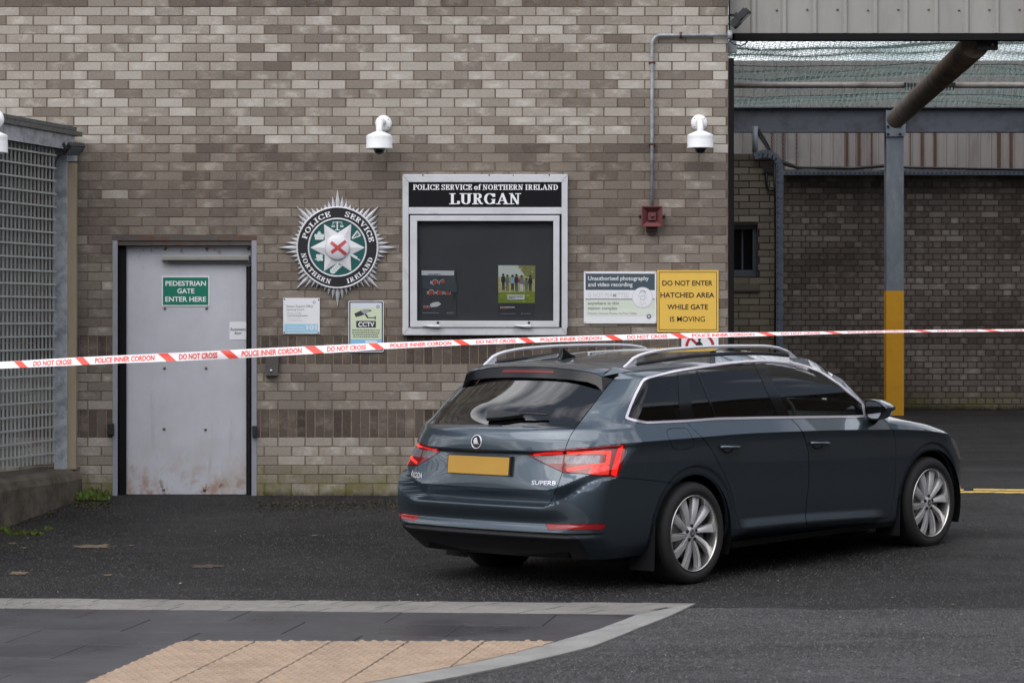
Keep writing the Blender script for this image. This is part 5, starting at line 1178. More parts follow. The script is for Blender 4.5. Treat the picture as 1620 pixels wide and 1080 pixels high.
# chain link panel over the outbuilding
ch = empty('chain_link_panel', pt(1178, 250, 29.7), 'small chain link panel above the narrow outbuilding', 'fence')
mb = MB(); Yc = 29.7
for i in range(-12, 34):
    for sg in (1, -1):
        x0 = 1130 + i*4.2; a, b = (x0, 252), (x0 + sg*46*.62, 206); mb.beam(pt(*a, Yc), pt(*b, Yc), .004, .004)
mb.build('mesh', mk('link_wire', rgb(112, 116, 120), .5, metal=.4), ch)
mb = MB(); mb.tube([pt(1194.5, 252, Yc-.02), pt(1194.5, 200, Yc-.02)], .03, 0, 10); mb.build('post', M_GALVC, ch)
# high wall of the compound along the right, outside the frame (it shows in the car's flank)
pw = empty('compound_wall', (9.7, 18, 0), 'long high brick compound wall closing the yard on the right', 'wall')
mb = MB(); mb.box((9.5, 2, -.2), (9.9, 34.4, 4.3), 0); mb.box((9.45, 2, 4.301), (9.95, 34.4, 4.42), 1); mb.build('brickwork', [M_PLAINB, mk('coping', rgb(120, 116, 110), .9, var=.2)], pw)

# unseen terrace, added to shut off the low sky; shows in the glass
tr2 = empty('added_terrace', (0, -16, 0), 'long plain brick terrace, unseen, added behind the photographer to shut off low sky', 'building')
mb = MB(); mb.box((-46, -24, -.2), (30, -16, 6.2), 0)
for i in range(9): mb.box((-43 + i*8.0, -20.4, 8.9), (-42 + i*8.0, -19.4, 10.1), 0)
mb.build('wall', M_PLAINB, tr2)
mb = MB(); mb.add([(-46.3, -15.7, 6.21), (30.3, -15.7, 6.21), (30.3, -20, 9.2), (-46.3, -20, 9.2), (-46.3, -24.3, 6.21), (30.3, -24.3, 6.21)], [(0, 1, 2, 3), (3, 2, 5, 4)], 0); mb.build('roof', mk('roof_slate', rgb(70, 70, 76), .8, var=.2), tr2)
for i in range(18):
    for z in (1.0, 3.8):
        mb = MB(); mb.box((-44.4 + i*4.1, -16.03, z), (-43.0 + i*4.1, -15.95, z+1.5), 0); mb.build('window', mk('street_pane', rgb(60, 64, 70), .2), tr2)
# ================================================================== weeds, moss
M_LEAF = mk('weed_leaf', rgb(86, 108, 44), .6, var=.35, vscale=30); M_MOSS = mk('moss_green', rgb(74, 76, 30), .95, var=.4, vscale=40)
def weed(px, py, n, h, label, spread):
    c = Vector(gpt(px, py)); mb = MB()
    for i in range(n):
        a = random.uniform(0, 6.28); q = spread*math.sqrt(random.random()); b = c + Vector((q*math.cos(a), q*math.sin(a)*.7, 0)); hh = h*random.uniform(.2, 1)*(1-.5*q/spread); lx = random.uniform(-.5, .5)
        tip = b + Vector((lx*hh*.7, -abs(random.uniform(0, .5))*hh*.6, hh)); d = (tip-b); s_ = random.uniform(.010, .022); sd_ = d.cross(Vector((random.uniform(-1, 1), 1, .2))).normalized()*s_
        m1 = b + d*.55
        mb.add([b, m1 - sd_, tip, m1 + sd_], [(0, 1, 2, 3)], random.choice((0, 0, 1)))
    o = mb.build('weed', [M_LEAF, M_MOSS], loc=c, fixn=False); tag(o, label, 'weed', 'weeds along the plinth')
weed(146, 786, 190, .14, 'tallest clump of green weeds where the plinth meets the brick wall', .16)
weed(57, 812, 34, .07, 'small weed tuft at the foot of the mossy plinth', .06)
weed(28, 818, 46, .06, 'low mossy weed mat by the plinth foot', .09)
weed(76, 806, 26, .05, 'tiny weed at the plinth foot nearest the tall clump', .05)
weed(6, 829, 30, .07, 'weed tuft at the plinth foot cut by the photo edge', .06)
mb = MB()
for i in range(1500):
    px = random.uniform(404, 660) if random.random() < .72 else random.uniform(120, 178); py = 787.5 + abs(random.gauss(0, 3.0))
    c = Vector(gpt(px, py, .003)); r = random.uniform(.004, .013); a = random.uniform(0, 3)
    mb.add([c + Vector((r*math.cos(a+t), r*math.sin(a+t)*.8, random.uniform(0, .008))) for t in (0, 1.6, 3.1, 4.7)], [(0, 1, 2, 3)], random.choice((0, 0, 1, 1, 2)))
for i in range(500):
    a = random.uniform(0, 3.4); c = Vector(fp(a, 0, .11 + abs(random.gauss(0, .05)))); c.z = gz(c.y) + .004; r = random.uniform(.005, .014)
    mb.add([c + Vector((r*math.cos(t), r*math.sin(t)*.8, random.uniform(0, .008))) for t in (0, 1.6, 3.1, 4.7)], [(0, 1, 2, 3)], random.choice((0, 1, 1, 2)))
o = mb.build('moss_litter', [M_MOSS, mk('litter_brown', rgb(70, 58, 44), .95, var=.4), mk('litter_dark', rgb(40, 36, 32), .95, var=.3)], loc=(0, 0, 0), fixn=False); o['kind'] = 'stuff'; tag(o, 'moss and leaf litter gathered along the foot of the walls', 'moss')

# ================================================================== cordon tape
tpx = [(-60, 574.5, 585.3), (0, 572.3, 583), (120, 565.2, 577.8), (187, 562, 574.4), (333, 555, 569), (440, 549.5, 562.7), (540, 545, 557), (600, 542.4, 552.4), (727, 537.3, 546), (850, 533.2, 541.6), (960, 530, 538.4), (1080, 526.7, 535), (1213, 525.4, 531.2), (1313, 524, 528.2), (1400, 522.6, 526.2), (1500, 521.4, 525), (1620, 520.4, 524), (1760, 519, 522.8)]
TX = np.array([p[0] for p in tpx], float)
def tape_at(x): return np.interp(x, TX, [p[1] for p in tpx]), np.interp(x, TX, [p[2] for p in tpx])
def tdepth(x): return 16.55 - .0006*x
TW = .0535
def tape(x, v, off=0.0):
    """v = 0 top .. 1 bottom; the band turns about its upper edge as it thins"""
    t, b = tape_at(x); t2, b2 = tape_at(x+12); t0, b0 = tape_at(x-12); t = (t+t2+t0)/3; b = (b+b2+b0)/3
    Y = tdepth(x); h = (b-t)*Y/FPX; lean = math.sqrt(max(0, TW*TW - h*h)); p = Vector(pt(x, t, Y)); q = Vector((p.x, Y, p.z - h)); p = p + Vector((0, lean, 0))
    r = p.lerp(q, v); nrm = Vector((0, -h, -lean)).normalized() if h*h+lean*lean > 0 else Vector((0, -1, 0))
    return r + Vector((0, -1, 0))*off
e = empty('cordon_tape', tape(800, 1), 'white police cordon tape with red lettering stretched across the whole scene', 'tape')
mb = MB(); N_ = 190; vs = []
for i in range(N_+1):
    x = -60 + 1815*i/N_
    for k in range(5): vs.append(tape(x, k/4, .0035*math.sin(x*.021)*math.sin(math.pi*k/4)))
mb.add(vs, [(5*i+k, 5*(i+1)+k, 5*(i+1)+k+1, 5*i+k+1) for i in range(N_) for k in range(4)], 0, True)
mb.build('band', mk('tape_white', rgb(228, 224, 228), .35, var=.04), e, fixn=False)
mb = MB(); tf = lambda u, v, d: tape(u, v, d + .0035*math.sin(u*.021)*math.sin(math.pi*v) + .0016)
items = [(-62, -2, 'P'), (20, 44, '/'), (52, 113, 'D'), (118, 143, '/'), (150, 244, 'P'), (249, 279, '/'), (283, 344, 'D'), (348, 378, '/'), (382, 477, 'P'), (481, 513, '/'), (517, 579, 'D'), (582, 609, '/'), (617, 714, 'P'), (716, 744, '/'), (753, 816, 'D'), (820, 847, '/'), (855, 952, 'P'), (956, 985, '/'), (992, 1056, 'D'), (1061, 1090, '/'), (1095, 1194, 'P'), (1199, 1230, '/'), (1236, 1298, 'D'), (1304, 1334, '/'), (1342, 1440, 'P'), (1446, 1476, '/'), (1484, 1548, 'D'), (1554, 1584, '/'), (1590, 1690, 'P')]
for a, b, k in items:
    if k == '/':
        w_ = (b-a)*.52; n_ = 6
        vs = [tf(a + (b-a-w_)*(j/n_)**1.0 + s_*w_, .02 + .96*j/n_, 0) for j in range(n_+1) for s_ in (0, 1)]
        mb.add(vs, [(2*j, 2*j+1, 2*j+3, 2*j+2) for j in range(n_)], 0)
    else:
        s_ = {'P': 'POLICE INNER CORDON', 'D': 'DO NOT CROSS'}[k]; V, F = textmesh(s_, .036, 0); lo, hi = V.min(0), V.max(0)
        mb.add([tf(a + (b-a)*(u-lo[0])/(hi[0]-lo[0]), .84 - .66*(v-lo[1])/(hi[1]-lo[1]), 0) for u, v in V], F, 0)
mb.build('lettering', mk('tape_red', rgb(222, 66, 46), .4), e, fixn=False)
# ================================================================== the estate car
# car frame: x forward from the rear axle, y to the car's right, z up
hr = np.array([285/244.0, FPX/244.0, CAMZ - 338/244.0]); hf = np.array([658/217.5, FPX/217.5, CAMZ - 290/217.5])
CF = hf - hr; CF /= np.linalg.norm(CF); CR = np.array([CF[1], -CF[0], 0]); CR /= np.linalg.norm(CR); CU = np.cross(CR, CF)
CO = hr - CR*0.87 - CU*0.334
CAMP = np.array([0, 0, CAMZ])
def proj(P):
    q = CO + np.outer(P[:, 0], CF) + np.outer(P[:, 1], CR) + np.outer(P[:, 2], CU) - CAMP
    return PCX + FPX*q[:, 0]/q[:, 1], HOR - FPX*q[:, 2]/q[:, 1]
def back(px, py, axis, val):                                  # pixel -> car point on the plane axis = val
    d = np.array([(px-PCX)/FPX, 1.0, -(py-HOR)/FPX]); n = (CF, CR, CU)[axis]; t = (val - (CAMP-CO) @ n)/(d @ n); p = CAMP + d*t - CO
    return np.array([p @ CF, p @ CR, p @ CU])
def pchip(xs, ys):
    x = np.array(xs, float); y = np.array(ys, float); h = np.diff(x); dl = np.diff(y)/h; m = np.zeros(len(x)); m[0] = dl[0]; m[-1] = dl[-1]
    for i in range(1, len(x)-1):
        if dl[i-1]*dl[i] > 0: w1, w2 = 2*h[i]+h[i-1], h[i]+2*h[i-1]; m[i] = (w1+w2)/(w1/dl[i-1]+w2/dl[i])
    def f(q):
        q = np.clip(np.asarray(q, float), x[0], x[-1]); i = np.clip(np.searchsorted(x, q)-1, 0, len(x)-2); t = (q-x[i])/h[i]
        return (2*t**3-3*t**2+1)*y[i] + (t**3-2*t**2+t)*h[i]*m[i] + (-2*t**3+3*t**2)*y[i+1] + (t**3-t**2)*h[i]*m[i+1]
    return f
def sstep(a, b, v): t = np.clip((v-a)/(b-a), 0, 1); return t*t*(3-2*t)
def smin(a, b, r):
    u, v = np.maximum(r-a, 0), np.maximum(r-b, 0)
    return np.where((a < r) & (b < r), r - np.sqrt(u*u + v*v), np.minimum(a, b))
z_tor = pchip([-1.2, -.7, .3, 1.18, 2.1, 2.43, 2.9, 3.3, 3.8], [.955, .955, .955, .937, .902, .886, .845, .79, .70])
z_belt = pchip([-1.2, -.46, -.05, .74, 1.1, 2.03, 2.6], [1.075, 1.068, 1.058, 1.042, 1.027, .992, .96])
w_tor = pchip([-1.2, -.9, -.7, -.3, .3, 1.4, 2.3, 2.9, 3.3, 3.8], [.862, .888, .902, .917, .926, .930, .924, .910, .880, .80])
z_ct = pchip([.3, .58, 1.23, 2.09, 2.4], [.392, .388, .374, .339, .325]); z_cb = pchip([.3, .46, 1.23, 2.09, 2.4], [.330, .326, .314, .286, .275])
below = pchip([0, .010, .045, .14, .30, .45, .56, .64, .75], [0, .005, .014, .017, .022, .030, .040, .055, .13])
HUBZ, WB, ARCH = .334, 2.841, .378
def W(x, z):
    zt = z_tor(x); q = zt - z
    dn = -below(np.maximum(q, 0))
    A = .040*sstep(.44, .60, x)*(1-sstep(2.06, 2.26, x)); ct, cb = z_ct(x), z_cb(x)
    dn = dn + np.where(z > cb, A*np.clip((ct - z)/(ct-cb), 0, 1), A*np.clip(1-(cb-z)/.05, -1.5, 1))
    for xc in (0, WB):
        d = np.sqrt((x-xc)**2 + (z-HUBZ)**2); dn = dn - .014*(1-sstep(.426, .444, d))*(z < .95)
    s0 = z_belt(x) - zt; h = np.maximum(z - z_belt(x), 0); sh = np.clip(-q, 0, None)
    up = -(.60*np.minimum(sh, s0) + .16*h + .76*h*h)
    return w_tor(x) + np.where(q > 0, dn, up)
xr0 = pchip([.18, .26, .335, .372, .396, .403, .450, .458, .548, .560, .574, .585, .662, .670, .884, .892, .903, .912, .965, 1.02, 1.034, 1.052, 1.062, 1.20, 1.338, 1.352, 1.36, 1.43, 1.47, 1.6],
            [-.90, -.955, -1.045, -1.102, -1.094, -1.122, -1.110, -1.102, -1.140, -1.142, -1.108, -1.030, -1.093, -1.098, -1.080, -1.082, -1.106, -1.112, -1.110, -1.092, -1.082, -1.058, -1.036, -.845, -.628, -.606, -.604, -.574, -.56, -.52])
def Xr(y, z):
    y = np.abs(y); E = .56 + .175*sstep(.52, .90, y)                # the bumper shoulder climbs round the corner
    zw = np.where(z < .455, z, np.where(z < E, .455 + (z-.455)*(.56-.455)/(E-.455), np.where(z < .98, .56 + (z-E)*(.98-.56)/(.98-E), z)))
    fl = 1 - .45*sstep(.60, .85, y)
    base = xr0(zw); smooth = pchip([.18, .34, .45, .56, .7, .9, 1.0], [-.95, -1.05, -1.11, -1.13, -1.10, -1.10, -1.10])(zw)
    base = np.where(z < .98, base*fl + smooth*(1-fl) - 0, base)
    kb = sstep(.66, 1.06, z); kl = 1 - sstep(.50, .78, z)
    return base + (.13+.14*kb-.05*kl)*y**2 + (.15+.27*kb-.09*kl)*y**4
def Xf(y, z):
    y = np.abs(y); return 3.735 - .20*y**2 - .42*y**4 - np.clip(z-.62, 0, 1)*.55 - np.clip(.4-z, 0, 1)*.25
zr = pchip([-1.0, -.75, -.56, -.39, 0, .45, .8, 1.1, 1.4, 1.8, 2.2], [1.30, 1.395, 1.432, 1.452, 1.480, 1.503, 1.506, 1.500, 1.478, 1.43, 1.36])
zh = pchip([1.6, 2.2, 2.6, 3.0, 3.3, 3.6, 3.9], [1.08, 1.055, 1.022, .940, .85, .73, .58])
z_ws = pchip([.5, .9, 1.12, 1.33, 1.504, 1.675, 1.846, 2.019, 2.165, 2.274, 2.6, 3.2], [1.62, 1.52, 1.482, 1.453, 1.424, 1.377, 1.304, 1.217, 1.127, 1.066, .90, .60])
def Zt(x, y):
    y = np.abs(y); roof = zr(x) - .085*(y/.62)**2.2*.42
    ws = z_ws(x + .6*(y**2 - .5)) + .010
    g = smin(roof, ws, .05)
    hood = zh(x) - .10*y**2 - .03*sstep(.45, .62, y)*0
    return np.maximum(g, hood)
def G(P):
    x, y, z = P[:, 0], P[:, 1], P[:, 2]
    s = W(x, z) - y; r = x - Xr(y, z); f = Xf(y, z) - x; t = (Zt(x, y) - z)
    t = np.where(x > 2.0, t, t)*.92
    rad = np.interp(z, [.2, .5, .75, 1.0, 1.1, 1.4], [.16, .13, .10, .085, .075, .05])
    v = smin(s, r*.9, rad); v = smin(v, f*.9, .16)
    tr = np.interp(x, [-.7, -.4, 0, 1.2, 1.7, 2.2, 2.5, 3.4], [.02, .06, .085, .085, .05, .03, .035, .05])
    return smin(v, t, tr)
def solve(Or, D, tmax=2.2, n=90):
    N = len(Or); lo = np.zeros(N); hi = np.full(N, np.nan); prev = np.zeros(N)
    ts = np.linspace(0, tmax, n)
    for t in ts[1:]:
        g = G(Or + D*t); hit = np.isnan(hi) & (g < 0); hi[hit] = t; lo[hit] = prev[hit]; prev[:] = t
    hi = np.where(np.isnan(hi), tmax, hi)
    for _ in range(26):
        m = (lo+hi)/2; g = G(Or + D*m[:, None]); neg = g < 0; hi = np.where(neg, m, hi); lo = np.where(neg, lo, m)
    return Or + D*((lo+hi)/2)[:, None]
def grad(P):
    e = 4e-4; g = np.stack([(G(P+np.eye(3)[i]*e) - G(P-np.eye(3)[i]*e))/(2*e) for i in range(3)], 1)
    n = -g; l = np.linalg.norm(n, axis=1, keepdims=True); return n/np.maximum(l, 1e-9)
# ---- sample the right half of the shell
XS0 = -.38
def rows_at(x, ztop):
    zt, zb, ct, cb = float(z_tor(x)), float(z_belt(x)), float(z_ct(x)), float(z_cb(x))
    nodes = [.195, cb, ct, .56, zt-.045, zt-.010, zt, zt+.010, zb, ztop]; cnt = [9, 5, 20, 44, 6, 3, 3, 9, 30]
    if ztop < zb+.05: nodes[-2] = zt + .010 + (ztop-zt-.010)*.25
    r = []
    for a, b, c in zip(nodes, nodes[1:], cnt): r += [a + (b-a)*i/c for i in range(c)]
    return r + [nodes[-1]]
NR = 28; stations = []
def ztop_at(x): return float(np.interp(x, [-.4, 1.2, 1.5, 2.0, 2.2, 2.6, 3.0, 3.4], [1.352, 1.37, 1.30, 1.09, .985, .935, .88, .80]))
OO, DD = [], []
def add_section(x):
    zt_ = max(ztop_at(x), float(z_tor(x)) + .03); rr = rows_at(x, zt_)
    for z in rr: OO.append((x, 0, z)); DD.append((0, 1, 0))
    for k in range(1, NR+1):
        y = .80*(1-k/NR)**1.0; v = np.array([0, y, .22 if x < 1.9 else .14]); v /= np.linalg.norm(v); OO.append((x, 0, zt_)); DD.append(tuple(v))
fan_t = []
for i in range(60): fan_t.append((XS0 - .62*(i+1)/60, .93))                                # side
for i in range(1, 26): a = math.pi/2*i/25; fan_t.append((-1.0 - .14*math.sin(a), .93 - .14*(1-math.cos(a))))
for i in range(1, 66): fan_t.append((-1.14, .79*(1-i/65)))
rr0 = rows_at(XS0, ztop_at(XS0))
for tx, ty in fan_t[::-1]:
    d = np.array([tx-XS0, ty, 0]); d /= np.linalg.norm(d)
    for z in rr0: OO.append((XS0, 0, z)); DD.append(tuple(d))
    for k in range(1, NR+1):
        q = 1-k/NR; v = np.array([(tx-XS0)*q*.45, ty*q*.9, .22]); v /= np.linalg.norm(v); OO.append((XS0, 0, rr0[-1])); DD.append(tuple(v))
xs_ = list(np.arange(XS0, 3.36, .0165))
for x in xs_: add_section(x)
XE = xs_[-1]; rrE = None
for i in range(1, 31):                                                                       # nose
    a = math.pi/2*i/30; d = np.array([math.sin(a), math.cos(a), 0]); zt_ = max(ztop_at(XE), float(z_tor(XE)) + .03)
    zt_ = zt_*(1-.10*math.sin(a))
    for z in rows_at(XE, max(ztop_at(XE), float(z_tor(XE))+.03)): OO.append((XE, 0, .195 + (z-.195)*(zt_-.195)/(max(ztop_at(XE), float(z_tor(XE))+.03)-.195))); DD.append(tuple(d))
    for k in range(1, NR+1):
        q = 1-k/NR; v = np.array([d[0]*.5*q, d[1]*.8*q, .14]); v /= np.linalg.norm(v); OO.append((XE, 0, zt_)); DD.append(tuple(v))
ncol = len(fan_t) + len(xs_) + 30; nrow = len(rr0) + NR
P = solve(np.array(OO, float), np.array(DD, float)); P[P[:, 1] < 1e-4, 1] = 0.0
first = np.arange(ncol)*nrow; P[np.isin(np.arange(len(P)), first + nrow - 1), 1] = 0.0
P[:nrow, 1] = 0; P[-nrow:, 1] = 0
PV = [tuple(p) for p in P]
faces = []
for c in range(ncol-1):
    for r in range(nrow-1):
        a = c*nrow + r; q = [a, a+nrow, a+nrow+1, a+1]; pts = P[q]
        if np.linalg.norm(np.cross(pts[2]-pts[0], pts[3]-pts[1])) < 1e-9: continue
        faces.append(q)
# ---- cut the shell into panels along traced outlines
def sdf(px, py, poly):
    pl = np.array(poly, float); q = np.stack([px, py], 1); d = np.full(len(px), 1e9); ins = np.zeros(len(px), bool)
    for i in range(len(pl)):
        a, b = pl[i], pl[(i+1) % len(pl)]; e = b-a; wv = q-a; t = np.clip((wv @ e)/max(1e-12, e @ e), 0, 1); d = np.minimum(d, np.linalg.norm(wv - t[:, None]*e, axis=1))
        c = ((a[1] <= py) & (b[1] > py)) | ((b[1] <= py) & (a[1] > py))
        if abs(b[1]-a[1]) > 1e-12: ins ^= c & (px < a[0] + (py-a[1])*(b[0]-a[0])/(b[1]-a[1]))
    return np.where(ins, -d, d)
labels = ['body']*len(faces)
VN = grad(P)
def project_in(p):
    p = np.array([p], float)
    for _ in range(2): g = G(p); n = grad(p); p = p + n*g[:, None]
    return p[0]
def cut(newlab, poly, space='px', src=('body',), lev=0.0, where=None):
    """faces of src inside the outline (sdf < lev) become newlab; crossing faces are split along it"""
    global PV, P, VN, faces, labels
    P = np.array(PV)
    if len(VN) < len(P): VN = np.vstack([VN, grad(P[len(VN):])])
    if callable(poly): d = poly(P)
    else:
        if space == 'px': u, v = proj(P)
        elif space == 'side': u, v = P[:, 0], P[:, 2]
        elif space == 'rear': u, v = P[:, 1], P[:, 2]
        d = sdf(u, v, poly) - lev
    d = np.where(np.abs(d) < 1e-7, 1e-7, d)
    if space == 'px':
        wpos = CO + np.outer(P[:, 0], CF) + np.outer(P[:, 1], CR) + np.outer(P[:, 2], CU) - CAMP
        nw = np.outer(VN[:, 0], CF) + np.outer(VN[:, 1], CR) + np.outer(VN[:, 2], CU); ok = (nw*wpos).sum(1) < 0.6*np.linalg.norm(wpos, axis=1)*.25
    elif space == 'side': ok = VN[:, 1] > .2
    elif space == 'rear': ok = VN[:, 0] < -.05
    else: ok = np.ones(len(P), bool)
    if where is not None: ok = ok & where(P)
    em = {}; nf, nl = [], []
    for f, l in zip(faces, labels):
        if l not in src or not all(ok[i] for i in f): nf.append(f); nl.append(l); continue
        s = [d[i] < 0 for i in f]
        if all(s): nf.append(f); nl.append(newlab); continue
        if not any(s): nf.append(f); nl.append(l); continue
        A, B = [], []
        for k, i in enumerate(f):
            j = f[(k+1) % len(f)]; (A if d[i] < 0 else B).append(i)
            if (d[i] < 0) != (d[j] < 0):
                key = (min(i, j), max(i, j))
                if key not in em:
                    a, b = key; t = d[a]/(d[a]-d[b]); p = np.array(PV[a])*(1-t) + np.array(PV[b])*t
                    if abs(PV[a][1]) < 1e-6 and abs(PV[b][1]) < 1e-6: p[1] = 0
                    em[key] = len(PV); PV.append(tuple(p))
                A.append(em[key]); B.append(em[key])
        if len(A) >= 3: nf.append(A); nl.append(newlab)
        if len(B) >= 3: nf.append(B); nl.append(l)
    faces, labels = nf, nl
def Z6(ox, oy, pts): return [(ox + x/6.0, oy + y/6.0) for x, y in pts]
# wheel openings
for xc in (0.0, WB):
    cut('hole', lambda Q, xc=xc: np.sqrt((Q[:, 0]-xc)**2 + (Q[:, 2]-HUBZ)**2) - ARCH, 'side')
cut('hole', lambda Q: Q[:, 2] - (.225 + .0*Q[:, 0]), 'any')
DLO = [(989.2, 658.3), (988.8, 660.8), (990.8, 663.3), (1003.3, 667), (1023.3, 670.3), (1045, 669.3), (1085, 667.5), (1136.7, 664.0), (1200, 662.6), (1250, 662.0), (1336.7, 660.8), (1371, 660.0), (1371.5, 658),
       (1366.7, 637.5), (1345, 618.6), (1320, 598.6), (1295, 583.5), (1270, 574.2), (1245, 569.7), (1225, 568.4), (1203.3, 568.2), (1170, 570), (1136.7, 574.5), (1106, 578.8), (1076.7, 583.2), (1055, 587.8), (1036.7, 592.3), (1024, 596), (1017.5, 599), (1013.2, 604), (1003.3, 623.3), (995.5, 641)]
cut('dlo', DLO)
cut('chrome_keep', DLO, src=('dlo',), lev=-3.9)                    # inner field
labels = [{'dlo': 'chrome', 'chrome_keep': 'pillar'}.get(l, l) for l in labels]
cut('glass_q', [(980, 560), (1071.3, 560), (1077.3, 690), (980, 690)], src=('pillar',), lev=-.0)
cut('glass_f1', [(1086.3, 560), (1101.0, 583), (1132.6, 662), (1135, 690), (1100, 690), (1097.3, 664)], src=('pillar',))
cut('glass_rd', [(1104.2, 560), (1104.2, 583), (1136.4, 662), (1140, 690), (1245, 690), (1232.0, 659), (1193.0, 573.6), (1187, 560)], src=('pillar',))
cut('glass_fd', [(1202, 560), (1207.8, 573.3), (1251.5, 660), (1262, 690), (1357, 690), (1357.5, 640), (1300, 560)], src=('pillar',))
GAP = [(908.3, 680), (901.7, 690), (895.8, 705), (892.5, 721.7), (889.7, 746.7), (883, 766.7), (875, 786.7), (871.5, 793), (867.5, 797), (862, 799), (830, 797.5), (786.7, 793.6), (720, 788.4), (600, 780)]
TG = [(600, 560), (820, 571), (880, 573.2), (940, 577), (970, 582.3), (981.2, 589.2), (969.5, 600), (953.8, 620)] + GAP
def rear_x(Q): return Q[:, 0] < -.30
cut('tailgate', TG, where=rear_x)
cut('spoiler', [(600, 560), (820, 571), (880, 573.2), (940, 577), (970, 582.3), (981.2, 589.2), (969.5, 600), (955, 618), (953.6, 608.5), (951.5, 594.5), (943, 590.5), (930, 587.6), (905, 584), (880, 581.2), (840, 580), (800, 579.5), (700, 579)], src=('tailgate',), where=rear_x)
cut('spoiler_face', [(600, 579), (800, 579.5), (840, 580), (880, 581.2), (905, 584), (930, 587.6), (943, 590.5), (951.5, 594.5), (953.6, 608.5), (954.2, 619.5), (943, 610), (930, 603.5), (896.7, 599.4), (830, 597), (700, 596)], src=('tailgate',), where=rear_x)
cut('brake_lamp', [(700, 583.2), (844, 583.7), (884.5, 585.0), (883, 589.0), (844, 588.2), (700, 587.5)], src=('spoiler_face',), where=rear_x)
cut('glass_r', [(954.4, 621), (908.0, 679.3), (890, 678.2), (830, 675.7), (787, 672.6), (665, 668), (600, 660), (600, 590), (700, 596), (830, 597), (896.7, 599.4), (930, 603.5), (943, 610)], src=('tailgate',), lev=-.8, where=rear_x)
LAMP = [(833.3, 718.3), (845, 715.6), (860, 713.3), (894, 710), (946.7, 705.8), (985, 702), (988.6, 702.6), (990.2, 704.6), (990.2, 709), (985.8, 731.7), (981, 746), (978.4, 753.6), (975.5, 754.8), (946.7, 751.7), (921.7, 749), (893.3, 747.5), (880, 741.7), (860, 732.5), (845, 724.6)]
cut('lamp_t', LAMP, src=('tailgate',)); cut('lamp_b', LAMP)
z5 = lambda pts: Z6(830, 660, pts)
for nm, pl in (('glow', z5([(398, 322), (700, 318), (812, 316), (822, 326), (804, 446), (640, 470), (398, 512), (396, 490), (600, 452), (768, 428), (782, 348), (700, 343), (398, 347)])), ('glow2', z5([(884, 300), (930, 262), (936, 268), (872, 548), (862, 556), (822, 545), (816, 535)])), ('clear', z5([(386, 366), (720, 362), (712, 440), (386, 442)])), ('dim', z5([(640, 478), (805, 452), (800, 540), (700, 545), (600, 535)]))):
    cut('lamp_'+nm, pl, src=('lamp_b',))
for nm, pl in (('glow_t', z5([(70, 345), (180, 332), (366, 324), (366, 348), (190, 354), (90, 362)])), ('clear_t', z5([(78, 368), (366, 364), (356, 438), (190, 434)]))):
    cut('lamp_'+nm, pl, src=('lamp_t',))
BUMP = [(889.7, 747.2), (893.3, 747.5), (921.7, 749), (946.7, 751.7), (975.5, 754.8), (979, 755), (1030, 759.5), (1064, 763.5), (1064, 960), (560, 960), (560, 776), (720, 788.4), (786.7, 793.6), (830, 797.5), (862, 799), (867.5, 797), (871.5, 793), (875, 786.7), (883, 766.7)]
cut('bumper', BUMP, where=lambda Q: Q[:, 0] < -.2)
cut('reflector', [(862.5, 828.3), (960, 828.5), (954.5, 837.6), (868, 837.8)], src=('bumper',))
cut('diffuser', [(560, 822), (635, 825.2), (760, 836.5), (890, 844.6), (903, 847.2), (915, 852.5), (930, 873), (934, 960), (560, 960)], src=('bumper',))
FLAP = [(1056.7, 690), (1055, 681.7), (1056, 679), (1060, 677.6), (1083, 677.0), (1088, 679), (1090.5, 684), (1098, 696), (1097.7, 704.5), (1095, 708), (1088, 710.2), (1071.7, 710.8), (1067, 709.5), (1064, 706)]
cut('fuel_flap', FLAP)
RD = [(1086.5, 660), (1086.5, 668), (1098, 680), (1110, 691), (1121, 703.5), (1130, 718), (1137.6, 733), (1147, 752), (1155, 771), (1160.5, 792), (1164.4, 812), (1169, 829), (1173.8, 839.5), (1230, 833.8), (1276.5, 829.8), (1273.9, 815.5), (1275.7, 793), (1279.4, 762), (1279.6, 735), (1279, 715.5), (1274, 697), (1270, 684), (1262, 673), (1251.5, 663), (1251, 655)]
cut('door_r', RD)
FD_ = [(1251.5, 655), (1252, 663), (1262.6, 673), (1270.6, 684), (1274.6, 697), (1279.6, 715.5), (1280.2, 735), (1280, 762), (1276.3, 793), (1274.5, 815.5), (1277.1, 829.7), (1340, 824), (1402, 818.6), (1408, 814), (1413, 790), (1416.5, 760), (1417.5, 720), (1415.8, 692), (1413, 681), (1404, 670), (1396, 662), (1390, 655), (1371.5, 655)]
cut('door_f', FD_, where=lambda Q: (Q[:, 0] < 2.6))
HOOD = lambda Q: np.maximum.reduce([np.abs(Q[:, 1]) - (.74 - .10*np.clip(Q[:, 0]-2.3, 0, 2)**1.5), 2.58 - .55*Q[:, 1]**2 - Q[:, 0], Q[:, 0]-3.52, (.70 - Q[:, 2])])
cut('bonnet', HOOD, 'any', where=lambda Q: (Q[:, 0] > 1.9))
cut('glass_w', lambda Q: np.maximum.reduce([Zt(Q[:, 0], Q[:, 1])*0 + np.abs(Q[:, 1]) - (.54 + .31*np.clip(Q[:, 0]-1.45, 0, .65)), 1.74 - .55*Q[:, 1]**2 - Q[:, 0], Q[:, 0] - (2.55 - .55*Q[:, 1]**2)]), 'any', where=lambda Q: (Q[:, 2] > 1.0))
cut('headlamp', [(3.12, .80), (3.6, .70), (3.75, .60), (3.75, .52), (3.3, .62)], 'side')
cut('glass_roof', lambda Q: np.maximum.reduce([np.abs(Q[:, 1]) - .50, .08 - Q[:, 0], Q[:, 0] - 1.25]), 'any', where=lambda Q: Q[:, 2] > 1.35)
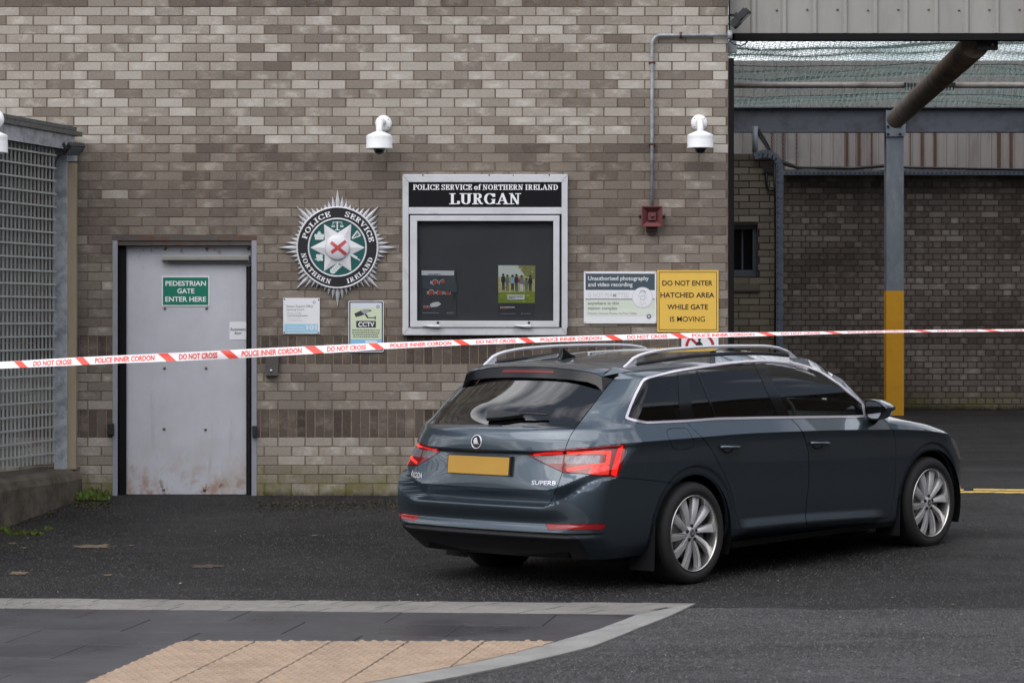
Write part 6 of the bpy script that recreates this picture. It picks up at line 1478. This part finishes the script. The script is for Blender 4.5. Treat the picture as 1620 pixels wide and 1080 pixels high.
P = np.array(PV); VN = grad(P)
# ---- panels -> meshes (blender car space: x forward, y LEFT, z up)
ctr = CO
car = empty('parked_car', tuple(CO), 'dark blue grey estate car parked before the station with lit red tail lamps', 'car')
Rm = Matrix((( CF[0], -CR[0], CU[0], CO[0]), (CF[1], -CR[1], CU[1], CO[1]), (CF[2], -CR[2], CU[2], CO[2]), (0, 0, 0, 1)))
car.matrix_world = Rm; car['_w'] = (0, 0, 0)
def paint():
    m = bpy.data.materials.new('car_paint'); m.use_nodes = True; n = m.node_tree; b = n.nodes['Principled BSDF']; LK = n.links.new
    t = n.nodes.new('ShaderNodeTexCoord')
    v = n.nodes.new('ShaderNodeTexVoronoi'); v.inputs['Scale'].default_value = 900; LK(t.outputs['Object'], v.inputs[0])
    r = n.nodes.new('ShaderNodeValToRGB'); r.color_ramp.elements[0].color = (*rgb(55, 67, 77), 1); r.color_ramp.elements[1].color = (*rgb(82, 95, 106), 1); LK(v.outputs['Color'], r.inputs[0])
    dz = n.nodes.new('ShaderNodeTexNoise'); dz.inputs['Scale'].default_value = 5; dz.inputs['Detail'].default_value = 9; dz.inputs['Roughness'].default_value = .72; LK(t.outputs['Object'], dz.inputs[0])
    rr = n.nodes.new('ShaderNodeMapRange'); rr.inputs[1].default_value = .4; rr.inputs[2].default_value = .7; rr.inputs[3].default_value = .0; rr.inputs[4].default_value = .06; LK(dz.outputs[0], rr.inputs[0])
    LK(r.outputs[0], b.inputs['Base Color']); LK(rr.outputs[0], b.inputs['Coat Roughness'])
    b.inputs['Metallic'].default_value = .75; b.inputs['Roughness'].default_value = .38; b.inputs['Coat Weight'].default_value = 1.0; b.inputs['Coat IOR'].default_value = 1.6
    return m
M_PAINT = paint(); M_GLOSSK = mk('gloss_black_trim', rgb(10, 10, 13), .16, spec=.45); M_CHROME = mk('satin_chrome', rgb(216, 213, 222), .26, metal=.45)
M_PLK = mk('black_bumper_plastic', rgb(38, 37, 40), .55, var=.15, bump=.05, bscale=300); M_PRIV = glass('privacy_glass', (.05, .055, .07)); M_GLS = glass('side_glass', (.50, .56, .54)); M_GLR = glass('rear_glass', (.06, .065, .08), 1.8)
M_UNDER = mk('underbody_black', rgb(12, 12, 13), .9, spec=.1)
M_LRED = mk('lamp_red', rgb(120, 10, 16), .12, spec=.6, coat=.5); M_LGLOW = mk('lamp_glow', rgb(220, 40, 30), .2, emit=(1.0, .035, .016), estr=.85); M_LGLOW2 = mk('lamp_glow_deep', rgb(200, 20, 20), .2, emit=(1.0, .02, .012), estr=.5); M_LDIM = mk('lamp_dim', rgb(180, 40, 36), .15, emit=(1.0, .06, .04), estr=.35, coat=.4)
M_LCLR = mk('lamp_clear', rgb(118, 114, 118), .35, metal=.4, var=.5, vscale=28, coat=.35, stretch=(1, 3, 1))
M_REFL = mk('reflector_red', rgb(138, 22, 26), .18, var=.3, vscale=30, coat=.5)
def panel(name, labs, mats, parent=None, gap=.0022, lift=0.0, rim=.014, sides=('R',), matmap=None, label=None):
    """one mesh from the faces with these labels; R = right half, L = its mirror, C = both welded"""
    fs_ = [(f, l) for f, l in zip(faces, labels) if l in labs]
    if not fs_: print('EMPTY PANEL', name); return []
    objs = []
    for side in sides:
        vm = {}; co = []; nr = []; F = []; M = []
        def vid(i, mir):
            k = (i, mir and P[i][1] > 1e-6)
            if k not in vm: 
                vm[k] = len(co); s = 1.0 if k[1] else -1.0
                co.append(np.array([P[i][0], P[i][1]*s, P[i][2]])); nv = VN[i].copy(); nv[1] *= s
                if P[i][1] < 1e-6: nv[1] = 0
                nr.append(nv/np.linalg.norm(nv))
            return vm[k]
        for mir in ((False,) if side == 'R' else (True,) if side == 'L' else (False, True)):
            for f, l in fs_:
                q = [vid(i, mir) for i in f]; F.append(q[::-1] if mir else q); M.append(matmap.get(l, 0) if matmap else 0)
        # orient outwards
        for k, q in enumerate(F):
            a, b, c = co[q[0]], co[q[1]], co[q[2]]
            fn_ = np.cross(b-a, co[q[-1]]-a) + np.cross(c-b, a-b)*0
            if np.dot(fn_, nr[q[0]]+nr[q[len(q)//2]]) < 0: F[k] = q[::-1]
        ec = {}
        for q in F:
            for a, b in zip(q, q[1:]+q[:1]): ec.setdefault((min(a, b), max(a, b)), []).append((a, b))
        bd = [v[0] for v in ec.values() if len(v) == 1]
        if side != 'C': bd = [(a, b) for a, b in bd if not (abs(co[a][1]) < 1e-6 and abs(co[b][1]) < 1e-6)]
        sh = {}
        for a, b in bd:
            e = co[b]-co[a]; l = np.linalg.norm(e)
            if l < 1e-9: continue
            for i in (a, b): sh[i] = sh.get(i, 0) + np.cross(nr[i], e/l)
        co = [c + n*lift for c, n in zip(co, nr)]
        for i, v in sh.items():
            l = np.linalg.norm(v)
            if l > .2: co[i] = co[i] + v/l*gap
        nb_ = len(co); inn = {}
        for a, b in bd:
            for i in (a, b):
                if i not in inn:
                    v = sh.get(i, np.zeros(3)); l = np.linalg.norm(v); v = v/l if l > 1e-6 else v
                    inn[i] = len(co); co.append(co[i].copy()); nr.append(-v); co.append(co[i] - nr[i]*rim); nr.append(-v)
        for a, b in bd: F.append([b, a, inn[a], inn[b]] if False else [inn[b], inn[a], inn[a]+1, inn[b]+1]); M.append(0)
        me = bpy.data.meshes.new(name); me.from_pydata([tuple(c) for c in co], [], F)
        for m_ in (mats if isinstance(mats, list) else [mats]): me.materials.append(m_)
        me.polygons.foreach_set('material_index', M); me.polygons.foreach_set('use_smooth', [True]*len(F)); me.validate()
        if len(me.vertices) == len(nr): me.normals_split_custom_set_from_vertices([tuple(n if np.linalg.norm(n) > .1 else (0, 0, 1)) for n in nr])
        o = bpy.data.objects.new(name, me); COL.objects.link(o); o.parent = parent or car; o['_w'] = (0, 0, 0)
        if label: o['label'] = label
        objs.append(o)
    return objs
panel('body', ('body', ), M_PAINT, sides=('C',))
panel('glass_roof', ('glass_roof',), mk('roof_glass', rgb(10, 11, 13), .04, spec=.5, coat=1.0), sides=('C',), gap=.002, rim=.006)
panel('bonnet', ('bonnet',), M_PAINT, sides=('C',)); panel('windscreen', ('glass_w',), M_GLS, sides=('C',), gap=.002, rim=.004)
for o in panel('headlamp', ('headlamp',), M_LCLR, sides=('R', 'L')): pass
def islands(labs):
    """label the separate pieces of some panels so that each becomes a part of its own"""
    idx = [k for k, l in enumerate(labels) if l in labs]; par = {}
    def fd(i):
        par.setdefault(i, i)
        while par[i] != i: par[i] = par[par[i]]; i = par[i]
        return i
    for k in idx:
        for i in faces[k][1:]: par[fd(i)] = fd(faces[k][0])
    roots = {}
    for k in idx: roots.setdefault(fd(faces[k][0]), []).append(k)
    return [v for v in roots.values() if len(v) > 3]
for n_i, isl in enumerate(islands(('pillar',))):
    for k in isl: labels[k] = 'pillar%d' % n_i
    panel('pillar_trim', ('pillar%d' % n_i,), M_GLOSSK, sides=('R', 'L'), gap=.0, rim=.006, lift=-.002)
panel('chrome_strip', ('chrome',), M_CHROME, sides=('R', 'L'), gap=.0, rim=.008, lift=.004)
for gl in ('glass_f1', 'glass_rd', 'glass_fd', 'glass_q'):                     # drop slivers left by the cuts
    for isl in sorted(islands((gl,)), key=len)[:-1]:
        for k in isl: labels[k] = 'hole'
panel('quarter_window', ('glass_q',), M_PRIV, sides=('R', 'L'), gap=.0015, rim=.005, lift=-.004)
dr = panel('rear_door', ('door_r',), M_PAINT, sides=('R', 'L')); df = panel('front_door', ('door_f',), M_PAINT, sides=('R', 'L'))
for k, sd_ in enumerate(('R', 'L')):
    panel('window', ('glass_f1',), M_PRIV, dr[k], .0015, -.004, .005, (sd_,)); panel('window', ('glass_rd',), M_PRIV, dr[k], .0015, -.004, .005, (sd_,))
    panel('window', ('glass_fd',), M_GLS, df[k], .0015, -.004, .005, (sd_,))
panel('fuel_flap', ('fuel_flap',), M_PAINT, sides=('R',), gap=.0016, label='rounded fuel flap above the rear wheel')
# left side keeps plain bodywork where the flap is cut
panel('body_patch', ('fuel_flap',), M_PAINT, sides=('L',), gap=0)
tg = panel('tailgate', ('tailgate',), M_PAINT, sides=('C',))[0]
panel('rear_window', ('glass_r',), M_GLR, tg, .002, -.001, .006, ('C',))
panel('spoiler_base', ('spoiler', 'spoiler_face', 'brake_lamp'), M_GLOSSK, tg, .0, -.012, .004, ('C',))
LM = {'lamp_b': 0, 'lamp_glow': 1, 'lamp_glow2': 2, 'lamp_clear': 3, 'lamp_dim': 4, 'lamp_t': 0, 'lamp_glow_t': 2, 'lamp_clear_t': 3}
lm = [M_LRED, M_LGLOW, M_LGLOW2, M_LCLR, M_LDIM]
for o in panel('tail_lamp', ('lamp_b', 'lamp_glow', 'lamp_glow2', 'lamp_clear', 'lamp_dim'), lm, gap=.0012, lift=.002, rim=.010, sides=('R', 'L'), matmap=LM): o['label'] = 'lit red tail lamp with a glowing C shape'
panel('tailgate_lamp', ('lamp_t', 'lamp_glow_t', 'lamp_clear_t'), lm, tg, .0012, .002, .010, ('R', 'L'), LM)
bp_ = panel('rear_bumper', ('bumper',), M_PAINT, sides=('C',), gap=.0016)[0]
panel('reflector', ('reflector',), M_REFL, bp_, .0006, -.001, .006, ('R', 'L')); panel('lower_valance', ('diffuser',), M_PLK, bp_, .001, -.004, .012, ('C',))
# ---- pieces laid on the shell: helper builder in car space
class CB(MB):
    def put(s, name, mats, parent=None, bevel=0.0, smooth=None):
        s.V = [(x, -y, z) for x, y, z in s.V]
        o = MB.build(s, name, mats, None, (0, 0, 0), bevel); o.parent = parent or car; o.location = (0, 0, 0); o['_w'] = (0, 0, 0); return o
def on(px, py, d=0.0):
    """where the line of sight through a photo pixel meets the right half of the shell, plus its normal"""
    dv = np.array([(px-PCX)/FPX, 1.0, -(py-HOR)/FPX]); dv /= np.linalg.norm(dv); o_ = CAMP - CO
    o2 = np.array([o_ @ CF, o_ @ CR, o_ @ CU]); d2 = np.array([dv @ CF, dv @ CR, dv @ CU])
    ts = np.linspace(15.5, 22, 1300); g = G(o2 + d2*ts[:, None]); i = int(np.argmax(g > 0)); a, b = ts[i-1], ts[i]
    for _ in range(30):
        m = (a+b)/2
        if G((o2 + d2*m)[None])[0] > 0: b = m
        else: a = m
    p = o2 + d2*b; n = grad(p[None])[0]; return p + n*d, n
def rear_at(y, z, d=0.0):
    x = float(Xr(np.array([abs(y)]), np.array([z]))[0]); p = np.array([[x, abs(y), z]]); n = grad(p)[0].copy()
    q = project_in(p[0]); n = grad(q[None])[0].copy(); s_ = -1 if y < 0 else 1
    return np.array([q[0], q[1]*s_, q[2]]) + np.array([n[0], n[1]*s_, n[2]])*d, n
# badge, number plate, wiper, lettering
cb = CB(); yb_, zb_ = 0.0, .958
def rfn(u, v, d): return tuple(rear_at(u, v, d)[0])
def rflat(poly, d, m): cb.add([rfn(u, v, d) for u, v in poly], [list(range(len(poly)))], m)
n_ = 32
for r0_, r1_, d0, d1, m in ((.044, .0405, .004, .009, 0),):
    vs = [rfn(r*math.cos(2*math.pi*i/n_), zb_ + r*math.sin(2*math.pi*i/n_), d) for r, d in ((.045, 0), (.044, .007), (.0385, .007), (.038, .004)) for i in range(n_)]
    cb.add(vs, [(k*n_+i, k*n_+(i+1) % n_, (k+1)*n_+(i+1) % n_, (k+1)*n_+i) for k in range(3) for i in range(n_)], 0, True)
rflat([(.0385*math.cos(2*math.pi*i/n_), zb_ + .0385*math.sin(2*math.pi*i/n_)) for i in range(n_)], .004, 1)
rflat([(.0345*math.cos(math.radians(200+140*i/12)), zb_ + .0345*math.sin(math.radians(200+140*i/12))) for i in range(13)], .0046, 2)
wing = [(-.026, -.012), (-.018, -.006), (-.026, .0), (-.02, .006), (-.028, .010), (-.016, .017), (-.018, .023), (-.006, .027), (.004, .026), (.002, .016), (.010, .018), (.009, .006), (.016, .004), (.012, -.004), (.026, -.012)]
rflat([(-.030, -.014), (.030, -.014), (.020, -.0095), (-.024, -.0095)], .0056, 0); rflat([(u, zb_+v) for u, v in wing], .0052, 0) if False else None
cb.add([rfn(u, zb_+v, .0054) for u, v in wing], [list(range(len(wing)))], 0); cb.F[-2] = cb.F[-2]
cb.put('badge', [M_CHROME, M_GLOSSK, mk('badge_dark', rgb(40, 40, 46), .3)], tg)
cb = CB(); py0, py1, pz0, pz1 = -.26, .26, .754, .866
n0, _ = rear_at(0, .81, .012); tilt = -.02
def plt(u, v, d): return (n0[0] - d + abs(u)**2*.0 + (v-.81)*.12, u, v)
cb.add([plt(u, v, .0) for u, v in ((py0-.008, pz0-.006), (py1+.008, pz0-.006), (py1+.008, pz1+.006), (py0-.008, pz1+.006))] + [plt(u, v, -.03) for u, v in ((py0-.008, pz0-.006), (py1+.008, pz0-.006), (py1+.008, pz1+.006), (py0-.008, pz1+.006))], [(0, 1, 2, 3), (0, 4, 5, 1), (1, 5, 6, 2), (2, 6, 7, 3), (3, 7, 4, 0)], 1)
cb.add([plt(u, v, .003) for u, v in ((py0, pz0), (py1, pz0), (py1, pz1), (py0, pz1))], [(0, 1, 2, 3)], 0)
cb.put('number_plate', [mk('plate_yellow', rgb(180, 138, 50), .35, var=.06), M_PLK], tg)
cb = CB()
def rtext(s, y0, y1, z0, z1, bold, kern=1):
    V, F = textmesh(s, bold); lo, hi = V.min(0), V.max(0)
    cb.add([rfn(y0 + (y1-y0)*(u-lo[0])/(hi[0]-lo[0]), z0 + (z1-z0)*(v-lo[1])/(hi[1]-lo[1]), .004) for u, v in V], F, 0)
def zc(px, py, guess=-1.08):
    p, _ = on(px, py); return p
a_, b_ = zc(842, 759), zc(879.5, 766); rtext('SUPERB', a_[1], b_[1], .5*(zc(842, 766)[2]+zc(879, 768)[2]), .5*(zc(842, 759)[2]+zc(879, 761)[2]), .02)
rtext('ŠKODA', -.672, -.535, .700, .745, .015)
cb.put('lettering', M_CHROME, tg)
cb = CB()                                                            # wiper
A = [on(x, y, d)[0] for x, y, d in ((790, 664, .02), (800, 663.5, .035), (830, 661.5, .03), (878, 663.5, .022))]
p0, p1, p2 = [rear_at(*q)[0] for q in ((.02, 1.105, .03), (.20, 1.10, .03), (.36, 1.10, .02))]
cb.prism([(-.035, 1.128), (-.02, 1.132), (.12, 1.128), (.25, 1.118), (.25, 1.108), (.10, 1.088), (.0, 1.080)], lambda u, v, d: rfn(u, v, d), .006, .03, 0); cb.tube([rear_at(.23, 1.113, .03)[0], rear_at(.32, 1.114, .03)[0], rear_at(.42, 1.113, .026)[0]], .007, 0, 8)
cb.put('rear_wiper', mk('wiper_black', rgb(18, 18, 20), .4), tg, .002)
# bright bead along the bumper ledge is the shell itself; tow cover outline
# door handles
for k, (door, (x0, y0), (x1, y1)) in enumerate(((dr, (1137, 706.8), (1168, 706.6)), (df, (1279.5, 700.5), (1310.5, 700.6)))):
    pa, na = on(x0, y0); pb, nb2 = on(x1, y1)
    for s_, d_ in ((1, door[0]), (-1, door[1])):
        cb = CB(); N_ = 9; pts = []; rs = []
        for i in range(N_+1):
            t = i/N_; q = pa + (pb-pa)*t + na*(.010 + .034*math.sin(math.pi*min(1, max(0, t)))**.6); pts.append((q[0], q[1]*s_, q[2])); rs.append(.008 + .009*math.sin(math.pi*(.15+.7*t)))
        cb.tube(pts, rs, 0, 10, ry=.012); cb.put('handle', M_PAINT, d_)
        cb = CB(); q = pa + (pb-pa)*.45 - na*.002; cb.lathe([(0, 0), (.03, .001), (.04, .004), (.041, .002)], (0, 0, 0), 'y', 0, 18)
        cb.V = [(q[0] + v[0]*1.5, (q[1] + v[1])*s_, q[2] - .012 + v[2]*.7) for v in cb.V]; cb.put('handle_recess', M_GLOSSK, d_)
# tail spoiler: painted lip over a gloss black face that holds the high brake lamp
def curtain(px, py, x0):
    x = x0
    for _ in range(8): q = back(px, py, 0, x); x = x0 + .13*q[1]**2
    return q
te = [curtain(px, py, -.600) for px, py in ((842, 579.4), (862, 580.0), (880, 581.0), (905, 583.8), (930, 587.4), (943, 590.4), (951.8, 595.0))]
be = [curtain(px, py, -.622) for px, py in ((842, 597.4), (862, 597.8), (880, 598.6), (905, 600.4), (930, 604.0), (943, 609.0), (953.4, 618.5))]
se = []
for k, q in enumerate(te):
    p0 = np.array([-.385 - .02*(q[1]/.6)**2, min(q[1]*.97, .60), 1.2]); se.append(solve(p0[None], np.array([[0, 0, 1.0]]), .6, 60)[0] + np.array([0, 0, .001]))
off0 = te[0][1]
for seq in (te, be, se):
    for q in seq: q[1] -= off0*(1-min(1, abs(q[1]-off0)/.5))
def strip(cb, A, B, m, n=5, bulge=0.0):
    vs = []; k = len(A)
    full = [(-1, i) for i in range(k-1, 0, -1)] + [(1, i) for i in range(k)]
    for s_, i in full:
        for j in range(n+1):
            t = j/n; p = A[i]*(1-t) + B[i]*t; p = p + np.array([0, 0, bulge*math.sin(math.pi*t)]); vs.append((p[0], p[1]*s_, p[2]))
    w_ = n+1; cb.add(vs, [(a*w_+b, a*w_+b+1, (a+1)*w_+b+1, (a+1)*w_+b) for a in range(len(full)-1) for b in range(n)], m, True)
te2 = [q + np.array([.004, 0, -.006]) for q in te]
cb = CB(); strip(cb, se, te, 0, 6, .010); strip(cb, te, te2, 0, 1); strip(cb, te2, be, 1, 4)
for s_ in (1, -1):                                            # side blades down to the glass
    a_, b_, c_ = te2[-1], be[-1], se[-1]
    o1, o2 = on(969.5, 600)[0], on(980.5, 589.6)[0]
    for tri, m in (((te[-1], se[-1], o2), 0), ((te[-1], o2, o1), 1), ((te[-1], o1, be[-1]), 1)):
        cb.add([(p[0], p[1]*s_, p[2]) for p in tri], [(0, 1, 2)], m)
sp_ = cb.put('spoiler', [M_PAINT, M_GLOSSK], tg)
cb = CB(); br0 = [te2[i]*(1-.25) + be[i]*.25 + np.array([-.004, 0, 0]) for i in range(3)]; br1 = [te2[i]*(1-.50) + be[i]*.50 + np.array([-.004, 0, 0]) for i in range(3)]
strip(cb, br0, br1, 0, 1); cb.put('brake_lamp', mk('brake_red', rgb(110, 16, 20), .2), tg)
# roof rails
def roof_z(x, y): return float(solve(np.array([[x, y, 1.15]]), np.array([[0, 0, 1.0]]), .6, 80)[0][2])
rail = [(-.345, 1.432), (-.30, 1.456), (-.262, 1.476), (-.20, 1.494), (-.13, 1.506), (-.03, 1.517), (.07, 1.524), (.41, 1.532), (.76, 1.530), (1.12, 1.521), (1.24, 1.514), (1.35, 1.500), (1.45, 1.475), (1.52, 1.448)]
rail[0] = (-.36, roof_z(-.36, .6) - .004); rail[1] = (-.318, max(1.44, roof_z(-.32, .6) + .012)); rail[-1] = (1.56, roof_z(1.56, .6) - .002)
for s_ in (1, -1):
    cb = CB(); cb.tube([(x, s_*(.605 + .015*math.sin(math.pi*(x+.35)/1.9)), z - .006) for x, z in rail], [.006, .010] + [.0135]*(len(rail)-4) + [.011, .006], 0, 12, ry=.0115); cb.put('roof_rail', mk('rail_satin', rgb(216, 216, 222), .3, metal=.35))
    zi = lambda x: float(np.interp(x, [p[0] for p in rail], [p[1] for p in rail]))
    for xa, xb in ((-.355, -.235), (1.46, 1.558)):
        cb = CB(); xs2 = np.linspace(xa, xb, 6); cb.prism([(x, zi(x)-.008) for x in xs2] + [(x, roof_z(x, .60)-.01) for x in xs2[::-1]], lambda u, v, d, s_=s_: (u, s_*(.606+d), v), -.009, .009, 0); cb.put('rail_foot', mk('rail_satin', rgb(216, 216, 222), .3))
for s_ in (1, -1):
    cb = CB(); cb.tube([(x, s_*.606, roof_z(x, .60)+.002) for x in np.linspace(-.25, 1.47, 24)], .011, 0, 8, ry=.013); cb.put('rail_gap_shade', M_PLK)  # black strip on the roof, added to darken the gap under the rail
cb = CB(); xa_ = -.19; za_ = float(Zt(np.array([xa_]), np.array([0.]))[0])
cb.prism([(-.10, 0), (.075, 0), (.03, .022), (-.015, .040), (-.052, .066), (-.072, .066), (-.078, .03)], lambda u, v, d: (xa_ - u*1.0 if False else xa_ + u, d*(1-.6*min(1, v/.066)), za_ + v - .003), -.022, .022, 0); cb.put('roof_aerial', M_GLOSSK, None, .004)
# door mirrors
mp_ = [(1367.5, 634.5), (1370, 631.8), (1377, 631.5), (1386, 633), (1395, 638.5), (1402, 644), (1402.6, 647.5), (1400, 651), (1396.5, 653), (1392, 662.3), (1388, 664), (1380, 663.8), (1372.5, 661.6), (1369, 651)]
XM = 1.99
MY = [back(px, py, 0, XM) for px, py in mp_]; cen = sum(MY)/len(MY)
for s_, door in ((1, df[0]), (-1, df[1])):
    cb = CB(); n_ = len(MY); rings = []
    for sc, dx in ((.97, -.005), (1.0, .0), (1.0, .05), (.93, .11), (.72, .155), (.35, .18)):
        for p in MY: q = cen + (p-cen)*sc; cb.V.append((XM + dx + (q[1]-cen[1])*.25*0, q[1]*s_, q[2]))
    for r in range(5):
        for i in range(n_): cb.F.append([r*n_+i, r*n_+(i+1) % n_, (r+1)*n_+(i+1) % n_, (r+1)*n_+i]); cb.M.append(0); cb.S.append(True)
    cb.F.append([5*n_+i for i in range(n_)]); cb.M.append(0); cb.S.append(True); cb.F.append([i for i in range(n_)][::-1]); cb.M.append(1); cb.S.append(False)
    wq = cen.copy(); cb.tube([(XM+.07, (wq[1]-.04)*s_, wq[2]-.05), (XM+.10, .88*s_, wq[2]-.085)], [.03, .035], 1, 12); ms_ = cb.put('door_mirror', [M_PAINT, M_GLOSSK], door)
    cb = CB(); vs = [(XM-.007, (cen + (p-cen)*.84)[1]*s_ - .0, (cen + (p-cen)*.84)[2]) for p in MY]; cb.add(vs, [list(range(n_))], 0); mo_ = cb.put('mirror_glass', mk('mirror', rgb(200, 204, 208), .03, metal=1.0), door)
# tyres, rims
def wheel(xc, s_, name='wheel'):
    yo = .868
    cb = CB(); cb.lathe([(.0, -.03), (.16, -.03), (.17, -.05), (.17, -.09), (0, -.09)], (0, 0, 0), 'y', 0, 40); 
    cb.V = [(xc+x, (yo+y)*s_, HUBZ+z) for x, y, z in cb.V]; wh = cb.put(name, mk('brake_disc', rgb(92, 88, 86), .4, metal=.8, var=.25))
    cb = CB(); cb.lathe([(.236, -.20), (.262, -.205), (.30, -.196), (.322, -.175), (.3335, -.145), (.3335, -.02), (.326, .006), (.312, .022), (.292, .031), (.270, .030), (.253, .020), (.246, .008), (.240, -.01)], (0, 0, 0), 'y', 0, 72)
    for rr_ in (-.055, -.08, -.11): cb.lathe([(.3342, rr_), (.327, rr_-.002), (.327, rr_-.010), (.3342, rr_-.012)], (0, 0, 0), 'y', 0, 72)
    cb.V = [(xc+x, (yo+y)*s_, HUBZ+z) for x, y, z in cb.V]; cb.put('tyre', mk('tyre_rubber', rgb(32, 31, 32), .8, var=.25, vscale=8, bump=.15, bscale=120), wh)
    cb = CB(); cb.lathe([(.2505, .018), (.2475, .0245), (.2435, .024), (.2405, .014), (.236, -.01), (.226, -.06), (.222, -.19)], (0, 0, 0), 'y', 0, 80)
    cb.lathe([(.0, .004), (.03, .004), (.036, .001), (.046, -.004), (.060, -.010), (.064, -.03)], (0, 0, 0), 'y', 1, 40)
    for k in range(5):
        a = 2*math.pi*k/5 + .3; cb.lathe([(.0, -.001), (.0085, -.001), (.011, .004), (.012, -.01)], (.048*math.cos(a), 0, .048*math.sin(a)), 'y', 2, 12)
    for k in range(10):
        t0 = 2*math.pi*k/10 + .16; N_ = 9; vs = []
        for i in range(N_+1):
            q = i/N_; r = .046 + (.2415-.046)*q; a = t0 - .15*q + .05*q*q; hw = (.0125 + .0185*q); tilt = .012*(.35+.65*q)
            y_ = -.004 + .014*math.sin(math.pi*min(1, q*1.05)*.9) - .004*q
            for u, dy in ((-hw, 0), (-hw+.0045, .0012), (hw-.002, -tilt), (hw, -tilt-.004), (hw, -tilt-.03), (-hw, -.030)):
                ang = a + u/r; vs.append((r*math.cos(ang), y_+dy, r*math.sin(ang)))
        w_ = 6
        for i in range(N_):
            for j in range(w_):
                cb.F.append([len(cb.V)+i*w_+j, len(cb.V)+i*w_+(j+1) % w_, len(cb.V)+(i+1)*w_+(j+1) % w_, len(cb.V)+(i+1)*w_+j]); cb.M.append(3 if j == 0 else 1); cb.S.append(j == 1)
        cb.V += vs
    cb.V = [(xc+x, (yo+y)*s_, HUBZ+z) for x, y, z in cb.V]
    cb.put('rim', [mk('rim_lip', rgb(196, 194, 192), .25, metal=.9), mk('rim_silver', rgb(212, 211, 212), .33, metal=.4, var=.1), M_BLACKM, mk('rim_cut', rgb(226, 224, 222), .2, metal=.9)], wh)
    cb = CB(); cb.lathe([(.0, .0065), (.018, .006), (.0245, .0045), (.027, .001)], (0, 0, 0), 'y', 0, 28); cb.lathe([(.017, .0072), (.0185, .0068)], (0, 0, 0), 'y', 1, 24)
    cb.add([(-.008, .0075, -.008), (.0, .0075, .010), (.009, .0075, .002), (.002, .0075, -.010)], [(0, 1, 2, 3)], 1)
    cb.V = [(xc+x, (yo+y)*s_, HUBZ+z) for x, y, z in cb.V]; cb.put('wheel_cap', [mk('cap_black', rgb(40, 40, 44), .3), M_CHROME], wh)
for xc in (0.0, WB):
    for s_ in (1, -1): wheel(xc, s_)
# wheel-arch liners, underbody, mud flaps
for xc in (0.0, WB):
    for s_ in (1, -1):
        cb = CB(); N_ = 26; vs = []
        for i in range(N_+1):
            a = math.radians(-25 + 230*i/N_); 
            for y_ in (.905, .60): vs.append((xc + .392*math.cos(a), (y_ if y_ < .9 else min(.93, .905))*s_ if y_ < .9 else .895*s_, HUBZ + .392*math.sin(a)))
        cb.add(vs, [(2*i, 2*i+1, 2*i+3, 2*i+2) for i in range(N_)], 0); cb.box((xc-.42, .58*s_, .22), (xc+.42, .60*s_, .76), 0); cb.put('arch_liner', M_UNDER)
        fx = xc - .41
        cb = CB(); cb.prism([(.665, .42), (.885, .43), (.895, .13), (.70, .125)], lambda u, v, d, fx=fx, s_=s_: (fx + d - (.43-v)*.10, u*s_, v), 0, .008, 0); cb.put('mud_flap', mk('flap_black', rgb(26, 26, 28), .8, spec=.2))
cb = CB(); cb.box((-.40+.0, -.58, .19), (3.3, .58, .25), 0); cb.box((-.93, -.60, .235), (-.40, .60, .30), 0); cb.box((.44, -.86, .20), (2.38, .86, .235), 0)
cb.put('underbody', M_UNDER)
# cabin
M_CAB = mk('cabin_dark', rgb(38, 38, 41), .8, var=.15); M_SEAT = mk('seat_cloth', rgb(44, 44, 48), .85, var=.2)
cb = CB(); cb.box((-.95, -.78, .42), (3.0, .78, .45), 0); cb.box((-.93, -.70, .45), (-.2, .70, .78), 0); cb.box((1.98, -.74, .45), (2.2, .74, .93), 0); cb.put('cabin_floor', M_CAB)
def seat(x, y, w_, rear=False):
    cb = CB(); cb.box((x-.05, y-w_/2, .45), (x+.48, y+w_/2, .66), 0)
    vs = []
    for t, hw, th in ((0, w_*.48, .10), (.30, w_*.5, .12), (.55, w_*.42, .10), (.62, w_*.22, .07), (.66, w_*.20, .06), (.68, w_*.24, .05), (.82, w_*.24, .05), (.86, w_*.18, .04)):
        bx = x - .02 - t*.24
        for u, v in ((-hw, -th), (hw, -th), (hw, 0), (-hw, 0)): vs.append((bx+v, y+u, .60+t))
    cb.add(vs, [(4*i+j, 4*i+(j+1) % 4, 4*(i+1)+(j+1) % 4, 4*(i+1)+j) for i in range(7) for j in range(4)] + [(28, 29, 30, 31)], 0, False); cb.put('seat', M_SEAT, None, .02)
for y in (.37, -.37): seat(1.22, y, .50)
for y in (.42, 0, -.42): seat(.32, y, .42)
cb = CB(); cb.prism([(1.72, .80), (1.66, .92), (1.74, .99), (2.0, 1.02), (2.42, 1.0), (2.42, .70), (1.8, .70)], lambda u, v, d: (u, d, v), -.74, .74, 0); cb.put('dashboard', mk('dash_grey', rgb(62, 66, 66), .7, var=.1), None, .01)
cb = CB(); cw_ = Vector((1.60, .37, .965)); ax = Vector((-.92, 0, .38)).normalized(); u1 = Vector((0, 1, 0)); u2 = ax.cross(u1).normalized()
cb.tube([cw_ + (u1*math.cos(t) + u2*math.sin(t))*.185 for t in [2*math.pi*i/40 for i in range(41)]], .014, 0, 10, cap=False)
for t in (0, math.pi, -math.pi/2): cb.tube([cw_ + (u1*math.cos(t) + u2*math.sin(t))*.18, cw_ - ax*.02], .016, 0, 8)
cb.tube([cw_ - ax*.03, cw_ + ax*.0], [.07, .06], 0, 16); cb.tube([cw_, cw_ - ax*.25], .03, 0, 10); cb.put('steering_wheel', mk('wheel_leather', rgb(70, 74, 74), .5))
